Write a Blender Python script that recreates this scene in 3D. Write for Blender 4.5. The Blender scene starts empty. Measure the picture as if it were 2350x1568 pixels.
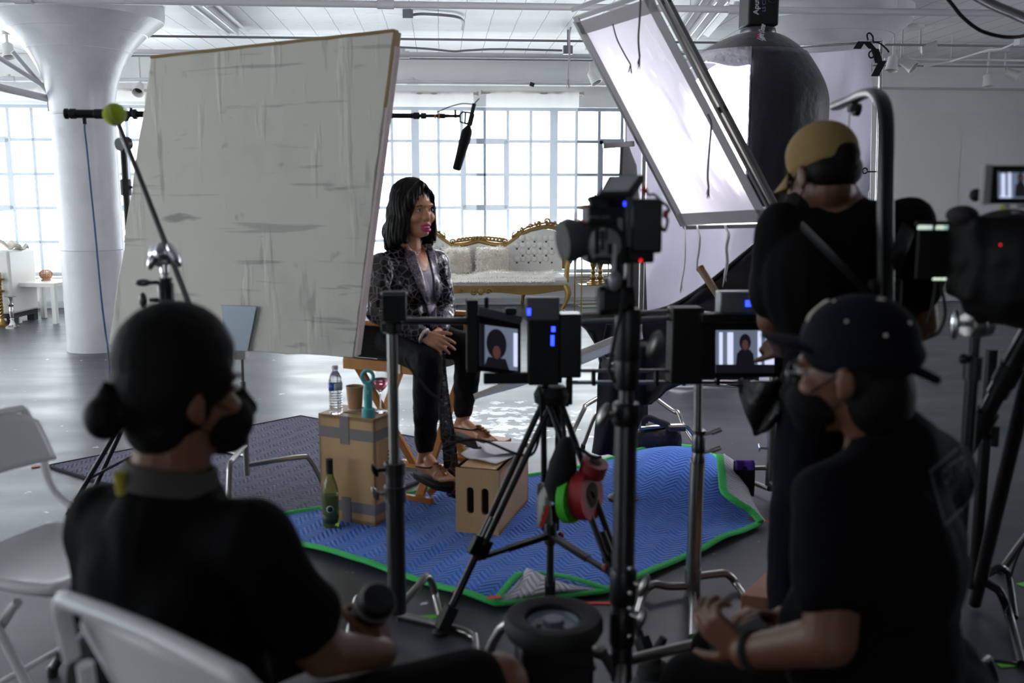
import bpy, math, random
from mathutils import Vector as V, Matrix as MX, noise
sc = bpy.context.scene
col = sc.collection
rad = math.radians
# ------------------------------------------------------------------ camera
FPX = 2200.0
CAM = V((0, 0, 1.55))
cd = bpy.data.cameras.new('camera')
cam = bpy.data.objects.new('camera', cd); col.objects.link(cam)
cam.location = CAM
cam.rotation_euler = (rad(90 - 8.75), 0, rad(-4.2))
cd.sensor_width = 36.0
cd.lens = FPX / 2350 * 36.0
cd.clip_start = 0.05; cd.clip_end = 400
cd.dof.use_dof = True
cd.dof.focus_distance = 8.5
cd.dof.aperture_fstop = 2.4
sc.camera = cam
RC = cam.rotation_euler.to_matrix()
# ------------------------------------------------------------------ world, daylight, exposure
sc.view_settings.view_transform = 'Standard'
sc.view_settings.look = 'None'
sc.view_settings.gamma = 1.0
sc.view_settings.use_curve_mapping = False
sc.view_settings.exposure = 0.12
wd = bpy.data.worlds.new('overcast_sky'); sc.world = wd
wd.use_nodes = True
_bg = wd.node_tree.nodes['Background']
_bg.inputs[0].default_value = (0.89, 0.945, 1.0, 1)
_bg.inputs[1].default_value = 9.4


def portal(loc, rot, sx, sy):
    ld = bpy.data.lights.new('daylight_portal', 'AREA')
    ld.shape = 'RECTANGLE'; ld.size = sx; ld.size_y = sy
    ld.cycles.is_portal = True
    o = bpy.data.objects.new('daylight_portal', ld); col.objects.link(o)
    o.location = loc; o.rotation_euler = rot


YW = 13.5          # inner face of the window wall
XL, XR, YB = -8.6, 9.6, -7.0
ZC = 3.34          # ceiling


# ------------------------------------------------------------------ picture ray -> point in the room
def ray(px, py):
    return RC @ V(((px - 1175) / FPX, -(py - 784) / FPX, -1))


def P(px, py, d):
    r = ray(px, py)
    return CAM + r * (d / r.y)


def G(px, py, z=0.0):
    r = ray(px, py)
    return CAM + r * ((z - CAM.z) / r.z)


def OP(px, py, p0, n):
    r = ray(px, py)
    return CAM + r * ((p0 - CAM).dot(n) / r.dot(n))


# ------------------------------------------------------------------ materials
def s2l(c):
    out = []
    for v in c:
        v /= 255.0
        out.append(v / 12.92 if v <= 0.04045 else ((v + 0.055) / 1.055) ** 2.4)
    return (*out, 1.0)


MATS = {}


def mat(name, rgb, rough=0.5, metal=0.0, spec=0.5, bump=None, var=None, emit=None, trans=0.0, ior=1.45, coat=0.0, sheen=0.0, sss=0.0):
    """bump=(scale,strength[,detail]); var=(rgb2,scale,lo,hi[,stretch])"""
    if name in MATS: return MATS[name]
    m = bpy.data.materials.new(name); m.use_nodes = True
    nt = m.node_tree; N = nt.nodes; L = nt.links
    b = N['Principled BSDF']
    b.inputs['Base Color'].default_value = s2l(rgb)
    b.inputs['Roughness'].default_value = rough
    b.inputs['Metallic'].default_value = metal
    b.inputs['Specular IOR Level'].default_value = spec
    b.inputs['IOR'].default_value = ior
    b.inputs['Transmission Weight'].default_value = trans
    b.inputs['Coat Weight'].default_value = coat
    b.inputs['Sheen Weight'].default_value = sheen
    if sss:
        b.inputs['Subsurface Weight'].default_value = sss
        b.inputs['Subsurface Radius'].default_value = (0.01, 0.004, 0.002)
    if bump or var:
        tc = N.new('ShaderNodeTexCoord')
    if var:
        no = N.new('ShaderNodeTexNoise'); no.inputs['Scale'].default_value = var[1]; no.inputs['Detail'].default_value = 5
        src = tc.outputs['Object']
        if len(var) > 4:
            mp = N.new('ShaderNodeMapping'); mp.inputs['Scale'].default_value = var[4]
            L.new(src, mp.inputs[0]); src = mp.outputs[0]
        L.new(src, no.inputs['Vector'])
        rp = N.new('ShaderNodeValToRGB')
        rp.color_ramp.elements[0].position = var[2]; rp.color_ramp.elements[0].color = s2l(rgb)
        rp.color_ramp.elements[1].position = var[3]; rp.color_ramp.elements[1].color = s2l(var[0])
        L.new(no.outputs['Fac'], rp.inputs[0]); L.new(rp.outputs[0], b.inputs['Base Color'])
    if bump:
        no2 = N.new('ShaderNodeTexNoise'); no2.inputs['Scale'].default_value = bump[0]
        no2.inputs['Detail'].default_value = bump[2] if len(bump) > 2 else 4
        L.new(tc.outputs['Object'], no2.inputs['Vector'])
        bp = N.new('ShaderNodeBump'); bp.inputs['Strength'].default_value = bump[1]; bp.inputs['Distance'].default_value = 0.02
        L.new(no2.outputs['Fac'], bp.inputs['Height']); L.new(bp.outputs[0], b.inputs['Normal'])
    if emit:
        b.inputs['Emission Color'].default_value = s2l(emit[0]); b.inputs['Emission Strength'].default_value = emit[1]
    MATS[name] = m
    return m


def nodes(m):
    return m.node_tree.nodes, m.node_tree.links, m.node_tree.nodes['Principled BSDF']


# ------------------------------------------------------------------ mesh building
ORG = {}


def frame(d, up=V((0, 0, 1))):
    d = d.normalized()
    if abs(d.dot(up)) > 0.98: up = V((0, 1, 0)) if abs(d.y) < 0.9 else V((1, 0, 0))
    x = up.cross(d).normalized(); y = d.cross(x)
    return x, y, d


def smoothpts(pts, k=6, closed=False):
    pts = [V(p) for p in pts]; n = len(pts); out = []
    rng = n if closed else n - 1
    for i in range(rng):
        g = (lambda j: pts[j % n]) if closed else (lambda j: pts[max(0, min(n - 1, j))])
        a, b, c, d = g(i - 1), g(i), g(i + 1), g(i + 2)
        for t in range(k):
            t /= k
            out.append(0.5 * ((2 * b) + (c - a) * t + (2 * a - 5 * b + 4 * c - d) * t * t + (3 * b - a - 3 * c + d) * t ** 3))
    if not closed: out.append(pts[-1])
    return out


class MB:
    def __init__(s, M=None):
        s.v = []; s.f = []; s.m = []; s.M = M

    def add(s, vs, fs, mi=0):
        o = len(s.v)
        for p in vs:
            p = V(p); s.v.append(s.M @ p if s.M else p)
        for f in fs: s.f.append([i + o for i in f]); s.m.append(mi)
        return s

    def box(s, c, size, R=None, mi=0):
        c = V(c); hx, hy, hz = size[0] / 2, size[1] / 2, size[2] / 2
        vs = []
        for x, y, z in ((-1, -1, -1), (1, -1, -1), (1, 1, -1), (-1, 1, -1), (-1, -1, 1), (1, -1, 1), (1, 1, 1), (-1, 1, 1)):
            p = V((x * hx, y * hy, z * hz))
            vs.append(c + (R @ p if R else p))
        return s.add(vs, [(3, 2, 1, 0), (4, 5, 6, 7), (0, 1, 5, 4), (1, 2, 6, 5), (2, 3, 7, 6), (3, 0, 4, 7)], mi)

    def beam(s, a, b, w, h, up=V((0, 0, 1)), mi=0):
        a, b = V(a), V(b); x, y, d = frame(b - a, up)
        R = MX((x, y, d)).transposed()
        return s.box((a + b) / 2, (w, h, (b - a).length), R, mi)

    def rings(s, rings, cap=True, closed=False, mi=0):
        n = len(rings[0]); vs = [p for r in rings for p in r]; fs = []
        m = len(rings)
        for i in range(m if closed else m - 1):
            a = i * n; b = ((i + 1) % m) * n
            for j in range(n):
                k = (j + 1) % n
                fs.append((a + j, a + k, b + k, b + j))
        if cap and not closed:
            fs.append(tuple(reversed(range(n)))); fs.append(tuple((m - 1) * n + j for j in range(n)))
        return s.add(vs, fs, mi)

    def cyl(s, a, b, r, r2=None, n=16, mi=0):
        a, b = V(a), V(b); x, y, d = frame(b - a); r2 = r if r2 is None else r2
        R = [[c + (x * math.cos(t) + y * math.sin(t)) * q for t in [2 * math.pi * i / n for i in range(n)]] for c, q in ((a, r), (b, r2))]
        return s.rings(R, mi=mi)

    def tube(s, pts, r, n=10, k=0, closed=False, flat=None, mi=0):
        pts = smoothpts(pts, k, closed) if k else [V(p) for p in pts]
        m = len(pts); x = None; R = []
        rr = r if isinstance(r, (list, tuple)) else None
        for i, p in enumerate(pts):
            if closed: d = pts[(i + 1) % m] - pts[i - 1]
            else: d = pts[min(i + 1, m - 1)] - pts[max(i - 1, 0)]
            d.normalize()
            if x is None: x, y, _ = frame(d)
            else:
                x = (x - d * x.dot(d)); x.normalize(); y = d.cross(x)
            if rr:
                t = i / (m - 1) * (len(rr) - 1); j = min(int(t), len(rr) - 2); q = rr[j] + (rr[j + 1] - rr[j]) * (t - j)
            else: q = r
            fy = flat if flat else 1.0
            R.append([p + (x * math.cos(t) + y * math.sin(t) * fy) * q for t in [2 * math.pi * a / n for a in range(n)]])
        return s.rings(R, closed=closed, mi=mi)

    def sph(s, c, r, R=None, n=16, m=10, mi=0):
        c = V(c); r = (r, r, r) if not isinstance(r, (tuple, list, V)) else r
        vs = [V((0, 0, r[2]))]; fs = []
        for i in range(1, m):
            a = math.pi * i / m
            for j in range(n):
                b = 2 * math.pi * j / n
                vs.append(V((r[0] * math.sin(a) * math.cos(b), r[1] * math.sin(a) * math.sin(b), r[2] * math.cos(a))))
        vs.append(V((0, 0, -r[2])))
        for j in range(n): fs.append((0, 1 + j, 1 + (j + 1) % n))
        for i in range(m - 2):
            for j in range(n):
                a = 1 + i * n + j; b = 1 + i * n + (j + 1) % n
                fs.append((a, a + n, b + n, b))
        e = len(vs) - 1; o = 1 + (m - 2) * n
        for j in range(n): fs.append((o + (j + 1) % n, o + j, e))
        return s.add([c + (R @ p if R else p) for p in vs], fs, mi)

    def cap(s, a, b, ra, rb, n=14):
        """tapered limb piece with round ends"""
        a, b = V(a), V(b)
        s.sph(a, ra, n=n, m=8); s.sph(b, rb, n=n, m=8)
        if (a - b).length > 1e-4: s.cyl(a, b, ra, rb, n=n)
        return s

    def limb(s, *pr):
        for (a, ra), (b, rb) in zip(pr, pr[1:]): s.cap(a, b, ra, rb)
        return s

    def lathe(s, prof, o=(0, 0, 0), ax=V((0, 0, 1)), n=24, mi=0, cap=True):
        o = V(o); x, y, d = frame(V(ax))
        R = [[o + d * z + (x * math.cos(t) + y * math.sin(t)) * max(r, 1e-4) for t in [2 * math.pi * i / n for i in range(n)]] for r, z in prof]
        return s.rings(R, mi=mi, cap=cap)

    def prism(s, pts, d, mi=0):
        """closed polygon of 3D points pushed along vector d"""
        pts = [V(p) for p in pts]; d = V(d); n = len(pts)
        vs = pts + [p + d for p in pts]
        fs = [tuple(reversed(range(n))), tuple(range(n, 2 * n))]
        for i in range(n): fs.append((i, (i + 1) % n, n + (i + 1) % n, n + i))
        return s.add(vs, fs, mi)

    def grid(s, fn, nu, nv, mi=0):
        vs = [fn(i / nu, j / nv) for j in range(nv + 1) for i in range(nu + 1)]
        fs = [(j * (nu + 1) + i, j * (nu + 1) + i + 1, (j + 1) * (nu + 1) + i + 1, (j + 1) * (nu + 1) + i) for j in range(nv) for i in range(nu)]
        return s.add(vs, fs, mi)

    def build(s, name, mats, parent=None, ang=35, bevel=0, sub=0, solid=0, remesh=0, smooth=4, flat=False, shape=None):
        mats = mats if isinstance(mats, (list, tuple)) else [mats]
        me = bpy.data.meshes.new(name)
        if parent is None:
            lo = [min(p[i] for p in s.v) for i in range(3)]; hi = [max(p[i] for p in s.v) for i in range(3)]
            org = V(((lo[0] + hi[0]) / 2, (lo[1] + hi[1]) / 2, lo[2]))
        else: org = ORG[parent.name]
        me.from_pydata([p - org for p in s.v], [], s.f)
        for m in mats: me.materials.append(m)
        if len(mats) > 1: me.polygons.foreach_set('material_index', s.m)
        me.validate()
        import bmesh
        bm = bmesh.new(); bm.from_mesh(me); bmesh.ops.recalc_face_normals(bm, faces=bm.faces); bm.to_mesh(me); bm.free()
        o = bpy.data.objects.new(name, me); col.objects.link(o)
        if parent is None: o.location = org
        else: o.parent = parent
        ORG[o.name] = org
        if remesh:
            md = o.modifiers.new('r', 'REMESH'); md.mode = 'VOXEL'; md.voxel_size = remesh; md.use_smooth_shade = True
            if smooth:
                md = o.modifiers.new('s', 'SMOOTH'); md.iterations = smooth; md.factor = 0.5
            dg = bpy.context.evaluated_depsgraph_get(); dg.update()
            nm = bpy.data.meshes.new_from_object(o.evaluated_get(dg), depsgraph=dg)
            nm.name = name; o.modifiers.clear(); o.data = nm; bpy.data.meshes.remove(me); me = nm
            if shape:
                for q in me.vertices: q.co = shape(q.co + org) - org
            me.polygons.foreach_set('use_smooth', [True] * len(me.polygons))
            return o
        if not flat:
            me.polygons.foreach_set('use_smooth', [True] * len(me.polygons))
            if not sub: me.set_sharp_from_angle(angle=rad(ang))
        if solid:
            md = o.modifiers.new('thickness', 'SOLIDIFY'); md.thickness = solid; md.offset = 0
        if bevel:
            md = o.modifiers.new('bevel', 'BEVEL'); md.width = bevel; md.segments = 2; md.limit_method = 'ANGLE'; md.angle_limit = rad(40)
        if sub:
            md = o.modifiers.new('subdivision', 'SUBSURF'); md.levels = sub; md.render_levels = sub
        return o


def tag(o, label, cat, group=None, kind=None):
    o['label'] = label; o['category'] = cat
    if group: o['group'] = group
    if kind: o['kind'] = kind
    return o


def thing(name, label, cat, loc, group=None):
    o = bpy.data.objects.new(name, None); col.objects.link(o)
    o.location = V(loc); o.empty_display_size = 0.1
    ORG[o.name] = V(loc)
    return tag(o, label, cat, group)


def structure(o):
    o['kind'] = 'structure'
    return o


def dup(root, loc, label=None, rz=0.0):
    """copy of a thing with copies of its parts and sub-parts"""
    r = root.copy(); col.objects.link(r); r.location = loc; r.rotation_euler = (0, 0, rz)
    ORG[r.name] = V(loc)
    if label: r['label'] = label
    for ch in list(root.children):
        c = ch.copy(); col.objects.link(c); c.parent = r
        for g in list(ch.children):
            q = g.copy(); col.objects.link(q); q.parent = c
    return r


def text_mesh(body, size, Mx, m, name, parent, ext=0.0006, bold=0.0):
    cu = bpy.data.curves.new(name, 'FONT'); cu.body = body; cu.size = size; cu.extrude = ext; cu.offset = bold
    cu.align_x = 'CENTER'; cu.align_y = 'CENTER'; cu.resolution_u = 3
    t = bpy.data.objects.new(name, cu); col.objects.link(t)
    dg = bpy.context.evaluated_depsgraph_get(); dg.update()
    me = bpy.data.meshes.new_from_object(t.evaluated_get(dg), depsgraph=dg)
    bpy.data.objects.remove(t); bpy.data.curves.remove(cu)
    org = ORG[parent.name]
    for q in me.vertices: q.co = (Mx @ q.co) - org
    me.materials.clear(); me.materials.append(m); me.name = name
    o = bpy.data.objects.new(name, me); col.objects.link(o); o.parent = parent
    ORG[o.name] = org
    return o


def basis(o, x, y):
    """matrix with origin o, x axis and y axis given, z = x cross y"""
    x = V(x).normalized(); y = V(y); y = (y - x * y.dot(x)).normalized(); z = x.cross(y)
    Mx = MX((x, y, z)).transposed().to_4x4(); Mx.translation = V(o)
    return Mx


def rotz(a): return MX.Rotation(a, 4, 'Z')


def T(o, a=0.0): return MX.Translation(V(o)) @ rotz(a)


rnd = random.Random(7)
# ================================================================== THE ROOM
white_paint = mat('white_paint', (228, 227, 224), 0.45, bump=(14, 0.12), var=((216, 217, 220), 1.3, 0.45, 0.8))
pipe_paint = mat('pipe_paint', (196, 195, 197), 0.4, bump=(40, 0.06))
conduit_grey = mat('conduit_grey', (128, 130, 133), 0.4)
column_paint = mat('column_paint', (212, 211, 214), 0.3, bump=(9, 0.25, 8), var=((188, 188, 194), 2.2, 0.45, 0.75))
frame_paint = mat('window_frame_paint', (150, 158, 168), 0.5)

# floor: worn dark painted concrete, glossy, with pale peeled patches
fm = mat('floor_concrete', (52, 53, 58), 0.3, spec=0.45)
N, L, b = nodes(fm)
geo = N.new('ShaderNodeNewGeometry')
n1 = N.new('ShaderNodeTexNoise'); n1.inputs['Scale'].default_value = 0.9; n1.inputs['Detail'].default_value = 7
L.new(geo.outputs['Position'], n1.inputs['Vector'])
r1 = N.new('ShaderNodeValToRGB')
r1.color_ramp.elements[0].position = 0.3; r1.color_ramp.elements[0].color = s2l((52, 53, 57))
r1.color_ramp.elements[1].position = 0.75; r1.color_ramp.elements[1].color = s2l((80, 81, 87))
L.new(n1.outputs['Fac'], r1.inputs[0])
# peeled patch
vd = N.new('ShaderNodeVectorMath'); vd.operation = 'SUBTRACT'
pc = G(1150, 965); vd.inputs[1].default_value = pc
L.new(geo.outputs['Position'], vd.inputs[0])
ln = N.new('ShaderNodeVectorMath'); ln.operation = 'LENGTH'; L.new(vd.outputs[0], ln.inputs[0])
mr = N.new('ShaderNodeMapRange'); mr.inputs[1].default_value = 0.95; mr.inputs[2].default_value = 0.3; mr.inputs[3].default_value = 0.0; mr.inputs[4].default_value = 0.22
L.new(ln.outputs['Value'], mr.inputs[0])
n2 = N.new('ShaderNodeTexNoise'); n2.inputs['Scale'].default_value = 9; n2.inputs['Detail'].default_value = 8
L.new(geo.outputs['Position'], n2.inputs['Vector'])
ad = N.new('ShaderNodeMath'); ad.operation = 'ADD'; L.new(mr.outputs[0], ad.inputs[0]); L.new(n2.outputs['Fac'], ad.inputs[1])
gt = N.new('ShaderNodeMapRange'); gt.inputs[1].default_value = 0.7; gt.inputs[2].default_value = 0.73; L.new(ad.outputs[0], gt.inputs[0])
mx = N.new('ShaderNodeMix'); mx.data_type = 'RGBA'
L.new(gt.outputs[0], mx.inputs[0]); L.new(r1.outputs[0], mx.inputs[6]); mx.inputs[7].default_value = s2l((205, 210, 216))
L.new(mx.outputs[2], b.inputs['Base Color'])
n3 = N.new('ShaderNodeTexNoise'); n3.inputs['Scale'].default_value = 2.2; n3.inputs['Detail'].default_value = 6
mp = N.new('ShaderNodeMapping'); mp.inputs['Scale'].default_value = (0.6, 1.4, 1); L.new(geo.outputs['Position'], mp.inputs[0]); L.new(mp.outputs[0], n3.inputs['Vector'])
r3 = N.new('ShaderNodeMapRange'); r3.inputs[1].default_value = 0.3; r3.inputs[2].default_value = 0.7; r3.inputs[3].default_value = 0.3; r3.inputs[4].default_value = 0.42
L.new(n3.outputs['Fac'], r3.inputs[0]); L.new(r3.outputs[0], b.inputs['Roughness'])
bp = N.new('ShaderNodeBump'); bp.inputs['Strength'].default_value = 0.05; bp.inputs['Distance'].default_value = 0.02
L.new(n3.outputs['Fac'], bp.inputs['Height']); L.new(bp.outputs[0], b.inputs['Normal'])

# ceiling: white painted board-marked concrete, joints running away from the camera
cm = mat('ceiling_boards', (220, 220, 222), 0.42)
N, L, b = nodes(cm)
geo = N.new('ShaderNodeNewGeometry'); sp = N.new('ShaderNodeSeparateXYZ'); L.new(geo.outputs['Position'], sp.inputs[0])


def mth(op, a, bb=None, N=N, L=L):
    q = N.new('ShaderNodeMath'); q.operation = op
    for i, v in enumerate((a, bb)):
        if v is None: continue
        if isinstance(v, (int, float)): q.inputs[i].default_value = v
        else: L.new(v, q.inputs[i])
    return q.outputs[0]


wn = N.new('ShaderNodeTexNoise'); wn.inputs['Scale'].default_value = 5; L.new(geo.outputs['Position'], wn.inputs['Vector'])
xx = mth('ADD', sp.outputs[0], mth('MULTIPLY', wn.outputs['Fac'], 0.02))
fx = mth('FRACT', mth('DIVIDE', xx, 0.275))
line = mth('LESS_THAN', fx, 0.03)
fy = mth('LESS_THAN', mth('FRACT', mth('DIVIDE', sp.outputs[1], 1.9)), 0.006)
line = mth('MAXIMUM', line, fy)
mp = N.new('ShaderNodeMapping'); mp.inputs['Scale'].default_value = (7, 45, 1); L.new(geo.outputs['Position'], mp.inputs[0])
wn2 = N.new('ShaderNodeTexNoise'); wn2.inputs['Scale'].default_value = 1; wn2.inputs['Detail'].default_value = 4; L.new(mp.outputs[0], wn2.inputs['Vector'])
wn3 = N.new('ShaderNodeTexNoise'); wn3.inputs['Scale'].default_value = 0.9; L.new(geo.outputs['Position'], wn3.inputs['Vector'])
dash = mth('GREATER_THAN', mth('ADD', wn2.outputs['Fac'], mth('MULTIPLY', wn3.outputs['Fac'], 0.35)), 0.87)
lm = mth('MULTIPLY', mth('MAXIMUM', line, mth('MULTIPLY', dash, 0.6)), 0.8)
mx = N.new('ShaderNodeMix'); mx.data_type = 'RGBA'; L.new(lm, mx.inputs[0])
mx.inputs[6].default_value = s2l((222, 222, 224)); mx.inputs[7].default_value = s2l((70, 70, 74))
L.new(mx.outputs[2], b.inputs['Base Color'])
bp = N.new('ShaderNodeBump'); bp.inputs['Strength'].default_value = 0.35; bp.inputs['Distance'].default_value = 0.01
L.new(wn2.outputs['Fac'], bp.inputs['Height']); L.new(bp.outputs[0], b.inputs['Normal'])

structure(MB().box(((XL + XR) / 2, (YB + YW) / 2, -0.1), (XR - XL + .6, YW - YB + .6, 0.2)).build('floor', fm))
structure(MB().box(((XL + XR) / 2, (YB + YW) / 2, ZC + 0.1), (XR - XL + .6, YW - YB + .6, 0.2)).build('ceiling', cm))

ZS = P(1350, 626, YW).z; ZT = P(1350, 247, YW).z
wx = lambda px: P(px, 440, YW).x


def wall_with_holes(name, a0, a1, holes, z0, z1, mk):
    """holes: list of (a_lo,a_hi); mk(a,b,z0,z1) -> box"""
    mb = MB(); cur = a0
    for h0, h1 in holes:
        mk(mb, cur, h0, 0, ZC); mk(mb, h0, h1, 0, z0); mk(mb, h0, h1, z1, ZC); cur = h1
    mk(mb, cur, a1, 0, ZC)
    return structure(mb.build(name, white_paint))


W1 = (wx(-535), wx(455)); W2 = (wx(630), wx(1583))


def mkb(mb, a, b_, z0, z1): mb.box(((a + b_) / 2, YW + 0.15, (z0 + z1) / 2), (b_ - a, 0.3, z1 - z0))


wall_with_holes('wall_back', XL - .3, XR + .3, [W1, W2], ZS, ZT, mkb)
LW = [(0.2, 4.4), (4.7, 8.9), (9.2, 13.2)]


def mkl(mb, a, b_, z0, z1): mb.box((XL - 0.15, (a + b_) / 2, (z0 + z1) / 2), (0.3, b_ - a, z1 - z0))


wall_with_holes('wall_left', YB - .3, YW, LW, ZS, ZT, mkl)
RW_FILL = [(5.6, 8.6)]  # unseen window, added to brighten the right wall and ceiling


def mkr(mb, a, b_, z0, z1): mb.box((XR + 0.15, (a + b_) / 2, (z0 + z1) / 2), (0.3, b_ - a, z1 - z0))


wall_with_holes('wall_right', YB - .3, YW, RW_FILL, ZS, ZT, mkr)
FW_FILL = [(-2.4, -0.6)]  # unseen window behind the camera, added as fill for board and foreground


def mkf(mb, a, b_, z0, z1): mb.box(((a + b_) / 2, YB - 0.15, (z0 + z1) / 2), (b_ - a, 0.3, z1 - z0))


wall_with_holes('wall_front', XL - .3, XR + .3, FW_FILL, ZS, ZT, mkf)

# beam along the top of the window wall, drywall panel on the right
zb = P(1000, 193, YW - .25).z
structure(MB().box(((XL + XR) / 2, YW - .16, (ZC + zb) / 2), (XR - XL, 0.32, ZC - zb)).build('trim_1', white_paint, bevel=.01))
pa, pb2 = P(2030, 256, YW), P(2207, 256, YW)
panel_paint = mat('panel_paint', (226, 224, 219), 0.6)
structure(MB().box(((pa.x + pb2.x) / 2, YW - .02, pa.z / 2), (pb2.x - pa.x, 0.04, pa.z)).build('trim_2', panel_paint))
structure(MB().box(((pb2.x + XR) / 2, YW - .012, (pa.z + .02) / 2), (XR - pb2.x - .01, 0.024, pa.z - .02)).build('trim_3', white_paint))
structure(MB().box(((XL + XR) / 2, YW - .02, .05), (XR - XL, 0.05, 0.1)).build('baseboard_back', mat('base_paint', (190, 192, 196), .5), bevel=.01))

# --- steel windows
glass = mat('old_window_glass', (240, 246, 250), 0.1)
N, L, b = nodes(glass)
tr = N.new('ShaderNodeBsdfTransparent'); tr.inputs[0].default_value = (0.97, 0.99, 1, 1)
tl = N.new('ShaderNodeBsdfTranslucent'); tl.inputs[0].default_value = s2l((246, 244, 238))
gl = N.new('ShaderNodeBsdfGlossy'); gl.inputs['Roughness'].default_value = 0.15
tc = N.new('ShaderNodeTexCoord'); no = N.new('ShaderNodeTexNoise'); no.inputs['Scale'].default_value = 1.6; no.inputs['Detail'].default_value = 6
L.new(tc.outputs['Object'], no.inputs['Vector'])
mrr = N.new('ShaderNodeMapRange'); mrr.inputs[1].default_value = 0.35; mrr.inputs[2].default_value = 0.7; mrr.inputs[3].default_value = 0.05; mrr.inputs[4].default_value = 0.45
L.new(no.outputs['Fac'], mrr.inputs[0])
m1 = N.new('ShaderNodeMixShader'); L.new(mrr.outputs[0], m1.inputs[0]); L.new(tr.outputs[0], m1.inputs[1]); L.new(tl.outputs[0], m1.inputs[2])
m2 = N.new('ShaderNodeMixShader'); m2.inputs[0].default_value = 0.05; L.new(m1.outputs[0], m2.inputs[1]); L.new(gl.outputs[0], m2.inputs[2])
L.new(m2.outputs[0], N['Material Output'].inputs['Surface'])


def steel_window(name, a0, a1, nbay, vents, pos, axis):
    """pos(a, depth, z) -> point; grid of six panes by five per bay"""
    fr = MB(); gls = MB()

    def bar(a, z, wa, wz, d):
        c = pos(a, 0.12, z)
        fr.box(c, (wa, d, wz) if axis == 'x' else (d, wa, wz))
    span = (a1 - a0) / nbay; rows = 5; rh = (ZT - ZS) / rows
    mid = (ZT + ZS) / 2
    for i in range(nbay + 1): bar(a0 + i * span, mid, 0.11, ZT - ZS, 0.09)
    for z in (ZS + .02, ZT - .02): bar((a0 + a1) / 2, z, a1 - a0, 0.05, 0.08)
    for i in range(nbay * 6):
        if i % 6: bar(a0 + i * span / 6, mid, 0.042, ZT - ZS, 0.04)
    for r in range(1, rows): bar((a0 + a1) / 2, ZS + r * rh, a1 - a0, 0.042, 0.04)
    for (i, r) in vents:        # opening sashes, two panes wide and two high, with a heavier frame
        c0 = a0 + i * span / 6; c1 = c0 + span / 3; z0 = ZS + r * rh; z1 = z0 + 2 * rh
        for a in (c0 + .02, c1 - .02): bar(a, (z0 + z1) / 2, 0.075, z1 - z0 + .04, 0.06)
        for z in (z0, z1): bar((c0 + c1) / 2, z, c1 - c0, 0.08, 0.06)
    o = structure(fr.build(name, frame_paint, bevel=.006))
    c = pos((a0 + a1) / 2, 0.13, mid)
    gls.box(c, (a1 - a0, 0.006, ZT - ZS) if axis == 'x' else (0.006, a1 - a0, ZT - ZS))
    g = gls.build('window_panes', glass, o)
    sill = MB().box(pos((a0 + a1) / 2, 0.0, ZS - .02), (a1 - a0 + .1, 0.36, .04) if axis == 'x' else (0.36, a1 - a0 + .1, .04)).build('window_sill', white_paint, o, bevel=.008)
    return o


bx = lambda a, d, z: V((a, YW + d, z))
lx = lambda a, d, z: V((XL - d, a, z))
steel_window('window_1', W1[0], W1[1], 3, [(4, 2), (8, 2), (13, 2)], bx, 'x')
steel_window('window_2', W2[0], W2[1], 3, [(2, 2), (8, 2), (14, 2)], bx, 'x')
for k, (a, b_) in enumerate(LW):
    steel_window('window_%d' % (k + 3), a, b_, 2, [(2, 2), (8, 2)], lx, 'y')
rx_ = lambda a, d, z: V((XR + d, a, z))
for k, (a, b_) in enumerate(RW_FILL):
    steel_window('window_%d' % (k + 3 + len(LW) + len(FW_FILL)), a, b_, 2, [(2, 2)], rx_, 'y')  # added fill window on the right, out of view
    portal((XR + .33, (a + b_) / 2, (ZS + ZT) / 2), (rad(90), 0, rad(90)), b_ - a, ZT - ZS)
fx_ = lambda a, d, z: V((a, YB - d, z))
for k, (a, b_) in enumerate(FW_FILL):
    steel_window('window_%d' % (k + 3 + len(LW)), a, b_, 2, [(2, 2)], fx_, 'x')  # added front fill window, out of view
    portal(((a + b_) / 2, YB - .33, (ZS + ZT) / 2), (rad(90), 0, 0), b_ - a, ZT - ZS)
for a, b_ in (W1, W2): portal(((a + b_) / 2, YW + .33, (ZS + ZT) / 2), (rad(-90), 0, 0), b_ - a, ZT - ZS)
for a, b_ in LW: portal((XL - .33, (a + b_) / 2, (ZS + ZT) / 2), (rad(90), 0, rad(-90)), b_ - a, ZT - ZS)

# --- sheer curtains on rods
sheer = mat('sheer_cloth', (236, 238, 240), 0.9)
N, L, b = nodes(sheer)


def cloth_mix(N, L, amount, colr):
    tr = N.new('ShaderNodeBsdfTransparent'); tl = N.new('ShaderNodeBsdfTranslucent'); df = N.new('ShaderNodeBsdfDiffuse')
    tl.inputs[0].default_value = colr; df.inputs[0].default_value = colr
    a = N.new('ShaderNodeMixShader'); a.inputs[0].default_value = 0.5; L.new(tl.outputs[0], a.inputs[1]); L.new(df.outputs[0], a.inputs[2])
    c = N.new('ShaderNodeMixShader'); c.inputs[0].default_value = amount; L.new(tr.outputs[0], c.inputs[1]); L.new(a.outputs[0], c.inputs[2])
    L.new(c.outputs[0], N['Material Output'].inputs['Surface'])


cloth_mix(N, L, 0.2, s2l((228, 233, 240)))
valm = mat('valance_cloth', (226, 224, 222), 0.9)
N, L, b = nodes(valm); cloth_mix(N, L, 0.86, s2l((226, 223, 220)))


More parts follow.
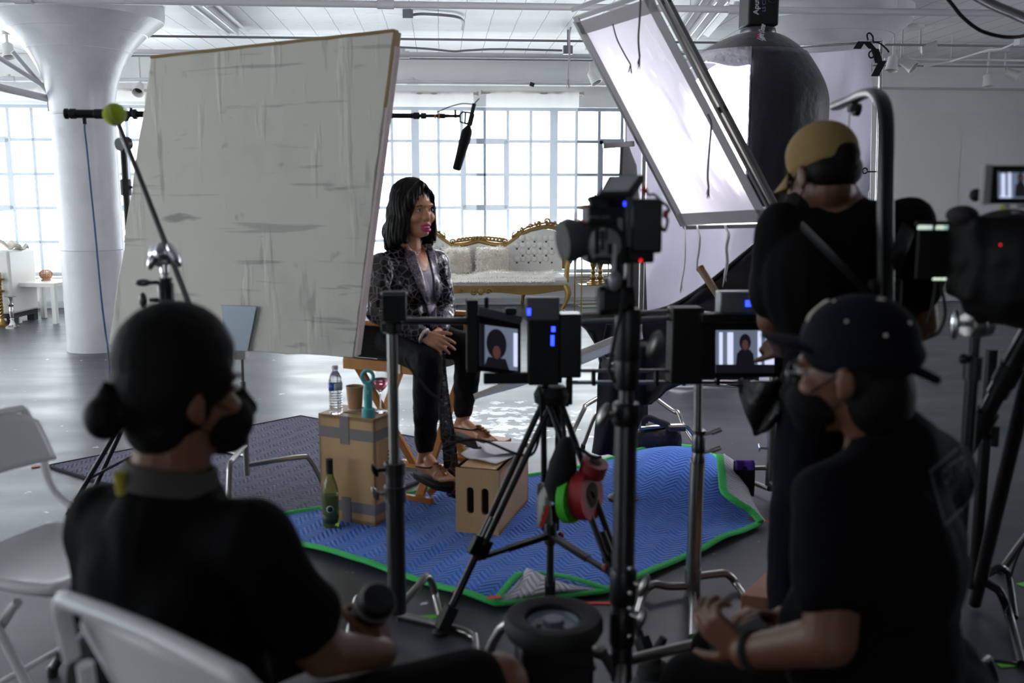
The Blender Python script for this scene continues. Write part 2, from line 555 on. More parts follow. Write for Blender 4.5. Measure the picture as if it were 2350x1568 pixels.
def curtain(px0, px1, ytop, yval, label, seed):
    D = YW - .22
    a, b_ = P(px0, ytop, D), P(px1, ytop, D); r = random.Random(seed)
    zv = P(px1, yval, D).z; x0, x1, zt = a.x, b_.x, (a.z + b_.z) / 2
    t = thing('sheer_curtain', label, 'curtain', ((x0 + x1) / 2, D, zt))
    MB().cyl((x0 - .05, D, zt), (x1 + .05, D, zt), .022, n=10).cyl((x0 - .07, D, zt), (x0 - .05, D, zt), .035).cyl((x1 + .05, D, zt), (x1 + .07, D, zt), .035).build('rod', mat('rod_wood', (172, 166, 158), .6), t)
    w = x1 - x0; ph = [r.uniform(0, 6) for _ in range(4)]
    fold = lambda u: .012 * math.sin(u * w * 26 + ph[0] + 2 * math.sin(u * w * 3 + ph[1])) + .02 * math.sin(u * w * 7 + ph[2])
    MB().grid(lambda u, v: V((x0 + w * u, D - .03 + .5 * fold(u), zt + .03 + (zv - zt - .03) * v)), int(w * 30), 3).build('valance', valm, t)
    gath = lambda u: u + .02 * math.sin(u * w * 5 + ph[3])
    MB().grid(lambda u, v: V((x0 + w * gath(u), D + .02 + fold(u) * (1 + 2 * v) + .03 * v * math.sin(u * w * 13 + ph[1]), zt + (0.06 - zt) * v)), int(w * 40), 8).build('sheet', sheer, t)


curtain(-420, 332, 205, 233, 'sheer white curtain over the window behind the white armchair', 1)
curtain(640, 1086, 214, 246, 'sheer white curtain behind the woman and the canvas board', 2)
curtain(1116, 1328, 214, 247, 'sheer white curtain on the rod above the tufted sofa', 3)

# --- concrete mushroom columns
def mushroom(px, py, label, r0=.292):
    c = G(px, py) + V((0, r0, 0)) if py else V(px)
    t = thing('concrete_column', label, 'column', c)
    zs = [(r0 + .004, 0), (r0 + .004, .06), (r0, .09), (r0, 1.0), (r0 + .004, 1.005), (r0 + .004, 1.02), (r0, 1.03), (r0, 2.3), (r0 + .006, 2.31), (r0 + .006, 2.33)]
    MB().lathe(zs, c, n=56).build('shaft', column_paint, t, ang=25)
    cap_ = [(r0 + .004, 2.32), (r0 + .01, 2.45), (.33, 2.6), (.385, 2.75), (.455, 2.88), (.475, 2.9), (.473, 2.905), (.55, 3.0), (.62, 3.07), (.632, 3.07), (.72, 3.15), (.785, 3.2), (.79, 3.2), (.8, 3.27), (.8, ZC)]
    MB().lathe(cap_, c, n=64).build('capital', column_paint, t, ang=20)
    return c


c1 = mushroom(203, 812, 'white concrete mushroom column standing left of the canvas board')
q = P(2078, 66, 9.6)
mushroom(V((q.x - .8, 9.6, 0)), None, 'white mushroom column whose wide capital shows behind the black softbox')

# --- pipes and conduits under the ceiling
def pipe(p0, p1, D, r, label, m=pipe_paint, fittings=(), name='ceiling_pipe', hang=()):
    a, b_ = P(*p0, D), P(*p1, D); z = (a.z + b_.z) / 2
    mb = MB(); mb.cyl((a.x, D, z), (b_.x, D, z), r, n=14)
    for f in fittings:
        x = P(f, p0[1], D).x
        mb.cyl((x - .07, D, z), (x + .07, D, z), r * 1.35, n=14); mb.cyl((x, D, z), (x, D, z + r * 2.2), r * .8)
    for f in hang:
        x = P(f, p0[1], D).x; mb.cyl((x, D, z), (x, D, ZC), .006, n=6)
    o = mb.build(name, m); return tag(o, label, 'pipe')


pipe((-60, 4), (2420, 26), 8.55, .03, 'thick white pipe crossing the top of the picture', fittings=(55, 885, 1690), hang=(767, 1585, 2060))
pipe((330, 84), (2420, 106), 10.35, .012, 'thin grey conduit just below the junction boxes', conduit_grey)
pipe((250, 118), (1500, 132), 11.3, .03, 'white pipe above the black boom, third from the top', fittings=(925,))
pipe((250, 127), (1500, 141), 11.5, .012, 'thin grey conduit hugging the third white pipe', conduit_grey)
pipe((-60, 178), (1500, 196), 12.9, .026, 'white sprinkler pipe along the beam over the windows', fittings=(20, 947,))
pipe((2030, 137), (2420, 138), 10.8, .014, 'white conduit at the right below the spotlights', hang=(2182,))
pipe((1990, 152), (2420, 153), 11.8, .01, 'thin dark conduit near the right wall', conduit_grey)
# wavy flexible conduit with its box
mb = MB(); mb.tube([P(x, y, 10.9) for x, y in ((905, 108), (980, 112), (1040, 118), (1070, 116), (1150, 113), (1290, 116))], .012, k=5)
mb.box(P(1303, 115, 10.9), (.1, .08, .09)).cyl(P(1303, 110, 10.9), P(1303, 110, 10.9) + V((0, 0, .2)), .01)
tag(mb.build('wavy_conduit', conduit_grey), 'wavy grey conduit ending in a square box left of the silk frame', 'conduit')
mb = MB(); c = P(937, 83, 9.9); c.z = ZC - .04
mb.box(c, (.1, .1, .08)); mb.tube([c + V((.05, 0, 0)), c + V((.15, 0, .01)), c + V((.45, .1, .01)), c + V((.55, .3, 0)), c + V((.55, .5, -.05))], .014, k=4)
tag(mb.build('junction_box', conduit_grey), 'grey junction box with a short conduit on the ceiling above the woman', 'junction box')
mb = MB(); a, b_ = P(2215, 115, 9.9), P(2350, 88, 9.0)
mb.tube([P(2120, 153, 10.8), P(2182, 141, 10.6), P(2270, 114, 9.9), P(2300, 112, 9.6), P(2345, 92, 9.2)], .012); mb.box(P(2345, 92, 9.2), (.1, .1, .1))
tag(mb.build('branch_conduit', pipe_paint), 'white branching conduit running to a box at the right edge', 'conduit')

# fluorescent troughs running away from camera
def trough(pa, pb, label):
    g = lambda p: CAM + ray(*p) * ((ZC - .04 - CAM.z) / ray(*p).z)
    a, b_ = g(pa), g(pb); d = (b_ - a).normalized(); x = V((0, 0, 1)).cross(d)
    t = thing('ceiling_light', label, 'ceiling light', (a + b_) / 2)
    MB().beam(a, b_, .12, .06).build('housing', pipe_paint, t, bevel=.004)
    for s in (-1, 1): MB().beam(a + x * s * .12 + V((0, 0, .005)), b_ + x * s * .12 + V((0, 0, .005)), .12, .012, V((0, 0, 1)) + x * s * .5).build('reflector', white_paint, t)
    for s in (-1, 1): MB().cyl(a + x * s * .05 - V((0, 0, .045)), b_ + x * s * .05 - V((0, 0, .045)), .012).build('tube', mat('dead_tube', (225, 225, 228), .25), t)


trough((450, 0), (535, 70), 'unlit fluorescent trough on the ceiling right of the left column')
trough((1660, -10), (1590, 80), 'unlit fluorescent trough between the silk frame and the softbox')

# spotlights
spot_m = mat('spot_white', (205, 203, 200), .45); spot_in = mat('spot_inside', (70, 66, 60), .3, .6)


def spotlight(px, py, D, heads, label, plate=.3):
    c = P(px, py, D)
    t = thing('spotlight', label, 'spotlight', (c.x, c.y, ZC))
    MB().lathe([(.0, 0), (plate * .5, 0), (plate * .5, .03), (.0, .03)], (c.x, c.y, ZC - .03), n=20).build('ceiling_plate', spot_m, t)
    for dx, dz, d in heads:
        a = c + V((dx, 0, dz)); d = V(d).normalized()
        MB().cyl((a.x, a.y, ZC - .02), a, .014).cyl(a, a + d * .03, .03).build('stem', spot_m, t)
        MB().lathe([(.025, 0), (.055, .02), (.06, .1), (.075, .17), (.065, .17), (.05, .1), (.0, .1)], a, d, n=18).build('lamp_head', [spot_m], t)
        MB().lathe([(.0, .098), (.045, .105), (.0, .11)], a, d, n=14).build('bulb', spot_in, t)


spotlight(1355, 160, 12.2, [(0, -.02, (.4, -.3, -.8))], 'single white spotlight beside the left edge of the silk frame', .14)
spotlight(2080, 118, 10.4, [(-.14, -.05, (-.2, -.2, -1)), (-.05, -.08, (.6, -.5, -.6)), (.15, .02, (.9, -.4, .1))], 'triple white spotlight right of the taped corner of the big silk', .34)
spotlight(2285, 160, 12.0, [(-.1, -.05, (0, -.2, -1)), (.12, -.02, (.8, -.3, -.4))], 'double white spotlight near the right wall', .3)
spotlight(16, 95, 11.5, [(0, -.02, (.2, -.3, -1))], 'small white spotlight left of the mushroom column', .1)
spotlight(322, 195, 12.9, [(0, 0, (0, -.6, -.5))], 'small round white spotlight between column and canvas board', .1)
# left diagonal strut bracket fixed to the column
mb = MB(); e = c1 + V((-.3, 0, 2.46))
mb.cyl(P(-20, 196, 9.3), e + V((0, 0, .0)), .035); mb.cyl(P(28, 118, 9.6), e + V((-.02, 0, .06)), .022); mb.cyl(P(-10, 128, 9.4), e + V((-.02, 0, .1)), .022); mb.box(e + V((0, 0, .03)), (.03, .1, .3))
tag(mb.build('strut_bracket', pipe_paint), 'white tube strut bracket bolted to the left side of the mushroom column', 'bracket')
tag(MB().box(P(1221, 194, 12.85), (.06, .012, .05), MX.Rotation(.3, 3, 'Y')).build('gaffer_tape', mat('black_tape', (22, 22, 24), .6)), 'scrap of black tape on the pipe over the windows', 'tape')
# ================================================================== BACK OF THE ROOM
white_leather = mat('white_leather', (222, 220, 214), .45, bump=(30, .05))
black_wood = mat('black_wood', (26, 25, 26), .4)
gold = mat('antique_gold', (164, 134, 82), .42, .55, bump=(60, .15))
gold_dark = mat('carved_gold', (150, 120, 72), .45, .5, bump=(70, .3))
brass = mat('brass', (150, 122, 74), .32, .9)
silver = mat('silver', (200, 198, 196), .2, .95)
fur_m = mat('white_fur', (242, 235, 224), .95, sheen=.4)
lack = mat('white_laminate', (226, 224, 218), .35)


def tufts(mb, pts_normals, n, ln, w, seed, droop=.0):
    r = random.Random(seed)
    for _ in range(n):
        p, nn = r.choice(pts_normals)
        d = (nn + V((r.uniform(-.7, .7), r.uniform(-.7, .7), r.uniform(-.7, .7) - droop))).normalized() * ln * r.uniform(.5, 1.2)
        x = d.cross(V((r.random(), r.random(), r.random()))).normalized() * w
        p = p + V((r.uniform(-.01, .01), r.uniform(-.01, .01), r.uniform(-.01, .01)))
        mb.add([p + x, p - x, p + d * .6 + x * .4 + V((0, 0, -.004)), p + d * .6 - x * .4 + V((0, 0, -.004)), p + d - V((0, 0, droop * .02))], [(0, 1, 3, 2), (2, 3, 4)])


# --- white boxy armchair at the left edge
A = P(25, 640, 11.75); A.z = 0
t = thing('armchair', 'white leather boxy armchair with black feet at the left edge', 'armchair', A)
ex = (P(86, 640, 12.35) - P(25, 640, 11.75)); ex.z = 0; wl = ex.length; ang = math.atan2(ex.y, ex.x)
Mc = T(A, ang)   # local x along the right-hand side panel, local -y... y to the left/back
h = P(50, 572, 12).z
MB(Mc).box((wl / 2, .09, .13 + (h - .13) / 2), (wl, .17, h - .13)).build('arm', white_leather, t, bevel=.03)
MB(Mc).box((wl / 2, .93, .13 + (h - .2) / 2), (wl, .17, h - .2)).build('arm', white_leather, t, bevel=.03)
MB(Mc).box((.1, .51, .13 + (h - .12) / 2), (.2, .69, h - .12)).build('backrest', white_leather, t, bevel=.04)
MB(Mc).box((.2 + (wl - .2) / 2, .51, .24), (wl - .2, .68, .2)).build('base', white_leather, t, bevel=.02)
MB(Mc).box((.2 + (wl - .2) / 2, .51, .4), (wl - .2, .66, .14)).build('seat_cushion', white_leather, t, bevel=.05)
MB(Mc).box((wl / 2, .51, .105), (wl - .02, .98, .05)).build('plinth', black_wood, t)
for x in (.07, wl - .07):
    for y in (.06, .96): MB(Mc).box((x, y, .04), (.09, .09, .08)).build('foot', black_wood, t)
mb = MB()
tl_ = P(-6, 566, 11.9)
mb.grid(lambda u, v: V((tl_.x + .24 * u, tl_.y + .25 * v + .05 * u, h + .03 + .05 * math.sin(3 * u + 1) * (1 - u) + .03 * math.sin(9 * u + 6 * v) - .22 * max(0, v - .8))), 16, 10)
tag(mb.build('throw_blanket', mat('cream_knit', (214, 206, 192), .9, bump=(60, .5)), solid=.03), 'cream blanket crumpled on top of the white armchair', 'blanket')

# --- white side table, lantern, candlesticks
def side_table():
    a = G(35, 742); c2 = G(127, 744); w = .55
    d = (c2 - a); d.normalize(); ang = math.atan2(d.y, d.x)
    Mt = T(a, ang); zt = P(35, 649, a.y).z
    t = thing('side_table', 'square white side table between armchair and column', 'table', a)
    MB(Mt).box((w / 2, w / 2, zt - .025), (w, w, .05)).build('tabletop', lack, t, bevel=.003)
    for x in (.03, w - .03):
        for y in (.03, w - .03): MB(Mt).box((x, y, (zt - .05) / 2), (.055, .055, zt - .05)).build('leg', lack, t, bevel=.003)
    return a, ang, zt


ta, tang, tz = side_table()
lp = P(106, 640, ta.y + .3); lp.z = tz
t = thing('candle_lantern', 'round copper wire candle lantern on the white side table', 'lantern', lp)
cop = mat('copper_wire', (186, 140, 104), .35, .7)
mb = MB()
for k in range(10):
    a = math.pi * k / 10
    mb.tube([lp + V((.075 * math.cos(u) * math.cos(a), .075 * math.cos(u) * math.sin(a), .075 + .06 * math.sin(u))) for u in [2 * math.pi * i / 20 for i in range(20)]], .004, n=6, closed=True)
mb.cyl(lp, lp + V((0, 0, .015)), .06)
mb.build('wire_cage', cop, t)
MB().lathe([(.0, .012), (.045, .012), (.05, .03), (.05, .09), (.0, .09)], lp, n=18).build('candle', mat('peach_wax', (226, 176, 150), .5, sss=.2), t)


def candlestick(px, py_base, py_top, kind, m, label):
    g = G(px, py_base); h = P(px, py_top, g.y).z
    t = thing('candlestick', label, 'candlestick', g)
    MB().lathe([(.0, 0), (.09, 0), (.09, .012), (.075, .02), (.05, .03), (.028, .06), (.02, .09), (.03, .1), (.015, .115), (0, .115)], g, n=6 if kind == 'plain' else 20).build('base', m, t)
    if kind == 'twist':
        mb = MB()
        for ph in (0, math.pi):
            mb.tube([g + V((.012 * math.cos(k * .55 + ph), .012 * math.sin(k * .55 + ph), .1 + (h - .24) * k / 60)) for k in range(61)], .014, n=8)
        mb.lathe([(.0, h - .25), (.05, h - .235), (.055, h - .22), (.02, h - .2), (.0, h - .2)], g)
        mb.build('stem', m, t)
        MB().lathe([(.0, h - .14), (.02, h - .14), (.03, h - .1), (.055, h - .09), (.06, h - .08), (.03, h - .07), (.025, h), (.02, h), (.0, h - .05)], g).build('cup', m, t)
    else:
        MB().lathe([(.0, .1), (.012, .1), (.02, h * .35), (.028, h * .5), (.022, h * .62), (.014, h * .66), (.03, h * .7), (.035, h * .74), (.014, h * .78), (.02, h * .9), (0, h * .9)], g).build('stem', m, t)
        MB().lathe([(.0, h * .86), (.022, h * .86), (.028, h * .95), (.07, h * .985), (.07, h), (.0, h * .99)], g).build('cup', m, t)


candlestick(6, 748, 625, 'twist', brass, 'tall twisted brass candlestick on the floor at the left edge')
candlestick(29, 752, 680, 'plain', silver, 'short silver candlestick on the floor before the white armchair')

# --- gilt tufted sofa
SX = P(1103, 640, 12.55).x; SY = 12.55
t = thing('sofa', 'white tufted sofa with carved gilt frame below the windows', 'sofa', (SX, SY, 0))
Ms = T((SX, SY, 0))
kx = 13.1 / FPX
prof = [(-1.17, .55), (-1.17, .96)]
pz = lambda y: 1.55 + (445 - y) * kx
right = [(62, 553), (75, 545), (100, 528), (125, 518), (155, 512), (178, 515), (193, 527), (198, 545)]
for dx, y in reversed(right): prof.append((-dx * kx, pz(y + 4)))
prof += [(-.2, pz(556)), (-.1, pz(552)), (0, pz(548)), (.1, pz(552)), (.2, pz(556))]
for dx, y in right: prof.append((dx * kx, pz(y + 4)))
prof += [(1.18, .96), (1.18, .55)]
outl = [V((x, .62 + .05 * (abs(x) < .35), z)) for x, z in prof]


def inset(z): return z
mb = MB(Ms).prism([V((x * .97, .55, max(.45, z - .05))) for x, z in prof], (0, .13, 0))
for s in (-1, 1):
    for row in range(4):
        for c_ in range(3):
            for dx in (0, .08): mb.sph((s * (.52 + .16 * c_ + .08 * (row % 2) + dx), .555, .67 + row * .095), (.05, .02, .045), n=10, m=6)
bk = mb.build('backrest', white_leather, t, bevel=.012)
MB(Ms).tube([V((x, .6, z - .02)) for x, z in prof], .034, n=10, k=3).build('back_rail', gold, t)
r = random.Random(3)


def scroll(mb, c, s, a0, sgn=1):
    pts = []
    for k in range(16):
        a = a0 + sgn * k * .5; q = s * (1 - k / 18)
        pts.append(V(c) + V((q * math.cos(a), -.01, q * math.sin(a))))
    mb.tube(pts, [s * .28, s * .16], n=7)
    mb.sph(V(c) + V((0, -.02, 0)), s * .35, n=8, m=6)


for s in (-1, 1):
    mb = MB(Ms)
    for k, (dx, y) in enumerate(((82, 540), (100, 529), (118, 520), (137, 513), (156, 509), (174, 512), (189, 523), (196, 540))):
        scroll(mb, (s * dx * kx, .575, pz(y) + .012), .05 if k in (3, 4) else .036, r.uniform(0, 6), s)
    for k in range(9): mb.sph((s * (90 + k * 11) * kx, .57, pz(536 - 24 * math.sin((k + 1) / 10 * 2.6))), (.02, .016, .014), n=8, m=6)
    mb.tube([(s * dx * kx, .585, pz(y) + .01) for dx, y in right[1:]], .014, n=6, k=3)
    mb.build('crest', gold_dark, t)
mb = MB(Ms)
mb.tube([(-.36, .58, pz(554)), (-.2, .58, pz(551)), (0, .58, pz(546)), (.2, .58, pz(551)), (.36, .58, pz(554))], .014, n=6, k=4)
for k in range(13):
    x = -.3 + k * .05
    mb.tube([(x, .575, pz(556 - 7 * math.cos(x * 4))), (x + .02, .56, pz(549 - 7 * math.cos(x * 4))), (x + .06, .57, pz(550 - 7 * math.cos(x * 4)))], .015, n=7, k=3)
scroll(mb, (-.36, .57, pz(553)), .04, 0); scroll(mb, (.36, .57, pz(553)), .04, 3, -1)
mb.build('crest', gold_dark, t)
for s in (-1, 1):   # buttons sunk into the tufting
    for row in range(5):
        for c_ in range(4):
            x = .52 + .16 * c_ + .08 * (row % 2); z = .62 + row * .095
            if x < 1.08 and z < 1.0: MB(Ms).sph((s * x, .543, z), (.014, .008, .014), n=8, m=6).build('button', mat('button_brown', (110, 98, 88), .4), bk)
MB(Ms).box((0, .28, .41), (2.3, .66, .13)).build('seat', white_leather, t, bevel=.05)
mb = MB(Ms)
pts = []
for k in range(41):
    x = -1.14 + 2.28 * k / 40
    pts.append((x, .27 + .03 * math.cos(x * 5.2) - .03 * math.exp(-(x / .22) ** 2)))
mb.prism([V((x, -.06, z)) for x, z in pts] + [V((1.14, -.06, .36)), V((-1.14, -.06, .36))], (0, .05, 0))
for s in (-1, 1):
    scroll(mb, (s * .1, -.07, .29), .045, 0, s); scroll(mb, (s * .25, -.07, .31), .035, 2, -s); scroll(mb, (s * .42, -.07, .32), .025, 1, s)
mb.sph((0, -.07, .29), (.04, .02, .05), n=10, m=6)
mb.build('apron', gold_dark, t)
for s in (-1, 1):
    MB(Ms).box((s * 1.13, .26, .315), (.05, .6, .07)).build('side_rail', gold, t, bevel=.01)
    MB(Ms).tube([(s * 1.17, .58, .98), (s * 1.2, .5, .8), (s * 1.2, .3, .68), (s * 1.18, .12, .66), (s * 1.15, .05, .58), (s * 1.13, 0, .4)], .034, n=10, k=5).sph((s * 1.18, .1, .67), .045, n=10, m=8).build('arm', gold, t)
    MB(Ms).tube([(s * 1.12, -.03, .36), (s * 1.15, -.06, .26), (s * 1.12, -.05, .13), (s * 1.08, -.03, .05), (s * 1.1, -.05, .012)], [.05, .045, .026, .02, .024], n=10, k=4).build('leg', gold, t)
    MB(Ms).tube([(s * .62 if s > 0 else s * 1.1, .56, .36), (s * .62 if s > 0 else s * 1.1, .6, .2), (s * .6 if s > 0 else s * 1.1, .66, .012)], [.04, .03, .022], n=10, k=4).build('leg', gold, t)
MB(Ms).tube([(-.55, .56, .36), (-.55, .6, .2), (-.53, .66, .012)], [.04, .03, .022], n=10, k=4).build('leg', gold, t)


def fur_pillow(px, w, hh, y, label, seed):
    c = P(px, 590, SY + y); c.z = .66
    vs = []; r = random.Random(seed)
    mb = MB()
    pn = []

    def pt(u, v, sgn):
        x = 2 * u - 1; z = 2 * v - 1
        b_ = (1 - x ** 4) * (1 - z ** 4)
        n_ = V((x * .5, sgn, z * .5)).normalized()
        p = c + V((w / 2 * x * (1 - .06 * z * z), sgn * .09 * b_ ** .5 + .06 * z, hh / 2 * z * (1 - .06 * x * x)))
        pn.append((p, n_)); return p
    mb.grid(lambda u, v: pt(u, v, -1), 18, 16); mb.grid(lambda u, v: pt(u, v, 1), 18, 16)
    tufts(mb, pn, 2600, .06, .006, seed, .5)
    tag(mb.build('fur_pillow', fur_m), label, 'pillow', None)


fur_pillow(1048, .38, .36, .38, 'shaggy cream fur pillow on the sofa nearest the woman', 11)
fur_pillow(1130, .44, .37, .36, 'shaggy cream fur pillow at the middle of the sofa', 12)
mb = MB(); pn = []


def thr(u, v):
    x = -.75 + 1.72 * u; y = -.1 + .5 * v; z = .512 + .03 * math.sin(x * 7) * math.sin(v * 3)
    if v < .2: z -= (.2 - v) * .5
    p = V((SX + x, SY + y, z)); pn.append((p, V((0, -.6, .6)).normalized())); return p


mb.grid(thr, 50, 10); tufts(mb, pn, 3600, .04, .005, 5, .3)
tag(mb.build('fur_throw', fur_m), 'cream fur throw spread along the sofa seat', 'throw')

# --- slim bar cart with brass candlestick
def bar_cart():
    g = G(1334, 722); w, d = .46, .34
    t = thing('bar_cart', 'slim gilt bar cart with three glass shelves right of the sofa', 'cart', g)
    Mc = T(g, .12)
    zt = P(1334, 590, g.y).z; zm = P(1334, 655, g.y).z
    rod = mat('thin_gilt', (150, 126, 82), .4, .6)
    zh = P(1334, 572, g.y).z
    for x in (0, w):
        for y in (0, d): MB(Mc).tube([(x, y, 0), (x, y, zt), (x, y, zh - .04), (x - (.03 if x == 0 else -.03), y, zh)], .009, n=8).build('post', rod, t)
    for z in (.09, zm, zt):
        mb = MB(Mc)
        for dz in (0, .05):
            mb.tube([(0, 0, z + dz), (w, 0, z + dz), (w, d, z + dz), (0, d, z + dz)], .006, n=6, closed=True)
        s = mb.build('shelf_rail', rod, t)
        MB(Mc).box((w / 2, d / 2, z - .004), (w, d, .008)).build('glass_shelf', mat('clear_glass', (235, 245, 245), .05, trans=.9), s)
    return g, zm


g, zm = bar_cart()
for px, k, lab in ((1361, 1.0, 'brass candlestick on the middle shelf of the bar cart'), (1377, 1.1, 'second brass candlestick half hidden behind the cinema camera')):
    p = P(px, 655, g.y + .17); p.z = zm
    t = thing('candlestick', lab, 'candlestick', p)
    MB().lathe([(.0, 0), (.085, 0), (.085, .02), (.06, .035), (.03, .05), (0, .05)], p).build('base', brass, t)
    MB().lathe([(.0, .04), (.02, .04), (.045, .09), (.02, .13), (.035, .16), (.018, .19), (.04, .24 * k), (.04, .3 * k), (.03, .3 * k), (0, .26 * k)], p).build('stem', brass, t)
# ================================================================== MIDDLE GROUND: board, boom, stands, blankets, boxes
black_metal = mat('black_metal', (24, 24, 26), .35, .3)
black_plastic = mat('black_plastic', (20, 20, 22), .45)
rubber = mat('black_rubber', (18, 18, 18), .7)
chrome = mat('chrome', (205, 205, 208), .18, 1.0)
steel = mat('brushed_steel', (150, 148, 146), .3, .95)
dark_steel = mat('dark_steel', (88, 87, 88), .3, .9)
black_cloth = mat('black_cloth', (15, 15, 17), .9, bump=(120, .2))

# --- big scuffed canvas bounce board
bm_ = mat('scuffed_canvas', (190, 186, 177), .85)
N, L, b = nodes(bm_)
tc = N.new('ShaderNodeTexCoord')


def stain(scale, rot, freq, lo, hi, detail=3):
    mp = N.new('ShaderNodeMapping'); mp.inputs['Scale'].default_value = scale; mp.inputs['Rotation'].default_value = (0, rot, 0)
    L.new(tc.outputs['Object'], mp.inputs[0])
    n = N.new('ShaderNodeTexNoise'); n.inputs['Scale'].default_value = freq; n.inputs['Detail'].default_value = detail; L.new(mp.outputs[0], n.inputs['Vector'])
    r = N.new('ShaderNodeMapRange'); r.inputs[1].default_value = lo; r.inputs[2].default_value = hi; L.new(n.outputs['Fac'], r.inputs[0])
    return r.outputs[0]


def mth2(op, a, bb):
    q = N.new('ShaderNodeMath'); q.operation = op; q.use_clamp = True
    for i, v in enumerate((a, bb)):
        if isinstance(v, (int, float)): q.inputs[i].default_value = v
        else: L.new(v, q.inputs[i])
    return q.outputs[0]


s1 = stain((1, 1, 4.5), .35, 3.2, .66, .74); s2 = stain((6, 1, 1), .2, 2.4, .66, .74); s3 = stain((1, 1, 1), 0, 2.6, .55, .8, 8); s4 = stain((1, 1, 1), 0, 9, .68, .76)
s5 = stain((1, 1, 16), -.6, 1.3, .64, .68); s6 = stain((1, 1, 12), .75, 1.1, .66, .7)
tot = mth2('ADD', mth2('ADD', mth2('ADD', mth2('MULTIPLY', s1, .55), mth2('MULTIPLY', mth2('MAXIMUM', s5, s6), .35)), mth2('MULTIPLY', s2, .38)), mth2('ADD', mth2('MULTIPLY', s3, .25), mth2('MULTIPLY', s4, .35)))
mx = N.new('ShaderNodeMix'); mx.data_type = 'RGBA'; L.new(tot, mx.inputs[0])
mx.inputs[6].default_value = s2l((222, 217, 206)); mx.inputs[7].default_value = s2l((110, 108, 104)); L.new(mx.outputs[2], b.inputs['Base Color'])
d1 = stain((8, 1, 1.2), .1, 1.6, .58, .7)
bp = N.new('ShaderNodeBump'); bp.inputs['Strength'].default_value = .3; bp.inputs['Distance'].default_value = .012
L.new(mth2('ADD', d1, mth2('MULTIPLY', s3, .4)), bp.inputs['Height']); L.new(bp.outputs[0], b.inputs['Normal'])
tl = P(345, 133, 4.75); tr_ = P(903, 72, 4.2)
nb = (tr_ - tl).cross(V((0, 0, 1))).normalized()
if nb.y > 0: nb = -nb
bl_, br = OP(250, 790, tl, nb), OP(812, 822, tl, nb)
t = thing('bounce_board', 'large scuffed cream canvas board standing between column and woman', 'board', (bl_ + br) / 2)
rr = random.Random(4)


def edge(a, b_, n, amp):
    o = []
    for i in range(n):
        p = a.lerp(b_, i / n); o.append(p + V((rr.uniform(-amp, amp), 0, rr.uniform(-amp, amp))))
    return o


rim = edge(tl, tr_, 16, .003) + edge(tr_, br, 20, .004) + edge(br, bl_, 16, .004) + edge(bl_, tl, 20, .003)
MB().prism(rim, -nb * .045).build('panel', bm_, t, bevel=.006)
foam = mat('pinkish_foam', (214, 198, 194), .9, bump=(80, .4))
MB().beam(tr_ + nb * .001 - nb * .022 + V((.004, 0, -.06)), br - nb * .022 + V((.004, 0, .01)), .012, .043, nb).build('edge_foam', foam, t)
MB().beam(tl - nb * .022 + V((0, 0, .004)), tr_ - nb * .022 + V((0, 0, .004)), .012, .05, nb).beam(tr_ - nb * .022 + V((.006, 0, 0)), tr_.lerp(br, .22) - nb * .022 + V((.004, 0, 0)), .012, .05, nb).build('edge_tape', mat('tan_tape', (150, 122, 78), .7), t)
# duckbill clip plate and its stand behind the front woman
a, b_, c, d = [OP(x, y, tl + nb * .012, nb) for x, y in ((508, 700), (590, 703), (570, 806), (520, 806))]
t = thing('duckbill_clip', 'blue grey metal plate clip gripping the bottom edge of the canvas board', 'clip', (c + d) / 2)
pm_ = mat('blue_grey_metal', (140, 150, 160), .4, .4)
MB().prism([a, b_, c, d], nb * .004).build('plate', pm_, t, bevel=.004)
MB().prism([p - nb * .065 for p in (a, b_, c, d)], nb * .004).build('plate', pm_, t, bevel=.004)
m_ = (c + d) / 2 - nb * .03
MB().box(m_ - V((0, 0, .02)), (.05, .07, .04)).cyl(m_ - V((0, 0, .03)), m_ - V((0, 0, .16)), .009).build('pin', steel, t)


def turtle_legs(t, base, zc, n, reach, az0, m, r=.0125, drop=.2):
    """bent tube legs of a grip stand"""
    for k in range(n):
        a = az0 + k * 2 * math.pi / n
        d = V((math.cos(a), math.sin(a), 0)); b0 = V((base.x, base.y, zc + .05 * k))
        lg = MB().tube([b0, b0 + d * reach * .62, b0 + d * reach * .78 + V((0, 0, -.03)), V((base.x, base.y, .04)) + d * reach * .97, V((base.x, base.y, .012)) + d * reach], r, n=10, k=4).build('leg', m, t)
        MB().cyl(V((base.x, base.y, .0)) + d * reach, V((base.x, base.y, .03)) + d * reach * .99, r * 1.15).build('foot', rubber, lg)


def tknob(mb, p, d, L=.05, w=.022):
    """flat wing key on a short stem"""
    d = V(d).normalized(); e = p + d * .035
    mb.cyl(p, e, .006, n=8)
    x, y, _ = frame(d)
    mb.sph(e + d * .012, (w * .35, w * 1.0, L * .6), MX((x, V((0, 0, 1)).cross(x), V((0, 0, 1)))).transposed() if False else None, n=10, m=8)
    return mb


g = V((m_.x, m_.y, 0))
t = thing('light_stand', 'steel stand carrying the canvas board clip behind the front woman', 'stand', g)
MB().cyl((g.x, g.y, .2), (g.x, g.y, m_.z - .15), .015).build('pole', steel, t)
turtle_legs(t, g, .25, 3, .42, .5, steel)

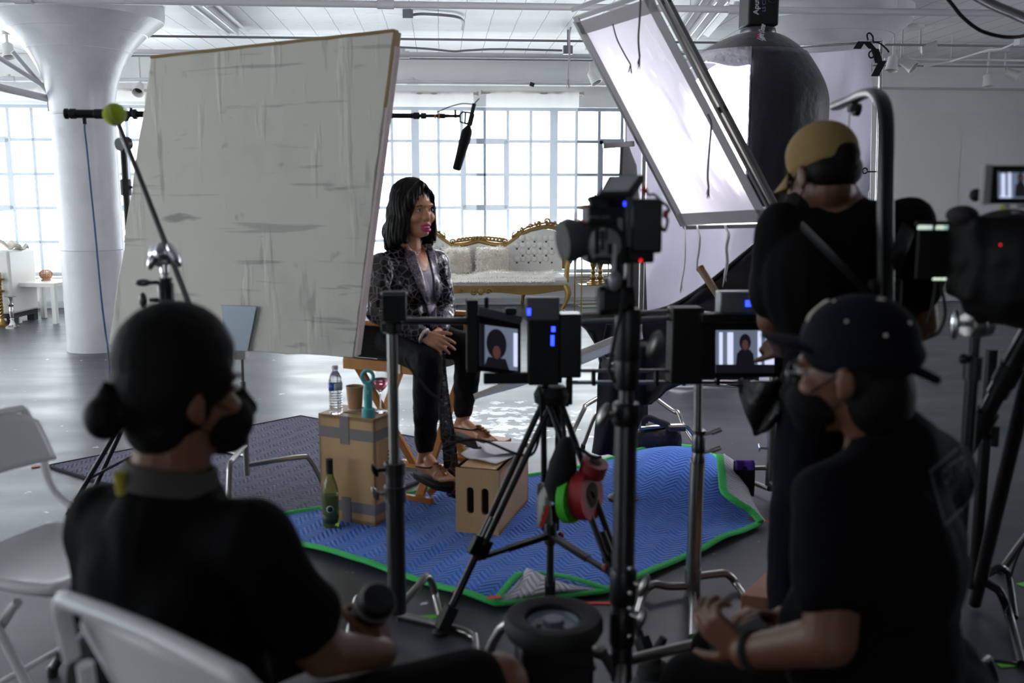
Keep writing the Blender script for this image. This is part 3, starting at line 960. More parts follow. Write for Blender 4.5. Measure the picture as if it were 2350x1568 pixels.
# --- grip stand with tennis ball on its arm
D = 2.95
hd = P(376, 582, D)
t = thing('grip_stand', 'dark grip stand with chrome grip head in front of the canvas board', 'stand', (hd.x, D, 0))
MB().lathe([(.02, .2), (.02, .75), (.024, .75), (.024, .8), (.016, .8)], (hd.x, D, 0)).build('base_tube', dark_steel, t)
pm2 = P(370, 640, D).z
MB().cyl((hd.x, D, .8), (hd.x, D, pm2), .017).lathe([(.024, P(0, 716, D).z), (.024, P(0, 655, D).z), (.02, P(0, 650, D).z), (.02, P(0, 640, D).z)], (hd.x, D, 0)).build('riser', black_metal, t)
MB().cyl((hd.x, D, pm2), (hd.x, D, hd.z - .03), .011).build('pin', steel, t)
for y, sx in ((648, -1), (688, -1)):
    p = P(368, y, D); mb = MB(); mb.cyl(p, p + V((sx * .03, -.01, 0)), .006); mb.sph(p + V((sx * .048, -.01, .0)), (.012, .012, .024) if y == 688 else (.024, .012, .011)); mb.build('wing_key', dark_steel, t)
ax = V((.75, -.6, .15)).normalized()
gh = MB().cyl(hd - ax * .03, hd - ax * .008, .034, n=24).cyl(hd - ax * .006, hd + ax * .016, .036, n=24).cyl(hd + ax * .016, hd + ax * .035, .02)
gh.cyl(hd - V((0, 0, .06)), hd, .014)
grip = gh.build('grip_head', chrome, t, bevel=.003)
kc = P(400, 585, D - .05)
MB().cyl(hd, kc, .009).sph(kc, (.014, .022, .04), MX.Rotation(rad(-25), 3, 'Y'), n=14, m=10).build('tee_handle', chrome, grip)
kc = P(348, 601, D - .02)
MB().cyl(hd - V((0, 0, .04)), kc, .007).sph(kc, (.012, .012, .026), MX.Rotation(rad(18), 3, 'Y')).build('wing_key', chrome, t)
turtle_legs(t, V((hd.x, D, 0)), .16, 3, .45, .9, dark_steel, .014)
a, b_ = P(268, 275, D + .02), P(445, 725, D - .02)
t = thing('extension_rod', 'thin grey grip rod slanting across the canvas board', 'grip arm', b_)
MB().cyl(a, b_, .0085).build('rod', dark_steel, t)
tb = mat('tennis_felt', (166, 190, 24), .9, bump=(180, .4), sheen=.3)
c = P(263, 263, D + .02)
t = thing('tennis_ball', 'yellow green tennis ball stuck on the end of the slanting grip rod', 'ball', c - V((0, 0, .034)))
fl = MB().sph(c, .0335, n=28, m=18).build('felt', tb, t)
pts = []
for k in range(40):
    u = 2 * math.pi * k / 40
    q = V((math.cos(u) + .35 * math.cos(3 * u) * .6, math.sin(u) - .35 * math.sin(3 * u) * .6, 1.1 * math.sin(2 * u) * .75)); pts.append(c + q.normalized() * .0335)
MB().tube(pts, .0009, n=6, closed=True).build('seam', mat('ball_seam', (215, 218, 200), .8), t)

# --- boom pole, microphone, cable and its stand
DB = 5.0
zb_ = P(640, 264, DB).z
X = lambda px: P(px, 264, DB).x
t = thing('boom_pole', 'long black boom pole reaching behind the canvas board', 'boom pole', (X(640), DB, zb_))
MB().cyl((X(150), DB, zb_), (X(245), DB, zb_), .021).cyl((X(245), DB, zb_), (X(700), DB, zb_), .016).build('tube', black_metal, t)
MB().cyl((X(700), DB, zb_), (X(950), DB, zb_), .013).cyl((X(950), DB, zb_), (X(1030), DB, zb_), .009).build('tube', black_metal, t)
for px, w, r_ in ((153, 8, .026), (168, 14, .025), (228, 22, .024), (310, 9, .026), (956, 15, .017), (972, 13, .016), (1015, 14, .013)):
    MB().cyl((X(px - w / 2), DB, zb_), (X(px + w / 2), DB, zb_), r_, n=18).build('collar', black_plastic, t, bevel=.003)
MB().cyl((X(997), DB, zb_ - .004), (X(1000), DB, zb_ - .004), .013).cyl((X(1006), DB, zb_), (X(1009), DB, zb_), .013).build('band', mat('orange_band', (206, 140, 84), .5), t)
MB().cyl((X(193), DB, zb_), (X(193), DB, zb_ - .05), .012).build('socket', black_metal, t)
mb = MB(); cx = X(1072)
mb.cyl((X(1030), DB, zb_), (X(1056), DB, zb_), .008).cyl((X(1045), DB, zb_ - .01), (X(1045), DB, zb_ + .03), .006)
mb.tube([P(1056, 262, DB), P(1062, 257, DB), P(1080, 259, DB), P(1086, 268, DB), P(1082, 281, DB), P(1070, 284, DB), P(1056, 280, DB)], .005, closed=True)
mb.tube([P(1068, 258, DB), P(1067, 283, DB)], .005); mb.cyl(P(1089, 238, DB), P(1075, 292, DB), .011); mb.box(P(1082, 275, DB), (.02, .03, .06), MX.Rotation(.25, 3, 'Y'))
mb.build('shock_mount', black_plastic, t)
tag(MB().tube([P(1003, 258, DB), P(1030, 246, DB), P(1060, 238, DB), P(1086, 239, DB), P(1092, 234, DB), P(1100, 226, DB)], .003, n=6, k=5).build('microphone_cable', rubber), 'thin black cable looping over the microphone mount', 'cable')
a, b_ = P(1076, 288, DB), P(1047, 391, DB); d = (b_ - a); ln = d.length
t = thing('shotgun_microphone', 'black foam covered microphone hanging from the boom tip', 'microphone', b_)
MB().lathe([(.0, 0), (.012, .004), (.024, .022), (.028, .04), (.028, .09), (.023, ln * .75), (.022, ln - .006), (.015, ln), (.0, ln)], a, d, n=20).build('foam_cover', black_cloth, t)
MB().cyl(a - d.normalized() * .06, a + d.normalized() * .03, .01).build('capsule_body', black_metal, t)
tag(MB().tube([(X(193), DB, zb_ - .05)] + [P(x, y, q) for x, y, q in ((194, 296, DB), (199, 340, DB), (208, 430, DB), (219, 540, DB), (232, 680, DB), (243, 770, 5.05), (250, 830, 5.1))] + [G(262, 1010) + V((0, 0, .01)), G(330, 1040) + V((0, 0, .01))], .005, n=8, k=5).build('audio_cable', mat('blue_cable', (52, 96, 138), .5)), 'blue audio cable hanging down from the left end of the boom', 'cable')
xs = P(283, 340, 5.0).x
t = thing('light_stand', 'tall black tripod stand holding the boom pole beside the column', 'stand', (xs, DB, 0))
MB().cyl((xs, DB, .2), (xs, DB, P(0, 540, DB).z), .022).build('base_tube', black_metal, t)
MB().cyl((xs, DB, P(0, 540, DB).z), (xs, DB, P(0, 335, DB).z), .017).build('riser', black_metal, t)
zc = P(0, 430, DB).z
MB().cyl((xs, DB, zc - .04), (xs, DB, zc + .04), .027).cyl((xs, DB, zc), (xs + .05, DB, zc), .006).sph((xs + .05, DB, zc), (.008, .012, .014)).build('collar', black_plastic, t)
zc = P(0, 332, DB).z
MB().cyl((xs - .01, DB - .03, zc), (xs + .02, DB + .02, zc + .01), .032).cyl((xs + .0, DB, zc - .04), (xs, DB, zc + .05), .014).tube([(xs - .01, DB, zc + .04), (xs - .012, DB, zb_ - .03), (xs + .03, DB - .01, zb_ - .028), (xs + .05, DB, zb_ + .03)], .007, k=4).build('boom_holder', black_plastic, t)
hub = V((xs, DB, .52)); ring = V((xs, DB, .22))
for q in (G(156, 1184), G(203, 1155), G(330, 1120)):
    q = q + V((0, 0, .01))
    lg = MB().cyl(hub, q, .012).build('leg', black_metal, t); MB().cyl(q - V((0, 0, .01)), q + (hub - q) * .05, .015).build('foot', rubber, lg)
    MB().cyl(ring, hub.lerp(q, .72), .007).build('brace', black_metal, t)
MB().lathe([(.03, .47), (.03, .56)], (xs, DB, 0)).lathe([(.026, .19), (.026, .25)], (xs, DB, 0)).cyl((xs, DB, .2), (xs, DB, .5), .02).build('leg_hub', black_plastic, t)

# --- moving blankets
def quilt(name, rgb, rgb2, freq):
    m = mat(name, rgb, .92, sheen=.2); N, L, b = nodes(m)
    tc = N.new('ShaderNodeTexCoord'); mp = N.new('ShaderNodeMapping'); mp.inputs['Rotation'].default_value = (0, 0, .5)
    L.new(tc.outputs['Object'], mp.inputs[0])
    sp = N.new('ShaderNodeSeparateXYZ'); L.new(mp.outputs[0], sp.inputs[0])

    def q(op, a, c=None):
        z = N.new('ShaderNodeMath'); z.operation = op
        for i, v in enumerate((a, c)):
            if v is None: continue
            if isinstance(v, (int, float)): z.inputs[i].default_value = v
            else: L.new(v, z.inputs[i])
        return z.outputs[0]
    zig = q('PINGPONG', sp.outputs[0], .055)
    f = q('FRACT', q('DIVIDE', q('ADD', sp.outputs[1], zig), .032))
    h = q('SINE', q('MULTIPLY', f, math.pi))
    no = N.new('ShaderNodeTexNoise'); no.inputs['Scale'].default_value = 16; no.inputs['Detail'].default_value = 5; L.new(tc.outputs['Object'], no.inputs['Vector'])
    seam = q('MULTIPLY', q('LESS_THAN', h, .3), .6)
    fac = q('MULTIPLY', seam, q('GREATER_THAN', no.outputs['Fac'], .46))
    mx = N.new('ShaderNodeMix'); mx.data_type = 'RGBA'; L.new(fac, mx.inputs[0]); mx.inputs[6].default_value = s2l(rgb); mx.inputs[7].default_value = s2l(rgb2)
    L.new(mx.outputs[2], b.inputs['Base Color'])
    bp = N.new('ShaderNodeBump'); bp.inputs['Strength'].default_value = .9; bp.inputs['Distance'].default_value = .012
    L.new(q('ADD', q('POWER', h, .5), q('MULTIPLY', no.outputs['Fac'], .8)), bp.inputs['Height']); L.new(bp.outputs[0], b.inputs['Normal'])
    return m


blue_q = quilt('blue_quilt', (56, 114, 214), (84, 136, 226), 1)
navy_q = quilt('navy_quilt', (38, 38, 78), (88, 88, 128), 1)
back_q = quilt('grey_quilt_backing', (196, 194, 206), (170, 168, 182), 1)
green_hem = mat('green_hem', (66, 190, 98), .85, bump=(70, .3))


def blanket_z(p, seed, amp):
    q = V((p.x * 2.2, p.y * 2.2, seed)); r = noise.noise(q) * .5 + noise.noise(q * 2.3) * .25
    return max(0, r) * amp


QA, QB, QC, QD = G(535, 1211), G(1248, 1432), G(1742, 1212), G(1600, 1042)
f0, f1 = G(1136, 1399), G(1392, 1368)
fd = (f1 - f0).normalized(); fn = V((-fd.y, fd.x, 0))
if (QB - f0).dot(fn) > 0: fn = -fn
bc = G(1560, 1100)


def bz(p):
    d = p - bc; d = V((d.x, d.y * .75, 0)).length
    e = max(0, min(1, (p - f0).dot(fn) / .15))
    return .018 + .14 * math.exp(-(d / .3) ** 2) + .045 * blanket_z(p, 3, 1) * e


def bfn(u, v):
    p = QA.lerp(QB, u).lerp(QD.lerp(QC, u), v)
    s = (p - f0).dot(fn)
    if s < 0: p = p - fn * s
    p.z = bz(p); return p


t = thing('moving_blanket', 'blue quilted moving blanket with green hem under the woman', 'blanket', (QA + QC) / 2)
MB().grid(bfn, 90, 60).build('quilt', blue_q, t, solid=.014)
hem = []
for k in range(41): hem.append(bfn(k / 40, 0))
for k in range(1, 41): hem.append(bfn(1, k / 40))
for k in range(1, 41): hem.append(bfn(1 - k / 40, 1))
for k in range(1, 40): hem.append(bfn(0, 1 - k / 40))
MB().tube([p + V((0, 0, .004)) for p in hem], .017, n=8, closed=True, flat=.6).build('hem', green_hem, t)
# turned-over corner at the front and the lifted right edge, pale backing outside
fl0, fl1, fl2 = f0, f1, f0.lerp(f1, .42) + fn * .22
MB().grid(lambda u, v: (f0.lerp(f1, u)).lerp(fl2, v) + V((0, 0, .022 + .07 * math.sin(math.pi * u) * (1 - v) ** .5 * (v + .25) + .02 * math.sin(5 * u) * v)), 22, 10).build('turned_corner', back_q, t, solid=.008)
MB().tube([f0 + V((0, 0, .03)), f0.lerp(fl2, .6) + V((0, 0, .06)), fl2 + V((0, 0, .035)), f1.lerp(fl2, .5) + V((0, 0, .05)), f1 + V((0, 0, .03))], .015, n=8, k=6, flat=.6).build('hem', green_hem, t)
up = [G(1652, 1046, .20), G(1657, 1090, .17), G(1662, 1128, .14), G(1690, 1152, .11), G(1722, 1172, .07), G(1746, 1198, .035)]
lo_ = [G(1658, 1043, .19), G(1686, 1062, .16), G(1706, 1100, .11), G(1722, 1140, .06), G(1740, 1180, .035), G(1749, 1200, .03)]
us, ls = smoothpts(up, 6), smoothpts(lo_, 6); n_ = len(us) - 1
MB().grid(lambda u, v: us[round(u * n_)].lerp(ls[round(u * n_)], v) + V((.03, .02, 0)) * math.sin(math.pi * v) * .6, n_, 6).build('turned_edge', back_q, t, solid=.01)
MB().tube(us, .02, n=8, flat=.6).build('hem', green_hem, t)
NA, NB_, NC, ND = G(108, 1072), G(690, 957), G(1130, 1040), G(640, 1240)
t = thing('moving_blanket', 'dark navy quilted blanket lying on the floor behind the tall box', 'blanket', (NA + NC) / 2)


def nfn(u, v):
    p = NA.lerp(NB_, u).lerp(ND.lerp(NC, u), v)
    p.z = .004 + .03 * blanket_z(p, 9, 1) * max(0, min(1, (.98 - u) * 4)) * (1 - max(0, min(1, (v - .55) * 4))); return p


MB().grid(nfn, 70, 60).build('quilt', navy_q, t, solid=.008)
MB().tube([nfn(k / 30, 0) for k in range(31)] + [nfn(1, k / 30) for k in range(1, 31)] + [nfn(1 - k / 30, 1) for k in range(1, 31)] + [nfn(0, 1 - k / 30) for k in range(1, 30)], .009, n=6, closed=True).build('hem', mat('navy_hem', (20, 20, 34), .9), t)

# --- tape marks on the floor
red_tape = mat('red_tape', (222, 62, 42), .6); green_tape = mat('green_tape', (96, 190, 60), .6)


def tape(px, py, l, w, a, m, label, z=.003):
    p = G(px, py); p.z = z
    tag(MB(T(p, a)).box((0, 0, 0), (l, w, .0016)).build('tape_mark', m), label, 'tape')


tape(1752, 1209, .13, .025, -.5, red_tape, 'red tape strip at the right corner of the blue blanket', .03)
tape(1051, 1376, .05, .02, .6, red_tape, 'small red tape on the green hem left of the tripod foot', .035)
tape(1134, 1400, .05, .025, .2, red_tape, 'red tape at the turned front corner of the blue blanket', .05)
tape(1375, 1386, .14, .02, -.1, red_tape, 'thin red tape strip right of the turned blanket corner')
tape(92, 1071, .09, .04, .4, mat('orange_tape', (176, 92, 66), .6), 'faded orange tape at the left tip of the navy blanket', .004)
tape(992, 1418, .09, .035, .1, green_tape, 'green tape by the leg of the left steel stand')
tape(1591, 1480, .13, .035, .35, green_tape, 'green tape in front of the right steel stand foot')
tape(2322, 1527, .1, .03, .1, green_tape, 'green tape under the black tube legs at lower right')
tape(2352, 1342, .06, .03, .3, green_tape, 'green tape at the right edge of the picture')

# --- apple boxes
ply = mat('birch_plywood', (196, 158, 112), .5, var=((178, 140, 96), 3, .35, .7, (1, 1, .15)), bump=(90, .05))
ply_dark = mat('worn_plywood', (150, 112, 84), .6, var=((126, 94, 70), 5, .4, .7))
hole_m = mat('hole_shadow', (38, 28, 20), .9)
duct = mat('grey_duct_tape', (122, 116, 116), .5)
ink = mat('black_ink', (20, 18, 16), .8)


def slot(mb, c, ex, ey, L_, W_, n=10):
    """rounded hand hole outline"""
    pts = []
    for k in range(n + 1): a = -math.pi / 2 + math.pi * k / n; pts.append(c + ex * (W_ / 2 * math.cos(a)) * 1 + ey * (L_ / 2 - W_ / 2 + W_ / 2 * math.sin(a)) if False else c + ex * (W_ / 2 * math.sin(a)) + ey * (L_ / 2 - W_ / 2 + W_ / 2 * math.cos(a)))
    for k in range(n + 1): a = math.pi / 2 + math.pi * k / n; pts.append(c + ex * (W_ / 2 * math.sin(a)) + ey * (-(L_ / 2 - W_ / 2) + W_ / 2 * math.cos(a)))
    return pts


def holed_panel(mb, o, ex, ey, w, h, holes, depth, nrm):
    """panel w x h (origin at a corner) with real slots cut in it: holes = (cx, cy, L, W) slots long in ey"""
    xs = sorted({0, w} | {c - W_ / 2 for c, _, _, W_ in holes} | {c + W_ / 2 for c, _, _, W_ in holes})
    for x0, x1 in zip(xs, xs[1:]):
        hh = [hq for hq in holes if abs((x0 + x1) / 2 - hq[0]) < 1e-4]
        if not hh: mb.prism([o + ex * x0, o + ex * x1, o + ex * x1 + ey * h, o + ex * x0 + ey * h], -nrm * depth)
        else:
            c, cy, L_, W_ = hh[0]
            for s_ in (-1, 1):
                yb = 0 if s_ < 0 else h
                arc = [o + ex * (c + W_ / 2 * math.sin(a)) + ey * (cy + s_ * (L_ / 2 - W_ / 2 + W_ / 2 * math.cos(a))) for a in [-math.pi / 2 + math.pi * k / 8 for k in range(9)]]
                mb.prism([o + ex * x0 + ey * yb] + arc + [o + ex * x1 + ey * yb], -nrm * depth)


RB = V((.998, .068, 0)); VB = V((-.068, .998, 0))
dirv = lambda a, c: (RB * a + VB * c).normalized()
# tall box on end
o1 = G(862, 1209, bz(G(862, 1209)) + .006)
e1 = dirv(-.25, .164); e2 = dirv(.15, .2); e2 = V((-e1.y, e1.x, 0)); e2 = e2 if e2.y > 0 else -e2
W1_, D1_, H1_ = .305, .203, .508; up = V((0, 0, 1)); th = .018
t = thing('apple_box', 'tall plywood apple box on end with grey tape, holding the drinks', 'box', o1)
mb = MB()
mb.prism([o1, o1 + e1 * W1_, o1 + e1 * W1_ + e2 * D1_, o1 + e2 * D1_], up * th)
mb.prism([o1, o1 + e1 * W1_, o1 + e1 * W1_ + up * H1_, o1 + up * H1_], e2 * th)
mb.prism([o1 + e2 * (D1_ - th), o1 + e1 * W1_ + e2 * (D1_ - th), o1 + e1 * W1_ + e2 * (D1_ - th) + up * H1_, o1 + e2 * (D1_ - th) + up * H1_], e2 * th)
for q in (0, W1_ - th): mb.prism([o1 + e1 * q, o1 + e1 * (q + th), o1 + e1 * (q + th) + up * H1_, o1 + e1 * q + up * H1_], e2 * D1_)
holed_panel(mb, o1 + up * (H1_ + .0005), e2, e1, D1_, W1_, [(.07, .152, .115, .03), (.135, .152, .115, .03)], th, up)
body = mb.build('body', ply, t, bevel=.002)
mb = MB()


def strip(mb, p, x, lx_, y, ly, n_, k=.0012): mb.prism([p + n_ * k, p + x * lx_ + n_ * k, p + x * lx_ + y * ly + n_ * k, p + y * ly + n_ * k], -n_ * k * 1.6)


for z0 in (.40, .05):
    mb = MB(); strip(mb, o1 + up * z0, e1, W1_, up, .052, -e2); strip(mb, o1 + up * z0, e2, D1_ * .74, up, .05, -e1); mb.build('tape', duct, t)
mb = MB(); strip(mb, o1 + e1 * .135 + up * .375, e1, .05, up, H1_ - .375, -e2, .0024); mb.build('tape', duct, t)
mb = MB(); strip(mb, o1 + e1 * .135, e1, .05, up, .12, -e2, .0024); mb.build('tape', duct, t)
text_mesh('matthews', .062, basis(o1 + e2 * .135 + up * .215 - e1 * .0012, -up, e2), ink, 'stencil_text', t, bold=.001)
# lying box
o2 = G(1145, 1231, bz(G(1145, 1231)) + .006)
e1b = dirv(-.19, .085); e2b = V((-e1b.y, e1b.x, 0)); e2b = e2b if e2b.y > 0 else -e2b
W2_, D2_, H2_ = .205, .508, .305
t = thing('apple_box', 'plywood apple box with two hand slots under the paper napkin', 'box', o2)
mb = MB()
mb.prism([o2, o2 + e1b * W2_, o2 + e1b * W2_ + e2b * D2_, o2 + e2b * D2_], up * th)
mb.prism([o2 + up * (H2_ - th), o2 + e1b * W2_ + up * (H2_ - th), o2 + e1b * W2_ + e2b * D2_ + up * (H2_ - th), o2 + e2b * D2_ + up * (H2_ - th)], up * th)
for q in (0, W2_ - th): mb.prism([o2 + e1b * q, o2 + e1b * (q + th), o2 + e1b * (q + th) + up * H2_, o2 + e1b * q + up * H2_], e2b * D2_)
mb.prism([o2 + e2b * (D2_ - th), o2 + e1b * W2_ + e2b * (D2_ - th), o2 + e1b * W2_ + e2b * (D2_ - th) + up * H2_, o2 + e2b * (D2_ - th) + up * H2_], e2b * th)
holed_panel(mb, o2 - e2b * .0005, e1b, up, W2_, H2_, [(.065, .155, .125, .034), (.135, .155, .125, .034)], th, -e2b)
mb.build('body', ply, t, bevel=.002)
MB().prism([o2 + e2b * .03 + e1b * .02 + up * .03, o2 + e2b * .03 + e1b * .18 + up * .03, o2 + e2b * .03 + e1b * .18 + up * .28, o2 + e2b * .03 + e1b * .02 + up * .28], e2b * .005).build('slot_shade_sheet', hole_m, t)  # dark sheet behind the slots, its colour stands in for the shade inside
# napkin
c = o2 + up * (H2_ + .002)
mb = MB()
for (u0, v0, a, s) in ((.10, .20, .3, .2), (.07, .30, -.5, .22)):
    ex = (e1b * math.cos(a) + e2b * math.sin(a)); ey = (e2b * math.cos(a) - e1b * math.sin(a)); p0 = c + e1b * u0 + e2b * v0
    mb.grid(lambda u, v: p0 + ex * (u - .5) * s + ey * (v - .5) * s + up * (.006 + .022 * abs(math.sin(4 * u + 3 * v)) * (u * u + .1) + (.01 if s > .21 else 0)), 12, 12)
tag(mb.build('paper_napkin', mat('white_paper', (226, 224, 228), .9), solid=.001), 'crumpled white paper napkin on the plywood box with hand slots', 'napkin')
# box at lower right
q0, q1, q2 = G(1700, 1365, .2), G(1800, 1377, .2), G(1800, 1275, .2)
ex = (q1 - q0).normalized(); ey = V((-ex.y, ex.x, 0))
t = thing('apple_box', 'reddish brown wooden box between the seated man and the blanket', 'box', (q0.x, q0.y, 0))
MB().prism([V((p.x, p.y, 0)) for p in (q0, q0 + ex * .5, q0 + ex * .5 + (q2 - q0).normalized() * .34, q0 + (q2 - q0).normalized() * .34)], up * .2).build('body', mat('red_plywood', (176, 122, 96), .6, var=((156, 106, 82), 6, .4, .7)), t, bevel=.003)

# --- drinks and the fan on the tall box
top1 = lambda a, c: o1 + e1 * a + e2 * c + up * (H1_ + .002)


def water_bottle(p):
    t = thing('water_bottle', 'clear plastic water bottle with blue and white label', 'bottle', p)
    pr = [(.0, 0), (.026, .0), (.031, .006)]
    for k in range(8): z = .012 + k * .012; pr += [(.031, z), (.029, z + .006)]
    pr += [(.0315, .11), (.0315, .148), (.029, .152), (.031, .158), (.028, .172), (.018, .192), (.0125, .2), (.0125, .212), (0, .212)]
    cl = mat('clear_plastic', (244, 248, 250), .04, trans=1.0, ior=1.2)
    MB().lathe(pr, p, n=24).build('body', cl, t)
    MB().lathe([(.0, .208), (.0145, .208), (.0145, .226), (.0, .227)], p, n=20).build('cap', mat('white_cap', (222, 216, 222), .5), t)
    lb = MB()
    def arc(a0, a1, m_i):
        n = 14
        lb.grid(lambda u, v: p + V((.0322 * math.cos(a0 + (a1 - a0) * u), .0322 * math.sin(a0 + (a1 - a0) * u), .112 + .034 * v)), n, 1, mi=m_i)
    arc(rad(-150), rad(-95), 0); arc(rad(-95), rad(210), 1)
    lb.build('label', [mat('label_blue', (30, 82, 170), .5), mat('label_grey', (205, 205, 215), .5)], t, solid=.0006)


def paper_cup(p):
    t = thing('paper_cup', 'brown paper cup with white rim on the tall box', 'cup', p)
    MB().lathe([(.0, .004), (.031, .004), (.031, 0), (.032, 0), (.0415, .112), (.04, .112), (.031, .01), (0, .008)], p, n=32).build('cup_wall', mat('kraft_paper', (190, 148, 104), .7), t)
    MB().tube([p + V((.0415 * math.cos(a), .0415 * math.sin(a), .113)) for a in [2 * math.pi * k / 32 for k in range(32)]], .0022, n=8, closed=True).build('rim', mat('cup_rim', (216, 196, 182), .6), t)
    MB().tube([p + V((.033 * math.cos(a), .033 * math.sin(a), .003)) for a in [2 * math.pi * k / 32 for k in range(32)]], .003, n=8, closed=True).build('base_ring', mat('white_cap', (222, 216, 222), .5), t)


def teal_fan(p):
    m = mat('teal_plastic', (92, 182, 186), .4)
    t = thing('handheld_fan', 'teal ring shaped handheld fan standing on the tall box', 'fan', p)
    MB().lathe([(.0, 0), (.03, 0), (.031, .004), (.03, .038), (.026, .042), (0, .042)], p, n=28).build('base', m, t)
    MB().lathe([(.0, .04), (.018, .04), (.02, .1), (.02, .148), (.017, .155), (0, .155)], p, n=24).build('handle', m, t)
    rc = p + up * .188; d = V((.995, -.1, 0))
    MB().tube([rc + d * (.026 * math.cos(a)) + up * (.028 * math.sin(a)) for a in [2 * math.pi * k / 36 for k in range(36)]], .0085, n=12, closed=True).build('ring', m, t)
    MB().box(p + V((0, -.0195, .12)), (.012, .004, .02)).build('button', mat('teal_light', (150, 210, 212), .4), t, bevel=.001)


def wine_glass(p):
    gm = mat('crystal', (250, 250, 250), .02, trans=1.0, ior=1.25)
    t = thing('wine_glass', 'stemmed wine glass of pink wine by the teal fan', 'glass', p)
    MB().lathe([(.0, 0), (.032, .001), (.032, .003), (.006, .008), (.0035, .03), (.0035, .09), (.008, .098), (.03, .12), (.0385, .15), (.037, .18), (.033, .2), (.0325, .2), (.036, .18), (.0375, .15), (.029, .122), (.007, .1), (0, .098)], p, n=28).build('bowl', gm, t)
    MB().lathe([(.0, .1), (.007, .101), (.0285, .123), (.036, .145), (.0368, .158), (0, .158)], p, n=28).build('rose_wine', mat('rose_wine', (232, 150, 168), .05, trans=.9, ior=1.3), t)


bp0 = P(772, 941, o1.y + .12); water_bottle(top1(.225, .03))
paper_cup(top1(.19, .135)); teal_fan(top1(.045, .03)); wine_glass(top1(.05, .14))
# wine bottle on the floor
g = G(760, 1207, bz(G(760, 1207)) + .008)
t = thing('wine_bottle', 'green wine bottle with round white badge on the blue blanket', 'bottle', g)
MB().lathe([(.0, .006), (.02, .0), (.036, .0), (.0385, .006), (.0385, .16), (.036, .185), (.026, .215), (.0175, .24), (.0145, .27), (.0145, .305), (0, .305)], g, n=32).build('glass', mat('green_glass', (186, 200, 140), .05, trans=.85, ior=1.35), t)
MB().lathe([(.0, .008), (.034, .006), (.036, .01), (.036, .15), (0, .15)], g, n=28).build('wine', mat('green_wine', (120, 132, 60), .08, trans=.75, ior=1.3), t)
MB().lathe([(.0, .252), (.0165, .252), (.0165, .32), (.0, .321)], g, n=24).build('screw_cap', mat('dark_cap', (34, 36, 28), .4), t)
mb = MB(); mb.grid(lambda u, v: g + V((.0392 * math.cos(rad(-160 + 140 * u)), .0392 * math.sin(rad(-160 + 140 * u)), .022 + .04 * v)), 16, 2)
mb.build('label', mat('bottle_green_label', (42, 66, 44), .5), t, solid=.0005)


def disc_on(r, z, az, rad_, m, nm):
    vs = []
    mb = MB(); n = 24
    pts = [(rad_ * math.cos(2 * math.pi * k / n), rad_ * math.sin(2 * math.pi * k / n)) for k in range(n)]
    f = lambda x, zz: g + V((r * math.cos(az + x / r), r * math.sin(az + x / r), z + zz))
    mb.add([f(0, 0)] + [f(x, zz) for x, zz in pts], [(0, 1 + k, 1 + (k + 1) % n) for k in range(n)]); return mb.build(nm, m, t, solid=.0004)


disc_on(.0393, .092, rad(-88), .0165, mat('badge_white', (214, 216, 208), .5), 'badge_ring'); disc_on(.0397, .092, rad(-88), .0135, mat('badge_navy', (30, 34, 44), .5), 'badge')
# ================================================================== LIGHT, SILKS, FLAGS
silk = mat('white_silk', (236, 234, 242), .8)
N, L, b = nodes(silk)


def fabric(N, L, c1_, c2_, tw, scale, strength, fwd=0.0):
    tl = N.new('ShaderNodeBsdfTranslucent'); df = N.new('ShaderNodeBsdfDiffuse'); tl.inputs[0].default_value = c1_; df.inputs[0].default_value = c2_
    a = N.new('ShaderNodeMixShader'); a.inputs[0].default_value = tw; L.new(df.outputs[0], a.inputs[1]); L.new(tl.outputs[0], a.inputs[2])
    tc = N.new('ShaderNodeTexCoord'); mp = N.new('ShaderNodeMapping'); mp.inputs['Scale'].default_value = scale; mp.inputs['Rotation'].default_value = (0, .5, 0)
    no = N.new('ShaderNodeTexNoise'); no.inputs['Scale'].default_value = 2; no.inputs['Detail'].default_value = 5; no.inputs['Distortion'].default_value = .8
    L.new(tc.outputs['Object'], mp.inputs[0]); L.new(mp.outputs[0], no.inputs['Vector'])
    bp = N.new('ShaderNodeBump'); bp.inputs['Strength'].default_value = strength; bp.inputs['Distance'].default_value = .03; L.new(no.outputs['Fac'], bp.inputs['Height'])
    L.new(bp.outputs[0], tl.inputs['Normal']); L.new(bp.outputs[0], df.inputs['Normal'])
    rf = N.new('ShaderNodeBsdfRefraction'); rf.inputs['Roughness'].default_value = .75; rf.inputs['IOR'].default_value = 1.2; rf.inputs[0].default_value = c1_
    f = N.new('ShaderNodeMixShader'); f.inputs[0].default_value = fwd; L.new(a.outputs[0], f.inputs[1]); L.new(rf.outputs[0], f.inputs[2])
    L.new(f.outputs[0], N['Material Output'].inputs['Surface'])


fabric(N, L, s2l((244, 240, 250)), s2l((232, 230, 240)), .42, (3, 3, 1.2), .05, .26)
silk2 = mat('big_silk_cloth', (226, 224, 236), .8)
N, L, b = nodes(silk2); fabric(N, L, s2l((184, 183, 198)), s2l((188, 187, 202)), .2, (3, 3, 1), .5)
hemm = mat('grey_hem', (168, 162, 164), .8)
black_nylon = mat('black_nylon', (30, 29, 36), .5, bump=(20, .3), sheen=.2)

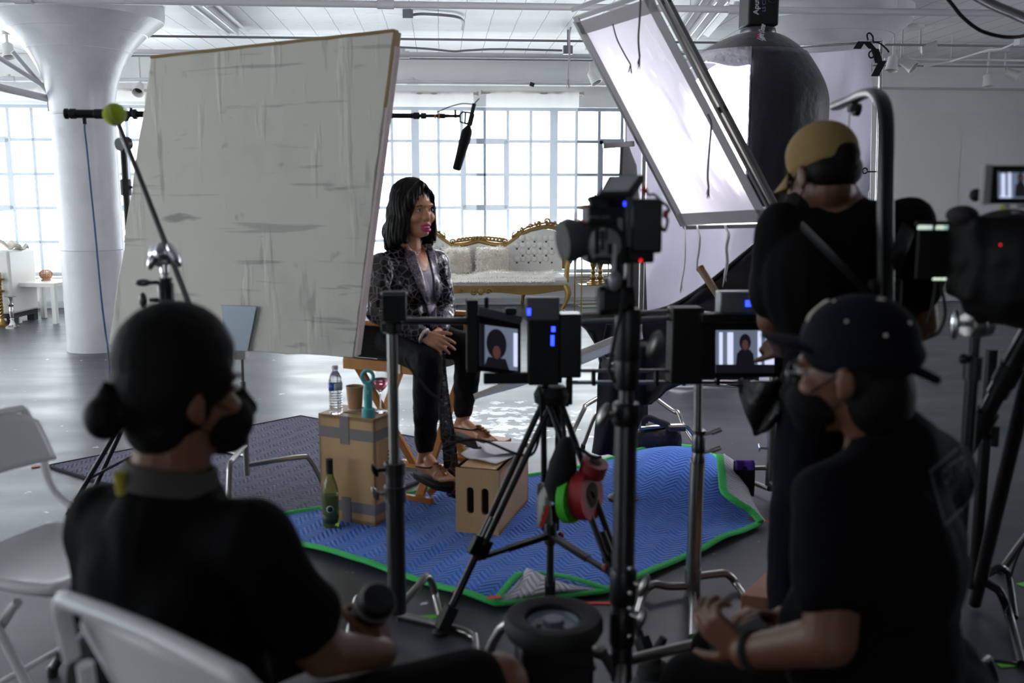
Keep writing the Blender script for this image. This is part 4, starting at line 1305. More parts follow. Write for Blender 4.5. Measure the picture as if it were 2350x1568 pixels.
# --- lantern softbox (a glowing globe under a black cone with a black skirt around its far side)
DL = 5.75
gc = P(1715, 300, DL); gr = .43
t = thing('lantern_softbox', 'glowing lantern softbox with black cone top and black skirt', 'studio light', gc)
em = mat('lantern_glow', (255, 252, 255), .6, emit=((255, 250, 255), 18))
MB().sph(gc, (gr, gr, gr * 1.0), n=40, m=26).build('diffuser_globe', em, t)
zt, zr = P(0, 57, DL).z, P(0, 112, DL).z
xt = P(1740, 60, DL).x - gc.x
mb = MB(); n = 40; rg = []
for k in range(9):
    s = k / 8; r_ = .085 + (.325 - .085) * s ** .8; z = zt + (zr - zt) * s ** 1.25
    o = V((gc.x + xt * (1 - s), gc.y, z))
    rg.append([o + V((r_ * math.cos(a), r_ * math.sin(a), 0)) * (1 + .012 * math.cos(12 * a) * s) for a in [2 * math.pi * q / n for q in range(n)]])
mb.rings(rg, cap=False)
cone = mb.build('black_cone', black_nylon, t, solid=.006)
# skirt: hangs from the cone rim, covering the right (far from the woman) half
zl = P(0, 478, DL).z
a0, a1 = rad(-107), rad(62)


def skirt(u, v):
    a = a0 + (a1 - a0) * u; bul = math.sin(math.pi * (.18 + .66 * v))
    r_ = .327 + .13 * math.sin(math.pi * min(1, v / .34) * .5) - .2 * max(0, v - .5) ** 1.5
    r_ += .006 * math.sin(14 * a + 3 * v) * v
    return V((gc.x + r_ * math.cos(a), gc.y + r_ * math.sin(a), zr + .01 + (zl - zr) * v))


MB().grid(skirt, 60, 24).build('black_skirt', black_nylon, t, solid=.006)
silver = mat('silver_lining', (214, 212, 222), .28, .85, bump=(26, .9))
MB().grid(lambda u, v: V((gc.x + (.335 + .11 * v) * math.cos(rad(-180) + (a0 + rad(180)) * u), gc.y + (.335 + .11 * v) * math.sin(rad(-180) + (a0 + rad(180)) * u), zr + .01 - (.1 + .02 * math.sin(9 * u)) * v)), 26, 4).build('silver_valance', silver, t, solid=.004)
MB().tube([skirt(0, k / 20) + V((-.003, -.004, 0)) for k in range(21)], .006, n=6).build('silver_edge', silver, t)
# lamp head, built upright along the lantern axis
top = V((gc.x + xt, gc.y, zt))
MB().lathe([(.0, -.005), (.1, -.005), (.105, .01), (.1, .03), (.085, .035), (0, .035)], top, n=32).build('speed_ring', dark_steel, t, bevel=.002)
hb = MB().box(top + V((0, 0, .235)), (.185, .185, .4)).build('lamp_head', black_plastic, t, bevel=.012)
wm = mat('print_white', (206, 206, 214), .6); rm = mat('print_red', (200, 40, 50), .6)
Mx = basis(top + V((-.045, -.0935, .17)), (0, 0, 1), (-1, 0, 0))
text_mesh('Aputure', .045, Mx, wm, 'brand_lettering', hb, bold=.0008)
Mx = basis(top + V((.0, -.0935, .17)), (0, 0, 1), (-1, 0, 0))
text_mesh('LS C300d', .03, Mx, mat('print_lilac', (136, 128, 190), .6), 'brand_lettering', hb)


def chevron(o, ex, ey, s, nrm, m, nm, par):
    """open A shaped mark made of two slanted bars"""
    mb = MB()
    mb.prism([o - ex * .5 * s, o - ex * .28 * s, o + ex * .06 * s + ey * s * .8, o - ex * .08 * s + ey * s * .95], nrm * .001)
    mb.prism([o + ex * .5 * s, o + ex * .28 * s, o - ex * .04 * s + ey * s * .7, o + ex * .04 * s + ey * s * .95], nrm * .001)
    return mb.build(nm, m, par, flat=True)


cc = top + V((.045, -.0945, .2))
MB().tube([cc + V((.032 * math.cos(a), 0, .04 * math.sin(a))) for a in [2 * math.pi * k / 24 for k in range(24)]], .003, n=6, closed=True).build('dial_ring', dark_steel, hb)
chevron(cc + V((.018, -.002, 0)), V((0, 0, 1)), V((-1, 0, 0)), .04, V((0, -1, 0)), wm, 'brand_mark', hb)
# marks on the cone
p = V((gc.x + xt * .45 + .03, gc.y - .335, zt + (zr - zt) * .78)); ex = V((0.05, -.3, -.35)).normalized()


def cone_pt(s, a):
    r_ = .085 + (.325 - .085) * s ** .8; z = zt + (zr - zt) * s ** 1.25
    return V((gc.x + xt * (1 - s) + r_ * math.cos(a) * 1.012, gc.y + r_ * math.sin(a) * 1.03 - .006, z + .004))


pa_, pb_ = cone_pt(.3, rad(-102)), cone_pt(.8, rad(-102))
dn = (pb_ - pa_).normalized()
sd = dn.cross(V((0, -1, .3))).normalized()
if sd.x < 0: sd = -sd
nr = sd.cross(dn)
if nr.y > 0: nr = -nr
text_mesh('Light Dome', .048, basis(pa_.lerp(pb_, .42) + nr * .034, -dn, -sd), wm, 'brand_lettering', cone, bold=.0008)
q = pa_.lerp(pb_, 1.05) + nr * .03
mb = MB(); ex_ = sd; ey_ = -dn; s = .075
mb2 = MB().prism([q - ex_ * .02 * s * 0 - ex_ * .5 * s, q - ex_ * .2 * s, q + ex_ * .05 * s + ey_ * s * .75, q - ex_ * .1 * s + ey_ * s * .9], nr * .001); mb2.build('brand_mark', rm, cone, flat=True)
MB().prism([q + ex_ * .5 * s, q + ex_ * .25 * s, q - ex_ * .05 * s + ey_ * s * .7, q - ex_ * .1 * s + ey_ * s * .9], nr * .001).build('brand_mark', wm, cone, flat=True)
# boom arm that carries it and its cable
e0 = top + V((0, 0, .44)); a, b_ = P(2245, -6, 4.4), P(2360, 46, 4.1)
t = thing('light_boom', 'dark boom tube crossing the upper right corner, carrying the lantern', 'boom', b_)
MB().cyl(e0, e0 + V((0, 0, .02)), .03).cyl(e0 + V((0, 0, -.02)), e0 + V((0, 0, .06)), .014).build('yoke', black_metal, t)
e1_ = e0 + V((0, 0, .05)); d = (b_ - a).normalized()
MB().tube([e1_, e1_.lerp(a, .6) + V((0, 0, .16)), a, b_, b_ + d * .9], .022, n=12, k=4).build('arm', dark_steel, t)
bs = b_ + d * .9
MB().cyl((bs.x, bs.y, .1), (bs.x, bs.y, bs.z + .05), .025).build('pole', dark_steel, t)
turtle_legs(t, V((bs.x, bs.y, 0)), .2, 3, .5, .4, dark_steel, .016)
tag(MB().tube([P(2160, -20, 4.3), P(2185, 10, 4.3), P(2210, 40, 4.3), P(2250, 70, 4.3), P(2300, 84, 4.3), P(2340, 84, 4.25), P(2365, 76, 4.2)], .0085, n=8, k=6).build('power_cable', rubber), 'black power cable sagging below the boom tube in the upper right corner', 'cable')

# --- diffusion frame leaning over toward the woman
TL, TR, BR = P(1318, 48, 5.3), P(1497, -14, 4.55), P(1775, 514, 4.55)
nd = (TR - TL).cross(BR - TR).normalized()
if nd.y > 0: nd = -nd
BL = OP(1566, 520, TL, nd)
t = thing('diffusion_frame', 'tilted metal frame of white diffusion cloth before the lantern softbox', 'diffusion frame', (BL + BR) / 2)


def sheet(c00, c10, c01, c11, nrm, amp, seed, k=1.0):
    def f(u, v):
        p = c00.lerp(c10, u).lerp(c01.lerp(c11, u), v)
        e = min(u, 1 - u, v, 1 - v) * 6; e = min(1, e)
        w = noise.noise(V((u * 3 * k + v * 2.5, v * 5 * k - u * 4, seed))) * .6 + noise.noise(V((u * 9 * k + v * 6, v * 6 * k - u * 10, seed + 3))) * .3
        sag = -.0 * math.sin(math.pi * u) * math.sin(math.pi * v)
        return p + nrm * (w * amp * e + sag)
    return f


inn = lambda u, v: TL.lerp(TR, u).lerp(BL.lerp(BR, u), v)
ln_ = MB().grid(sheet(inn(.05, .05), inn(.96, .04), inn(.05, .965), inn(.96, .965), nd, .013, 2), 60, 80).build('silk', silk, t)
for (p, q, nm) in ((TL, TR, 'top'), (TR, BR, 'right'), (BR, BL, 'bottom'), (BL, TL, 'left')):
    cdir = ((TL + TR + BL + BR) / 4 - (p + q) / 2); ax_ = (q - p).normalized(); cdir = (cdir - ax_ * cdir.dot(ax_)).normalized()
    w = .07 if nm in ('top', 'right', 'bottom') else .05
    MB().prism([p + cdir * .012, q + cdir * .012, q + cdir * (.012 + w), p + cdir * (.012 + w)], nd * .004).build('hem', hemm, t)
    mb = MB(); off = -cdir * (.02 if nm == 'right' else .008) + nd * -.01
    mb.beam(p + off, q + off, .024, .024, nd)
    if nm in ('right', 'top'): mb.beam(p - cdir * .055 + nd * -.02, q - cdir * .055 + nd * -.02, .024, .024, nd)
    mb.build('frame_tube', steel, t, bevel=.002)
mb = MB()
for k in (.04, .5, .96): mb.beam(TR.lerp(BR, k) + nd * .0, TR.lerp(BR, k) + (TR - TL).normalized() * .07, .03, .012, nd)
mb.build('bracket', dark_steel, t) if False else [MB().beam(TR.lerp(BR, k) - nd * .01, TR.lerp(BR, k) - nd * .02 + (TR - TL).normalized() * .075, .03, .012, nd).build('bracket', dark_steel, t) for k in (.04, .5, .96)]
# cords hanging from the hem
grey_cord = mat('grey_cord', (132, 122, 126), .9); white_cord = mat('white_cord', (214, 208, 208), .9)


def cord(pts, r_, label, m=grey_cord, tassel=True):
    ps = [p for p in pts]; mb = MB().tube(ps, r_, n=6, k=5)
    if tassel:
        e = ps[-1]
        for k in range(7): mb.cyl(e, e + V((rnd.uniform(-.012, .012), rnd.uniform(-.01, .01), -rnd.uniform(.03, .06))), r_ * .8, .001, n=5)
    return tag(mb.build('tie_cord', m), label, 'cord')


fw = nd * .05
cord([P(1470, -20, 4.6), P(1468, 40, 4.62), P(1465, 90, 4.64), P(1468, 130, 4.66)], .005, 'grey tie cord hanging over the top of the diffusion cloth')
cord([P(1406, 55, 4.85), P(1416, 90, 4.85), P(1432, 122, 4.86), P(1447, 148, 4.86)], .004, 'thinner grey tie cord slanting down the diffusion cloth', grey_cord)
cord([P(1310, 62, 5.25), P(1306, 80, 5.25), P(1307, 120, 5.25), P(1304, 180, 5.25)], .006, 'white tie cord hanging off the upper left corner of the diffusion frame', white_cord)
cord([P(1624, 262, 4.5), P(1632, 285, 4.5), P(1628, 340, 4.5), P(1624, 400, 4.5), P(1626, 430, 4.5)], .005, 'grey looped tie cord hanging from the middle of the frame rail')
cord([OP(1572, 519, TL, nd), P(1572, 530, 5.2), P(1573, 560, 5.1), P(1571, 610, 5.1), P(1564, 650, 5.1)], .004, 'thin white tie cord below the lower left frame corner', white_cord)
cord([OP(1600, 519, TL, nd), P(1602, 530, 5.1), P(1606, 545, 5.0), P(1604, 575, 5.0), P(1600, 598, 5.0)], .006, 'short white tie cord under the frame hem', white_cord)
cord([OP(1665, 518, TL, nd), P(1667, 526, 4.85), P(1672, 540, 4.75), P(1667, 570, 4.75), P(1669, 600, 4.75), P(1664, 632, 4.75)], .008, 'thick white tie cord with frayed tassel before the black flag', white_cord)
# stand that holds the frame, mostly hidden
ps = TL.lerp(BL, .62) + V((.02, .05, 0))
t = thing('light_stand', 'steel stand whose clamp head shows at the left edge of the diffusion frame', 'stand', (ps.x, ps.y, 0))
MB().cyl((ps.x, ps.y, .2), (ps.x, ps.y, ps.z + .12), .016).build('pole', steel, t)
a_, b2 = P(1384, 335, ps.y - .02), P(1455, 330, ps.y)
MB().beam(a_, b2, .03, .03).build('clamp_arm', steel, t, bevel=.003)
turtle_legs(t, V((ps.x, ps.y, 0)), .2, 3, .42, .2, steel)
# black cloth wrapped on the stand behind
D_ = 6.3
pts = [(1428, 330), (1440, 322), (1450, 350), (1462, 380), (1466, 440), (1482, 600), (1486, 715), (1488, 984), (1425, 984), (1425, 715), (1428, 500), (1424, 400)]
MBx = MB().prism([P(x, y, D_) for x, y in pts], (0, .06, 0))
tag(MBx.build('black_drape', black_cloth, bevel=.01), 'narrow black drape hanging behind the cinema camera', 'drape')

# --- large butterfly silk behind everything on the right
c00, c10, c01, c11 = P(1440, 152, 7.7), P(2003, 112, 7.0), P(1440, 872, 7.7), P(1985, 905, 7.0)
nb2 = (c10 - c00).cross(V((0, 0, -1))).normalized()
if nb2.y > 0: nb2 = -nb2
t = thing('silk_backdrop', 'huge white silk stretched on a floor standing frame behind the lantern', 'silk frame', (c01 + c11) / 2)


def big(u, v):
    p = c00.lerp(c10, u).lerp(c01.lerp(c11, u), v)
    w = .09 * math.sin(18 * (u + .55 * v) + 2 * noise.noise(V((u * 3, v * 3, 1)))) * min(1, 3 * v) * (.4 + v) + .03 * noise.noise(V((u * 14 + v * 8, v * 8 - u * 3, 7)))
    return p + nb2 * w


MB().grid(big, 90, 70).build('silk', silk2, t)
r0, r1 = P(1440, 130, 7.75), P(2022, 93, 7.0); f0_, f1_ = G(1440, 872), P(2002, 905, 7.0); f1_.z = .03; f0_.z = .03
MB().cyl(r0, r1, .018).build('frame_tube', chrome, t)
MB().cyl(r1, f1_, .016).cyl(r1 + V((-.06, .02, 0)), f1_ + V((-.05, .02, 0)), .01).build('frame_tube', chrome, t)
MB().cyl(V((r0.x, r0.y, .03)), V((f1_.x, f1_.y, .03)), .018).build('frame_tube', chrome, t)
MB().cyl(r0, V((r0.x, r0.y, .03)), .016).build('frame_tube', chrome, t)
mb = MB(); cb = P(2003, 112, 6.98)
for (a, b_) in (((1967, 112), (1978, 95)), ((1988, 95), (2003, 112)), ((2008, 112), (2018, 145)), ((2026, 140), (2008, 175))):
    p, q = P(*a, 6.97), P(*b_, 6.97); w = V((.028, 0, .0)); MB().prism([p - w, p + w, q + w, q - w], (0, .006, 0)).build('webbing_tie', black_cloth, t)
MB().tube([P(1992, 92, 6.95), P(1990, 80, 6.95), P(1996, 76, 6.95), P(2003, 84, 6.95), P(2005, 95, 6.95), P(2020, 100, 6.95), P(2034, 112, 6.95), P(2040, 120, 6.95)], .006, k=5).build('cord_loop', black_cloth, t)
MB().tube([P(2000, 125, 6.95) + V((.02 * math.cos(a), 0, .024 * math.sin(a))) for a in [2 * math.pi * k / 16 for k in range(16)]], .006, n=6, closed=True).build('cord_ring', black_cloth, t)
MB().tube([P(1985, 392, 6.95) + V((.018 * math.cos(a), 0, .02 * math.sin(a))) for a in [2 * math.pi * k / 16 for k in range(16)]] + [P(2010, 394, 6.95)], .005, n=6).build('cord_ring', black_cloth, t)
# little pocket of white cloth under the softbox, right of the frame
tag(MB().grid(lambda u, v: P(1772 + 60 * u, 470 + 8 * math.sin(3 * u) + 60 * v, 5.9 + .1 * u), 8, 8).build('white_cloth', silk, solid=.004), 'scrap of white cloth between the frame rail and the standing man', 'cloth') if False else None

# --- black floppy flag on a slanted pipe
DF = 4.95
edge_ = [(1310, 735, 5.3), (1420, 725, 5.2), (1530, 708, 5.1), (1625, 652, 5.0), (1740, 556, 4.9)]
low = [(1360, 760, 5.3), (1400, 900, 5.25), (1480, 930, 5.1), (1560, 882, 5.0), (1745, 892, 4.9)]
es = smoothpts([P(*e) for e in edge_], 6); ls = smoothpts([P(*e) for e in low], 6); n_ = len(es) - 1
t = thing('black_flag', 'black floppy flag cloth sloping behind the twin monitors', 'flag', ls[n_ // 2])
MB().grid(lambda u, v: es[round(u * n_)].lerp(ls[round(u * n_)], v) + V((0, .03 * math.sin(9 * u + 5 * v) * v + .02 * noise.noise(V((u * 8, v * 8, 4))), .012 * noise.noise(V((u * 20, v * 9, 4))))), n_, 20).build('cloth', black_nylon, t, solid=.008)
MB().tube(es, .014, n=8).build('edge_pipe', black_metal, t)
a, b_ = P(1609, 618, 4.95), P(1655, 690, 4.85)
t = thing('wooden_stick', 'worn wooden handle end poking over the black flag', 'handle', b_)
MB().cyl(a, b_, .021, .018).build('grip', mat('worn_wood', (142, 118, 92), .5, bump=(30, .3)), t)
MB().cyl(a - (b_ - a).normalized() * .012, a, .023).build('end_cap', mat('brass', (176, 140, 74), .28, .9), t)
# dark blue trousers like black cloth hanging in front of the low chrome stand
pts = [(1392, 745), (1374, 850), (1372, 930), (1366, 1000), (1360, 1040)]; pts2 = [(1470, 745), (1480, 860), (1482, 905), (1478, 945), (1445, 1045)]
L_, R_ = smoothpts([P(x, y, 5.15) for x, y in pts], 5), smoothpts([P(x, y, 5.1) for x, y in pts2], 5); n_ = len(L_) - 1
tag(MB().grid(lambda u, v: L_[round(v * n_)].lerp(R_[round(v * n_)], u) + V((0, -.03 * math.sin(math.pi * u) + .02 * math.sin(12 * u + 3 * v), 0)), 20, n_).build('black_drape', mat('navy_black_cloth', (26, 27, 36), .9), solid=.012), 'dark navy cloth hanging down below the black flag beside the sandbag', 'drape')

# --- pale bounce card held flat behind the left monitor
A_, B_ = P(1086, 906, 4.35), P(1474, 745, 4.75)
C_, D2 = P(1476, 778, 4.6), P(1300, 852, 4.3)
t = thing('foam_card', 'pale foam bounce card tilted behind the left monitor', 'board', A_)
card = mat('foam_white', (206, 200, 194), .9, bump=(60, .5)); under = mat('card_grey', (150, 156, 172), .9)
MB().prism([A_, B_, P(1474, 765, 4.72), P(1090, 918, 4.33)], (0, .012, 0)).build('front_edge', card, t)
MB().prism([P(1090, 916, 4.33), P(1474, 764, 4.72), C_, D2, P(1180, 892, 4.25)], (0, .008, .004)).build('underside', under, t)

ps = P(1398, 835, 4.5); pb_ = P(1437, 835, 4.6)
t = thing('light_stand', 'dark stand with small round grip head holding the foam card', 'stand', (pb_.x, pb_.y, 0))
MB().cyl((pb_.x, pb_.y, .01), (pb_.x, pb_.y, ps.z), .013).cyl((pb_.x, pb_.y, ps.z - .01), ps, .011).build('pole', black_metal, t)
MB().cyl(ps - V((.02, .03, 0)), ps + V((.02, .03, 0)), .03).cyl(ps, P(1380, 815, 4.5), .009).build('grip_head', steel, t)
MB().sph(ps + V((.03, -.05, .0)), (.03, .012, .02), MX.Rotation(-.6, 3, 'Y')).build('tee_handle', steel, t)
MB().lathe([(.0, .0), (.08, .0), (.08, bz(pb_) + .012), (.02, bz(pb_) + .03), (0, bz(pb_) + .03)], (pb_.x, pb_.y, 0), n=24).build('base_plate', black_metal, t)

# --- sandbag, low chrome bases
g = G(1512, 1060)
t = thing('sandbag', 'black sandbag with grey strap handle behind the blue blanket', 'sandbag', g)
c0, c1_ = P(1452, 1015, g.y), P(1575, 1015, g.y); w = c1_.x - c0.x; h = P(1512, 984, g.y).z
mb = MB(); rg = []
for k in range(13):
    u = k / 12; x = c0.x + w * u; e = (1 - (2 * u - 1) ** 6) ** .5 * .98 + .02
    rg.append([V((x, g.y + .1 + .11 * e * math.copysign(abs(math.cos(a)) ** .7, math.cos(a)), h / 2 * (1 + e * math.copysign(abs(math.sin(a)) ** .6, math.sin(a)) * (.98 + .02 * math.sin(7 * u))))) for a in [2 * math.pi * q / 20 for q in range(20)]])
mb.rings(rg); mb.build('bag', mat('black_canvas', (40, 38, 44), .75, bump=(50, .4)), t)
MB().tube([P(1473, 985, g.y + .02), P(1476, 968, g.y + .02), P(1490, 960, g.y + .02), P(1510, 968, g.y + .02), P(1530, 975, g.y + .02), P(1535, 986, g.y + .02)], .02, n=8, k=5, flat=.3).build('handle', mat('strap_grey', (72, 66, 70), .8), t)
MB().box(P(1553, 983, g.y + .0), (.1, .05, .03)).build('strap', mat('strap_grey', (72, 66, 70), .8), t, bevel=.005)


def bent_leg_stand(name, label, base, ztop, legs, m, rp, rl, extra=None):
    t = thing(name, label, 'stand', (base.x, base.y, 0))
    MB().cyl((base.x, base.y, .08), (base.x, base.y, ztop), rp, n=18).build('pole', m, t)
    for pts in legs: MB().tube(pts, rl, n=12, k=6).build('leg', m, t)
    return t


bb = V((P(1440, 1000, 6.1).x, 6.1, 0))
bent_leg_stand('steel_stand', 'low bright steel stand whose bent legs show around the sandbag', bb, .75,
               [[V((bb.x, bb.y, .36)), P(1540, 940, 5.9), P(1556, 946, 5.85), P(1568, 975, 5.8), P(1592, 1012, 5.7), G(1600, 1022)],
                [V((bb.x, bb.y, .33)), P(1352, 925, 5.9), P(1340, 940, 5.85), P(1318, 985, 5.8), P(1300, 1025, 5.7)]], steel, .02, .015)
bb = G(1764, 1148)
t = bent_leg_stand('steel_stand', 'bright steel stand post behind the seated man, purple bag tied on', bb, 1.1,
                   [[V((bb.x, bb.y, .06)), bb + V((.25, -.05, .04)), bb + V((.4, -.1, .012))], [V((bb.x, bb.y, .06)), bb + V((-.1, .25, .05)), bb + V((-.15, .4, .012))], [V((bb.x, bb.y, .1)), bb + V((.05, -.25, .06)), bb + V((.1, -.42, .012))]], steel, .022, .014)
for z, s in ((.27, -1), (.14, 1)): MB().cyl((bb.x, bb.y, z), (bb.x + s * .06, bb.y - .01, z + .01), .007).sph((bb.x + s * .065, bb.y - .01, z + .01), (.007, .018, .022)).build('wing_key', chrome, t)
MB().cyl((bb.x, bb.y, .17), (bb.x - .09, bb.y, .17), .012).build('stub_arm', steel, t)
p = V((bb.x - .13, bb.y, 0))
t = thing('cloth_bag', 'small black bag with purple top hanging beside the turned blanket corner', 'bag', (p.x, p.y, .02))
MB().grid(lambda u, v: P(1688 + 42 * u - 4 * v, 1060 + (70 + 8 * u) * v, bb.y - .02 + .02 * math.sin(5 * u + 2 * v)), 10, 12).build('body', black_cloth, t, solid=.025)
MB().grid(lambda u, v: P(1690 + 40 * u, 1057 + 22 * v, bb.y - .036 + .02 * math.sin(5 * u)), 10, 4).build('top', mat('purple_cloth', (92, 52, 164), .8), t, solid=.012)
# ================================================================== WOMAN IN THE DIRECTOR'S CHAIR
from mathutils.bvhtree import BVHTree
skin_w = mat('brown_skin', (204, 148, 116), .42, sss=.1, bump=(120, .05))
hair_b = mat('black_hair', (7, 6, 7), .5, spec=.22, bump=(30, .3))
black_tee = mat('black_tshirt', (6, 6, 7), .9, spec=.15, bump=(14, .25))


def hand(mb, w, d, n, side, curl=(.3, .35, .4, .45), s=1.0, thumb=(.75, .65, -.1), spread=.06):
    """w wrist, d towards fingers, n back of the hand; side +1 puts the thumb on d x n"""
    d = V(d).normalized(); n = V(n); n = (n - d * n.dot(d)).normalized(); t = d.cross(n) * side
    off = (.030, .010, -.011, -.029); ln = (.070, .080, .074, .056); kn = (.086, .092, .088, .078)
    for i in range(4):
        k = w + (d * kn[i] + t * off[i]) * s
        mb.cap(w + t * off[i] * .55 * s + d * .012 * s, k, .0155 * s, .0112 * s, n=10)
        if i < 3: mb.cap(w + (d * .05 + t * (off[i] + off[i + 1]) / 2) * s, w + (d * .078 + t * (off[i] + off[i + 1]) / 2) * s, .0125 * s, .0095 * s, n=10)
        a = 0; p = k; dd = (d + t * spread * (1.5 - i)).normalized()
        for j, fr in enumerate((.45, .31, .24)):
            a += curl[i] * (1, 1.15, .8)[j]
            q = p + (dd * math.cos(a) - n * math.sin(a)) * ln[i] * fr * s
            mb.cap(p, q, (.0098, .0088, .0078)[j] * s, (.0088, .0078, .0066)[j] * s, n=10); p = q
    b0 = w + (d * .022 + t * .02 - n * .006) * s
    td = (d * thumb[0] + t * thumb[1] + n * thumb[2]).normalized()
    k1 = b0 + td * .042 * s; k2 = k1 + (td * .9 + d * .3 - n * .15).normalized() * .032 * s; k3 = k2 + (td * .6 + d * .6 - n * .25).normalized() * .027 * s
    mb.cap(b0, k1, .0165 * s, .0125 * s, n=10).cap(k1, k2, .0115 * s, .0102 * s, n=10).cap(k2, k3, .0102 * s, .0078 * s, n=10)


def hframe(c, f, tilt=0.0, s=1.0):
    """head frame: columns side(left), forward, up"""
    f = V((f[0], f[1], tilt)).normalized(); l = V((0, 0, 1)).cross(f).normalized(); u = f.cross(l)
    R = MX((l, f, u)).transposed()
    return (lambda x, y, z: V(c) + R @ V((x, y, z)) * s), R, s


def head(mb, H, ears=True):
    p, R, s = H
    E = lambda c, r: mb.sph(p(*c), [q * s for q in r], R, n=22, m=16)
    E((0, -.012, .03), (.075, .093, .092)); E((0, .03, -.03), (.063, .062, .082)); E((0, .042, -.085), (.045, .046, .036))
    E((-.036, .058, -.032), (.029, .032, .028)); E((.036, .058, -.032), (.029, .032, .028))
    E((0, .074, .022), (.05, .022, .016)); E((0, .076, -.062), (.026, .024, .022)); E((0, .078, -.1), (.02, .02, .014))
    mb.cap(p(0, .088, .0), p(0, .105, -.033), .0085 * s, .0108 * s)
    for k in (-1, 1): mb.sph(p(k * .012, .096, -.038), .0085 * s, n=10, m=8)
    if ears:
        for k in (-1, 1):
            mb.sph(p(k * .079, -.012, -.012), (.009 * s, .02 * s, .032 * s), R, n=12, m=10); mb.sph(p(k * .077, -.004, -.036), (.009 * s, .011 * s, .012 * s), R, n=10, m=8)
    return E


def bvh_of(o):
    org = ORG[o.name]; me = o.data
    return BVHTree.FromPolygons([v.co + org for v in me.vertices], [list(p.vertices) for p in me.polygons])


def cast_patch(rows, bv, off, nu=10, sub=5, dflt=4.8):
    """patch on a body surface: rows of (y, x_left, x_right) seen from the camera"""
    ys = [(rows[i][0] + (rows[i + 1][0] - rows[i][0]) * k / sub, rows[i][1] + (rows[i + 1][1] - rows[i][1]) * k / sub, rows[i][2] + (rows[i + 1][2] - rows[i][2]) * k / sub) for i in range(len(rows) - 1) for k in range(sub)] + [rows[-1]]
    m = len(ys) - 1; last = [dflt]

    def f(u, v):
        y, a, b_ = ys[round(v * m)]; r = ray(a + (b_ - a) * u, y).normalized()
        h = bv.ray_cast(CAM, r)
        if h[0] is None:
            q = CAM + r * last[0] / r.y; return q
        last[0] = (h[0] - CAM).y * 1.0
        nn = h[1] if h[1].dot(r) < 0 else -h[1]
        return h[0] + (nn * .6 - r * .4).normalized() * off
    return MB().grid(f, nu, m)


# --- director's chair
wood = mat('honey_wood', (196, 136, 70), .4, var=((168, 110, 52), 5, .35, .7, (1, 1, .2)))
CC = P(955, 1100, 4.97); CC.z = 0
fa = math.atan2(-.5, .866)
Mc = T(CC, fa)
t = thing('director_chair', 'tall wooden director chair with black canvas under the seated woman', 'chair', CC)
for y in (-.27, .27):
    MB(Mc).box((0, y, .70), (.5, .03, .055)).build('seat_rail', wood, t, bevel=.004)
    MB(Mc).box((-.04, y, .915), (.46, .055, .025)).build('armrest', wood, t, bevel=.006)
    MB(Mc).box((0, y, .035), (.52, .032, .04)).build('floor_rail', wood, t, bevel=.004)
    for x in (-.2, .2): MB(Mc).box((x - .03, y, .8), (.035, .025, .22)).build('arm_post', wood, t, bevel=.003)
    MB(Mc).cyl((-.22, y, .94), (-.25, y, 1.17), .014).build('back_post', wood, t)
    MB(Mc).box((0, y * .97, .82), (.36, .006, .17)).build('side_panel', black_cloth, t)
for x in (-.19, .19):
    for s in (-1, 1): MB(Mc).beam((x + s * .012, -.255 * s, .685), (x + s * .012, .255 * s, .05), .022, .045, V((1, 0, 0))).build('cross_leg', wood, t, bevel=.003)
    MB(Mc).cyl((x - .02, 0, .37), (x + .02, 0, .37), .012).build('pivot_bolt', steel, t)
MB(Mc).grid(lambda u, v: V((-.22 + .44 * u, -.26 + .52 * v, .73 - .05 * math.sin(math.pi * v))), 8, 14).build('canvas_seat', black_cloth, t, solid=.006)
MB(Mc).grid(lambda u, v: V((-.235 - .02 * u - .05 * math.sin(math.pi * v), -.275 + .55 * v, 1.0 + .16 * u)), 6, 14).build('canvas_back', black_cloth, t, solid=.006)
MB(Mc).box((.4, 0, .26), (.11, .46, .02)).build('footrest', wood, t, bevel=.004)
for s in (-1, 1): MB(Mc).beam((.2, .2 * s, .05), (.42, .2 * s, .25), .02, .03).build('footrest_arm', wood, t)
MB(Mc).beam((.3, -.2, .14), (.3, .2, .14), .02, .025).build('footrest_bar', wood, t)
MB(Mc).box((.06, -.2875, .7), (.075, .004, .05)).box((.06, -.289, .72), (.05, .004, .03)).build('hinge_plate', mat('hinge_metal', (190, 186, 170), .35, .8), t)

# --- the woman
Hw = hframe(P(949, 481, 4.85), (.62, -.78), -.02, 1.13)
hp, HR, hs = Hw
neck0 = P(942, 592, 4.88)
shR, shL = P(876, 612, 4.76), P(1000, 604, 5.0)
elR, elL = P(866, 716, 4.66), P(1020, 712, 5.0)
wrR, wrL = P(972, 771, 4.55), P(1008, 762, 4.68)
hipR, hipL = P(898, 775, 4.84), P(948, 765, 5.05)
knR, knL = P(982, 830, 4.5), P(1078, 800, 4.72)
anR, anL = P(976, 1040, 4.56), P(1062, 960, 4.82)
ballR, ballL = P(1012, 1092, 4.44), P(1110, 1004, 4.66)
person = thing('person', 'woman with black bob in dark snakeskin jacket sitting in the director chair', 'person', V((CC.x, CC.y, .73)))
mb = MB(); E = head(mb, Hw, True)
mb.cap(hp(0, -.03, -.06), neck0, .052, .056)
cen = (shR + shL) / 2; che = P(938, 650, 4.88); bel = P(934, 715, 4.9); pel = (hipR + hipL) / 2 + V((0, 0, .03))
fw_ = V((.866, -.5, 0)); lf_ = V((.5, .866, 0)); RT = MX((lf_, fw_, V((0, 0, 1)))).transposed()
mb.cap(neck0, cen, .056, .07); mb.cap(cen, shR, .07, .05); mb.cap(cen, shL, .07, .05)
mb.sph(che, (.15, .105, .16), RT); mb.sph(bel, (.145, .11, .13), RT); mb.sph(pel, (.17, .13, .12), RT)
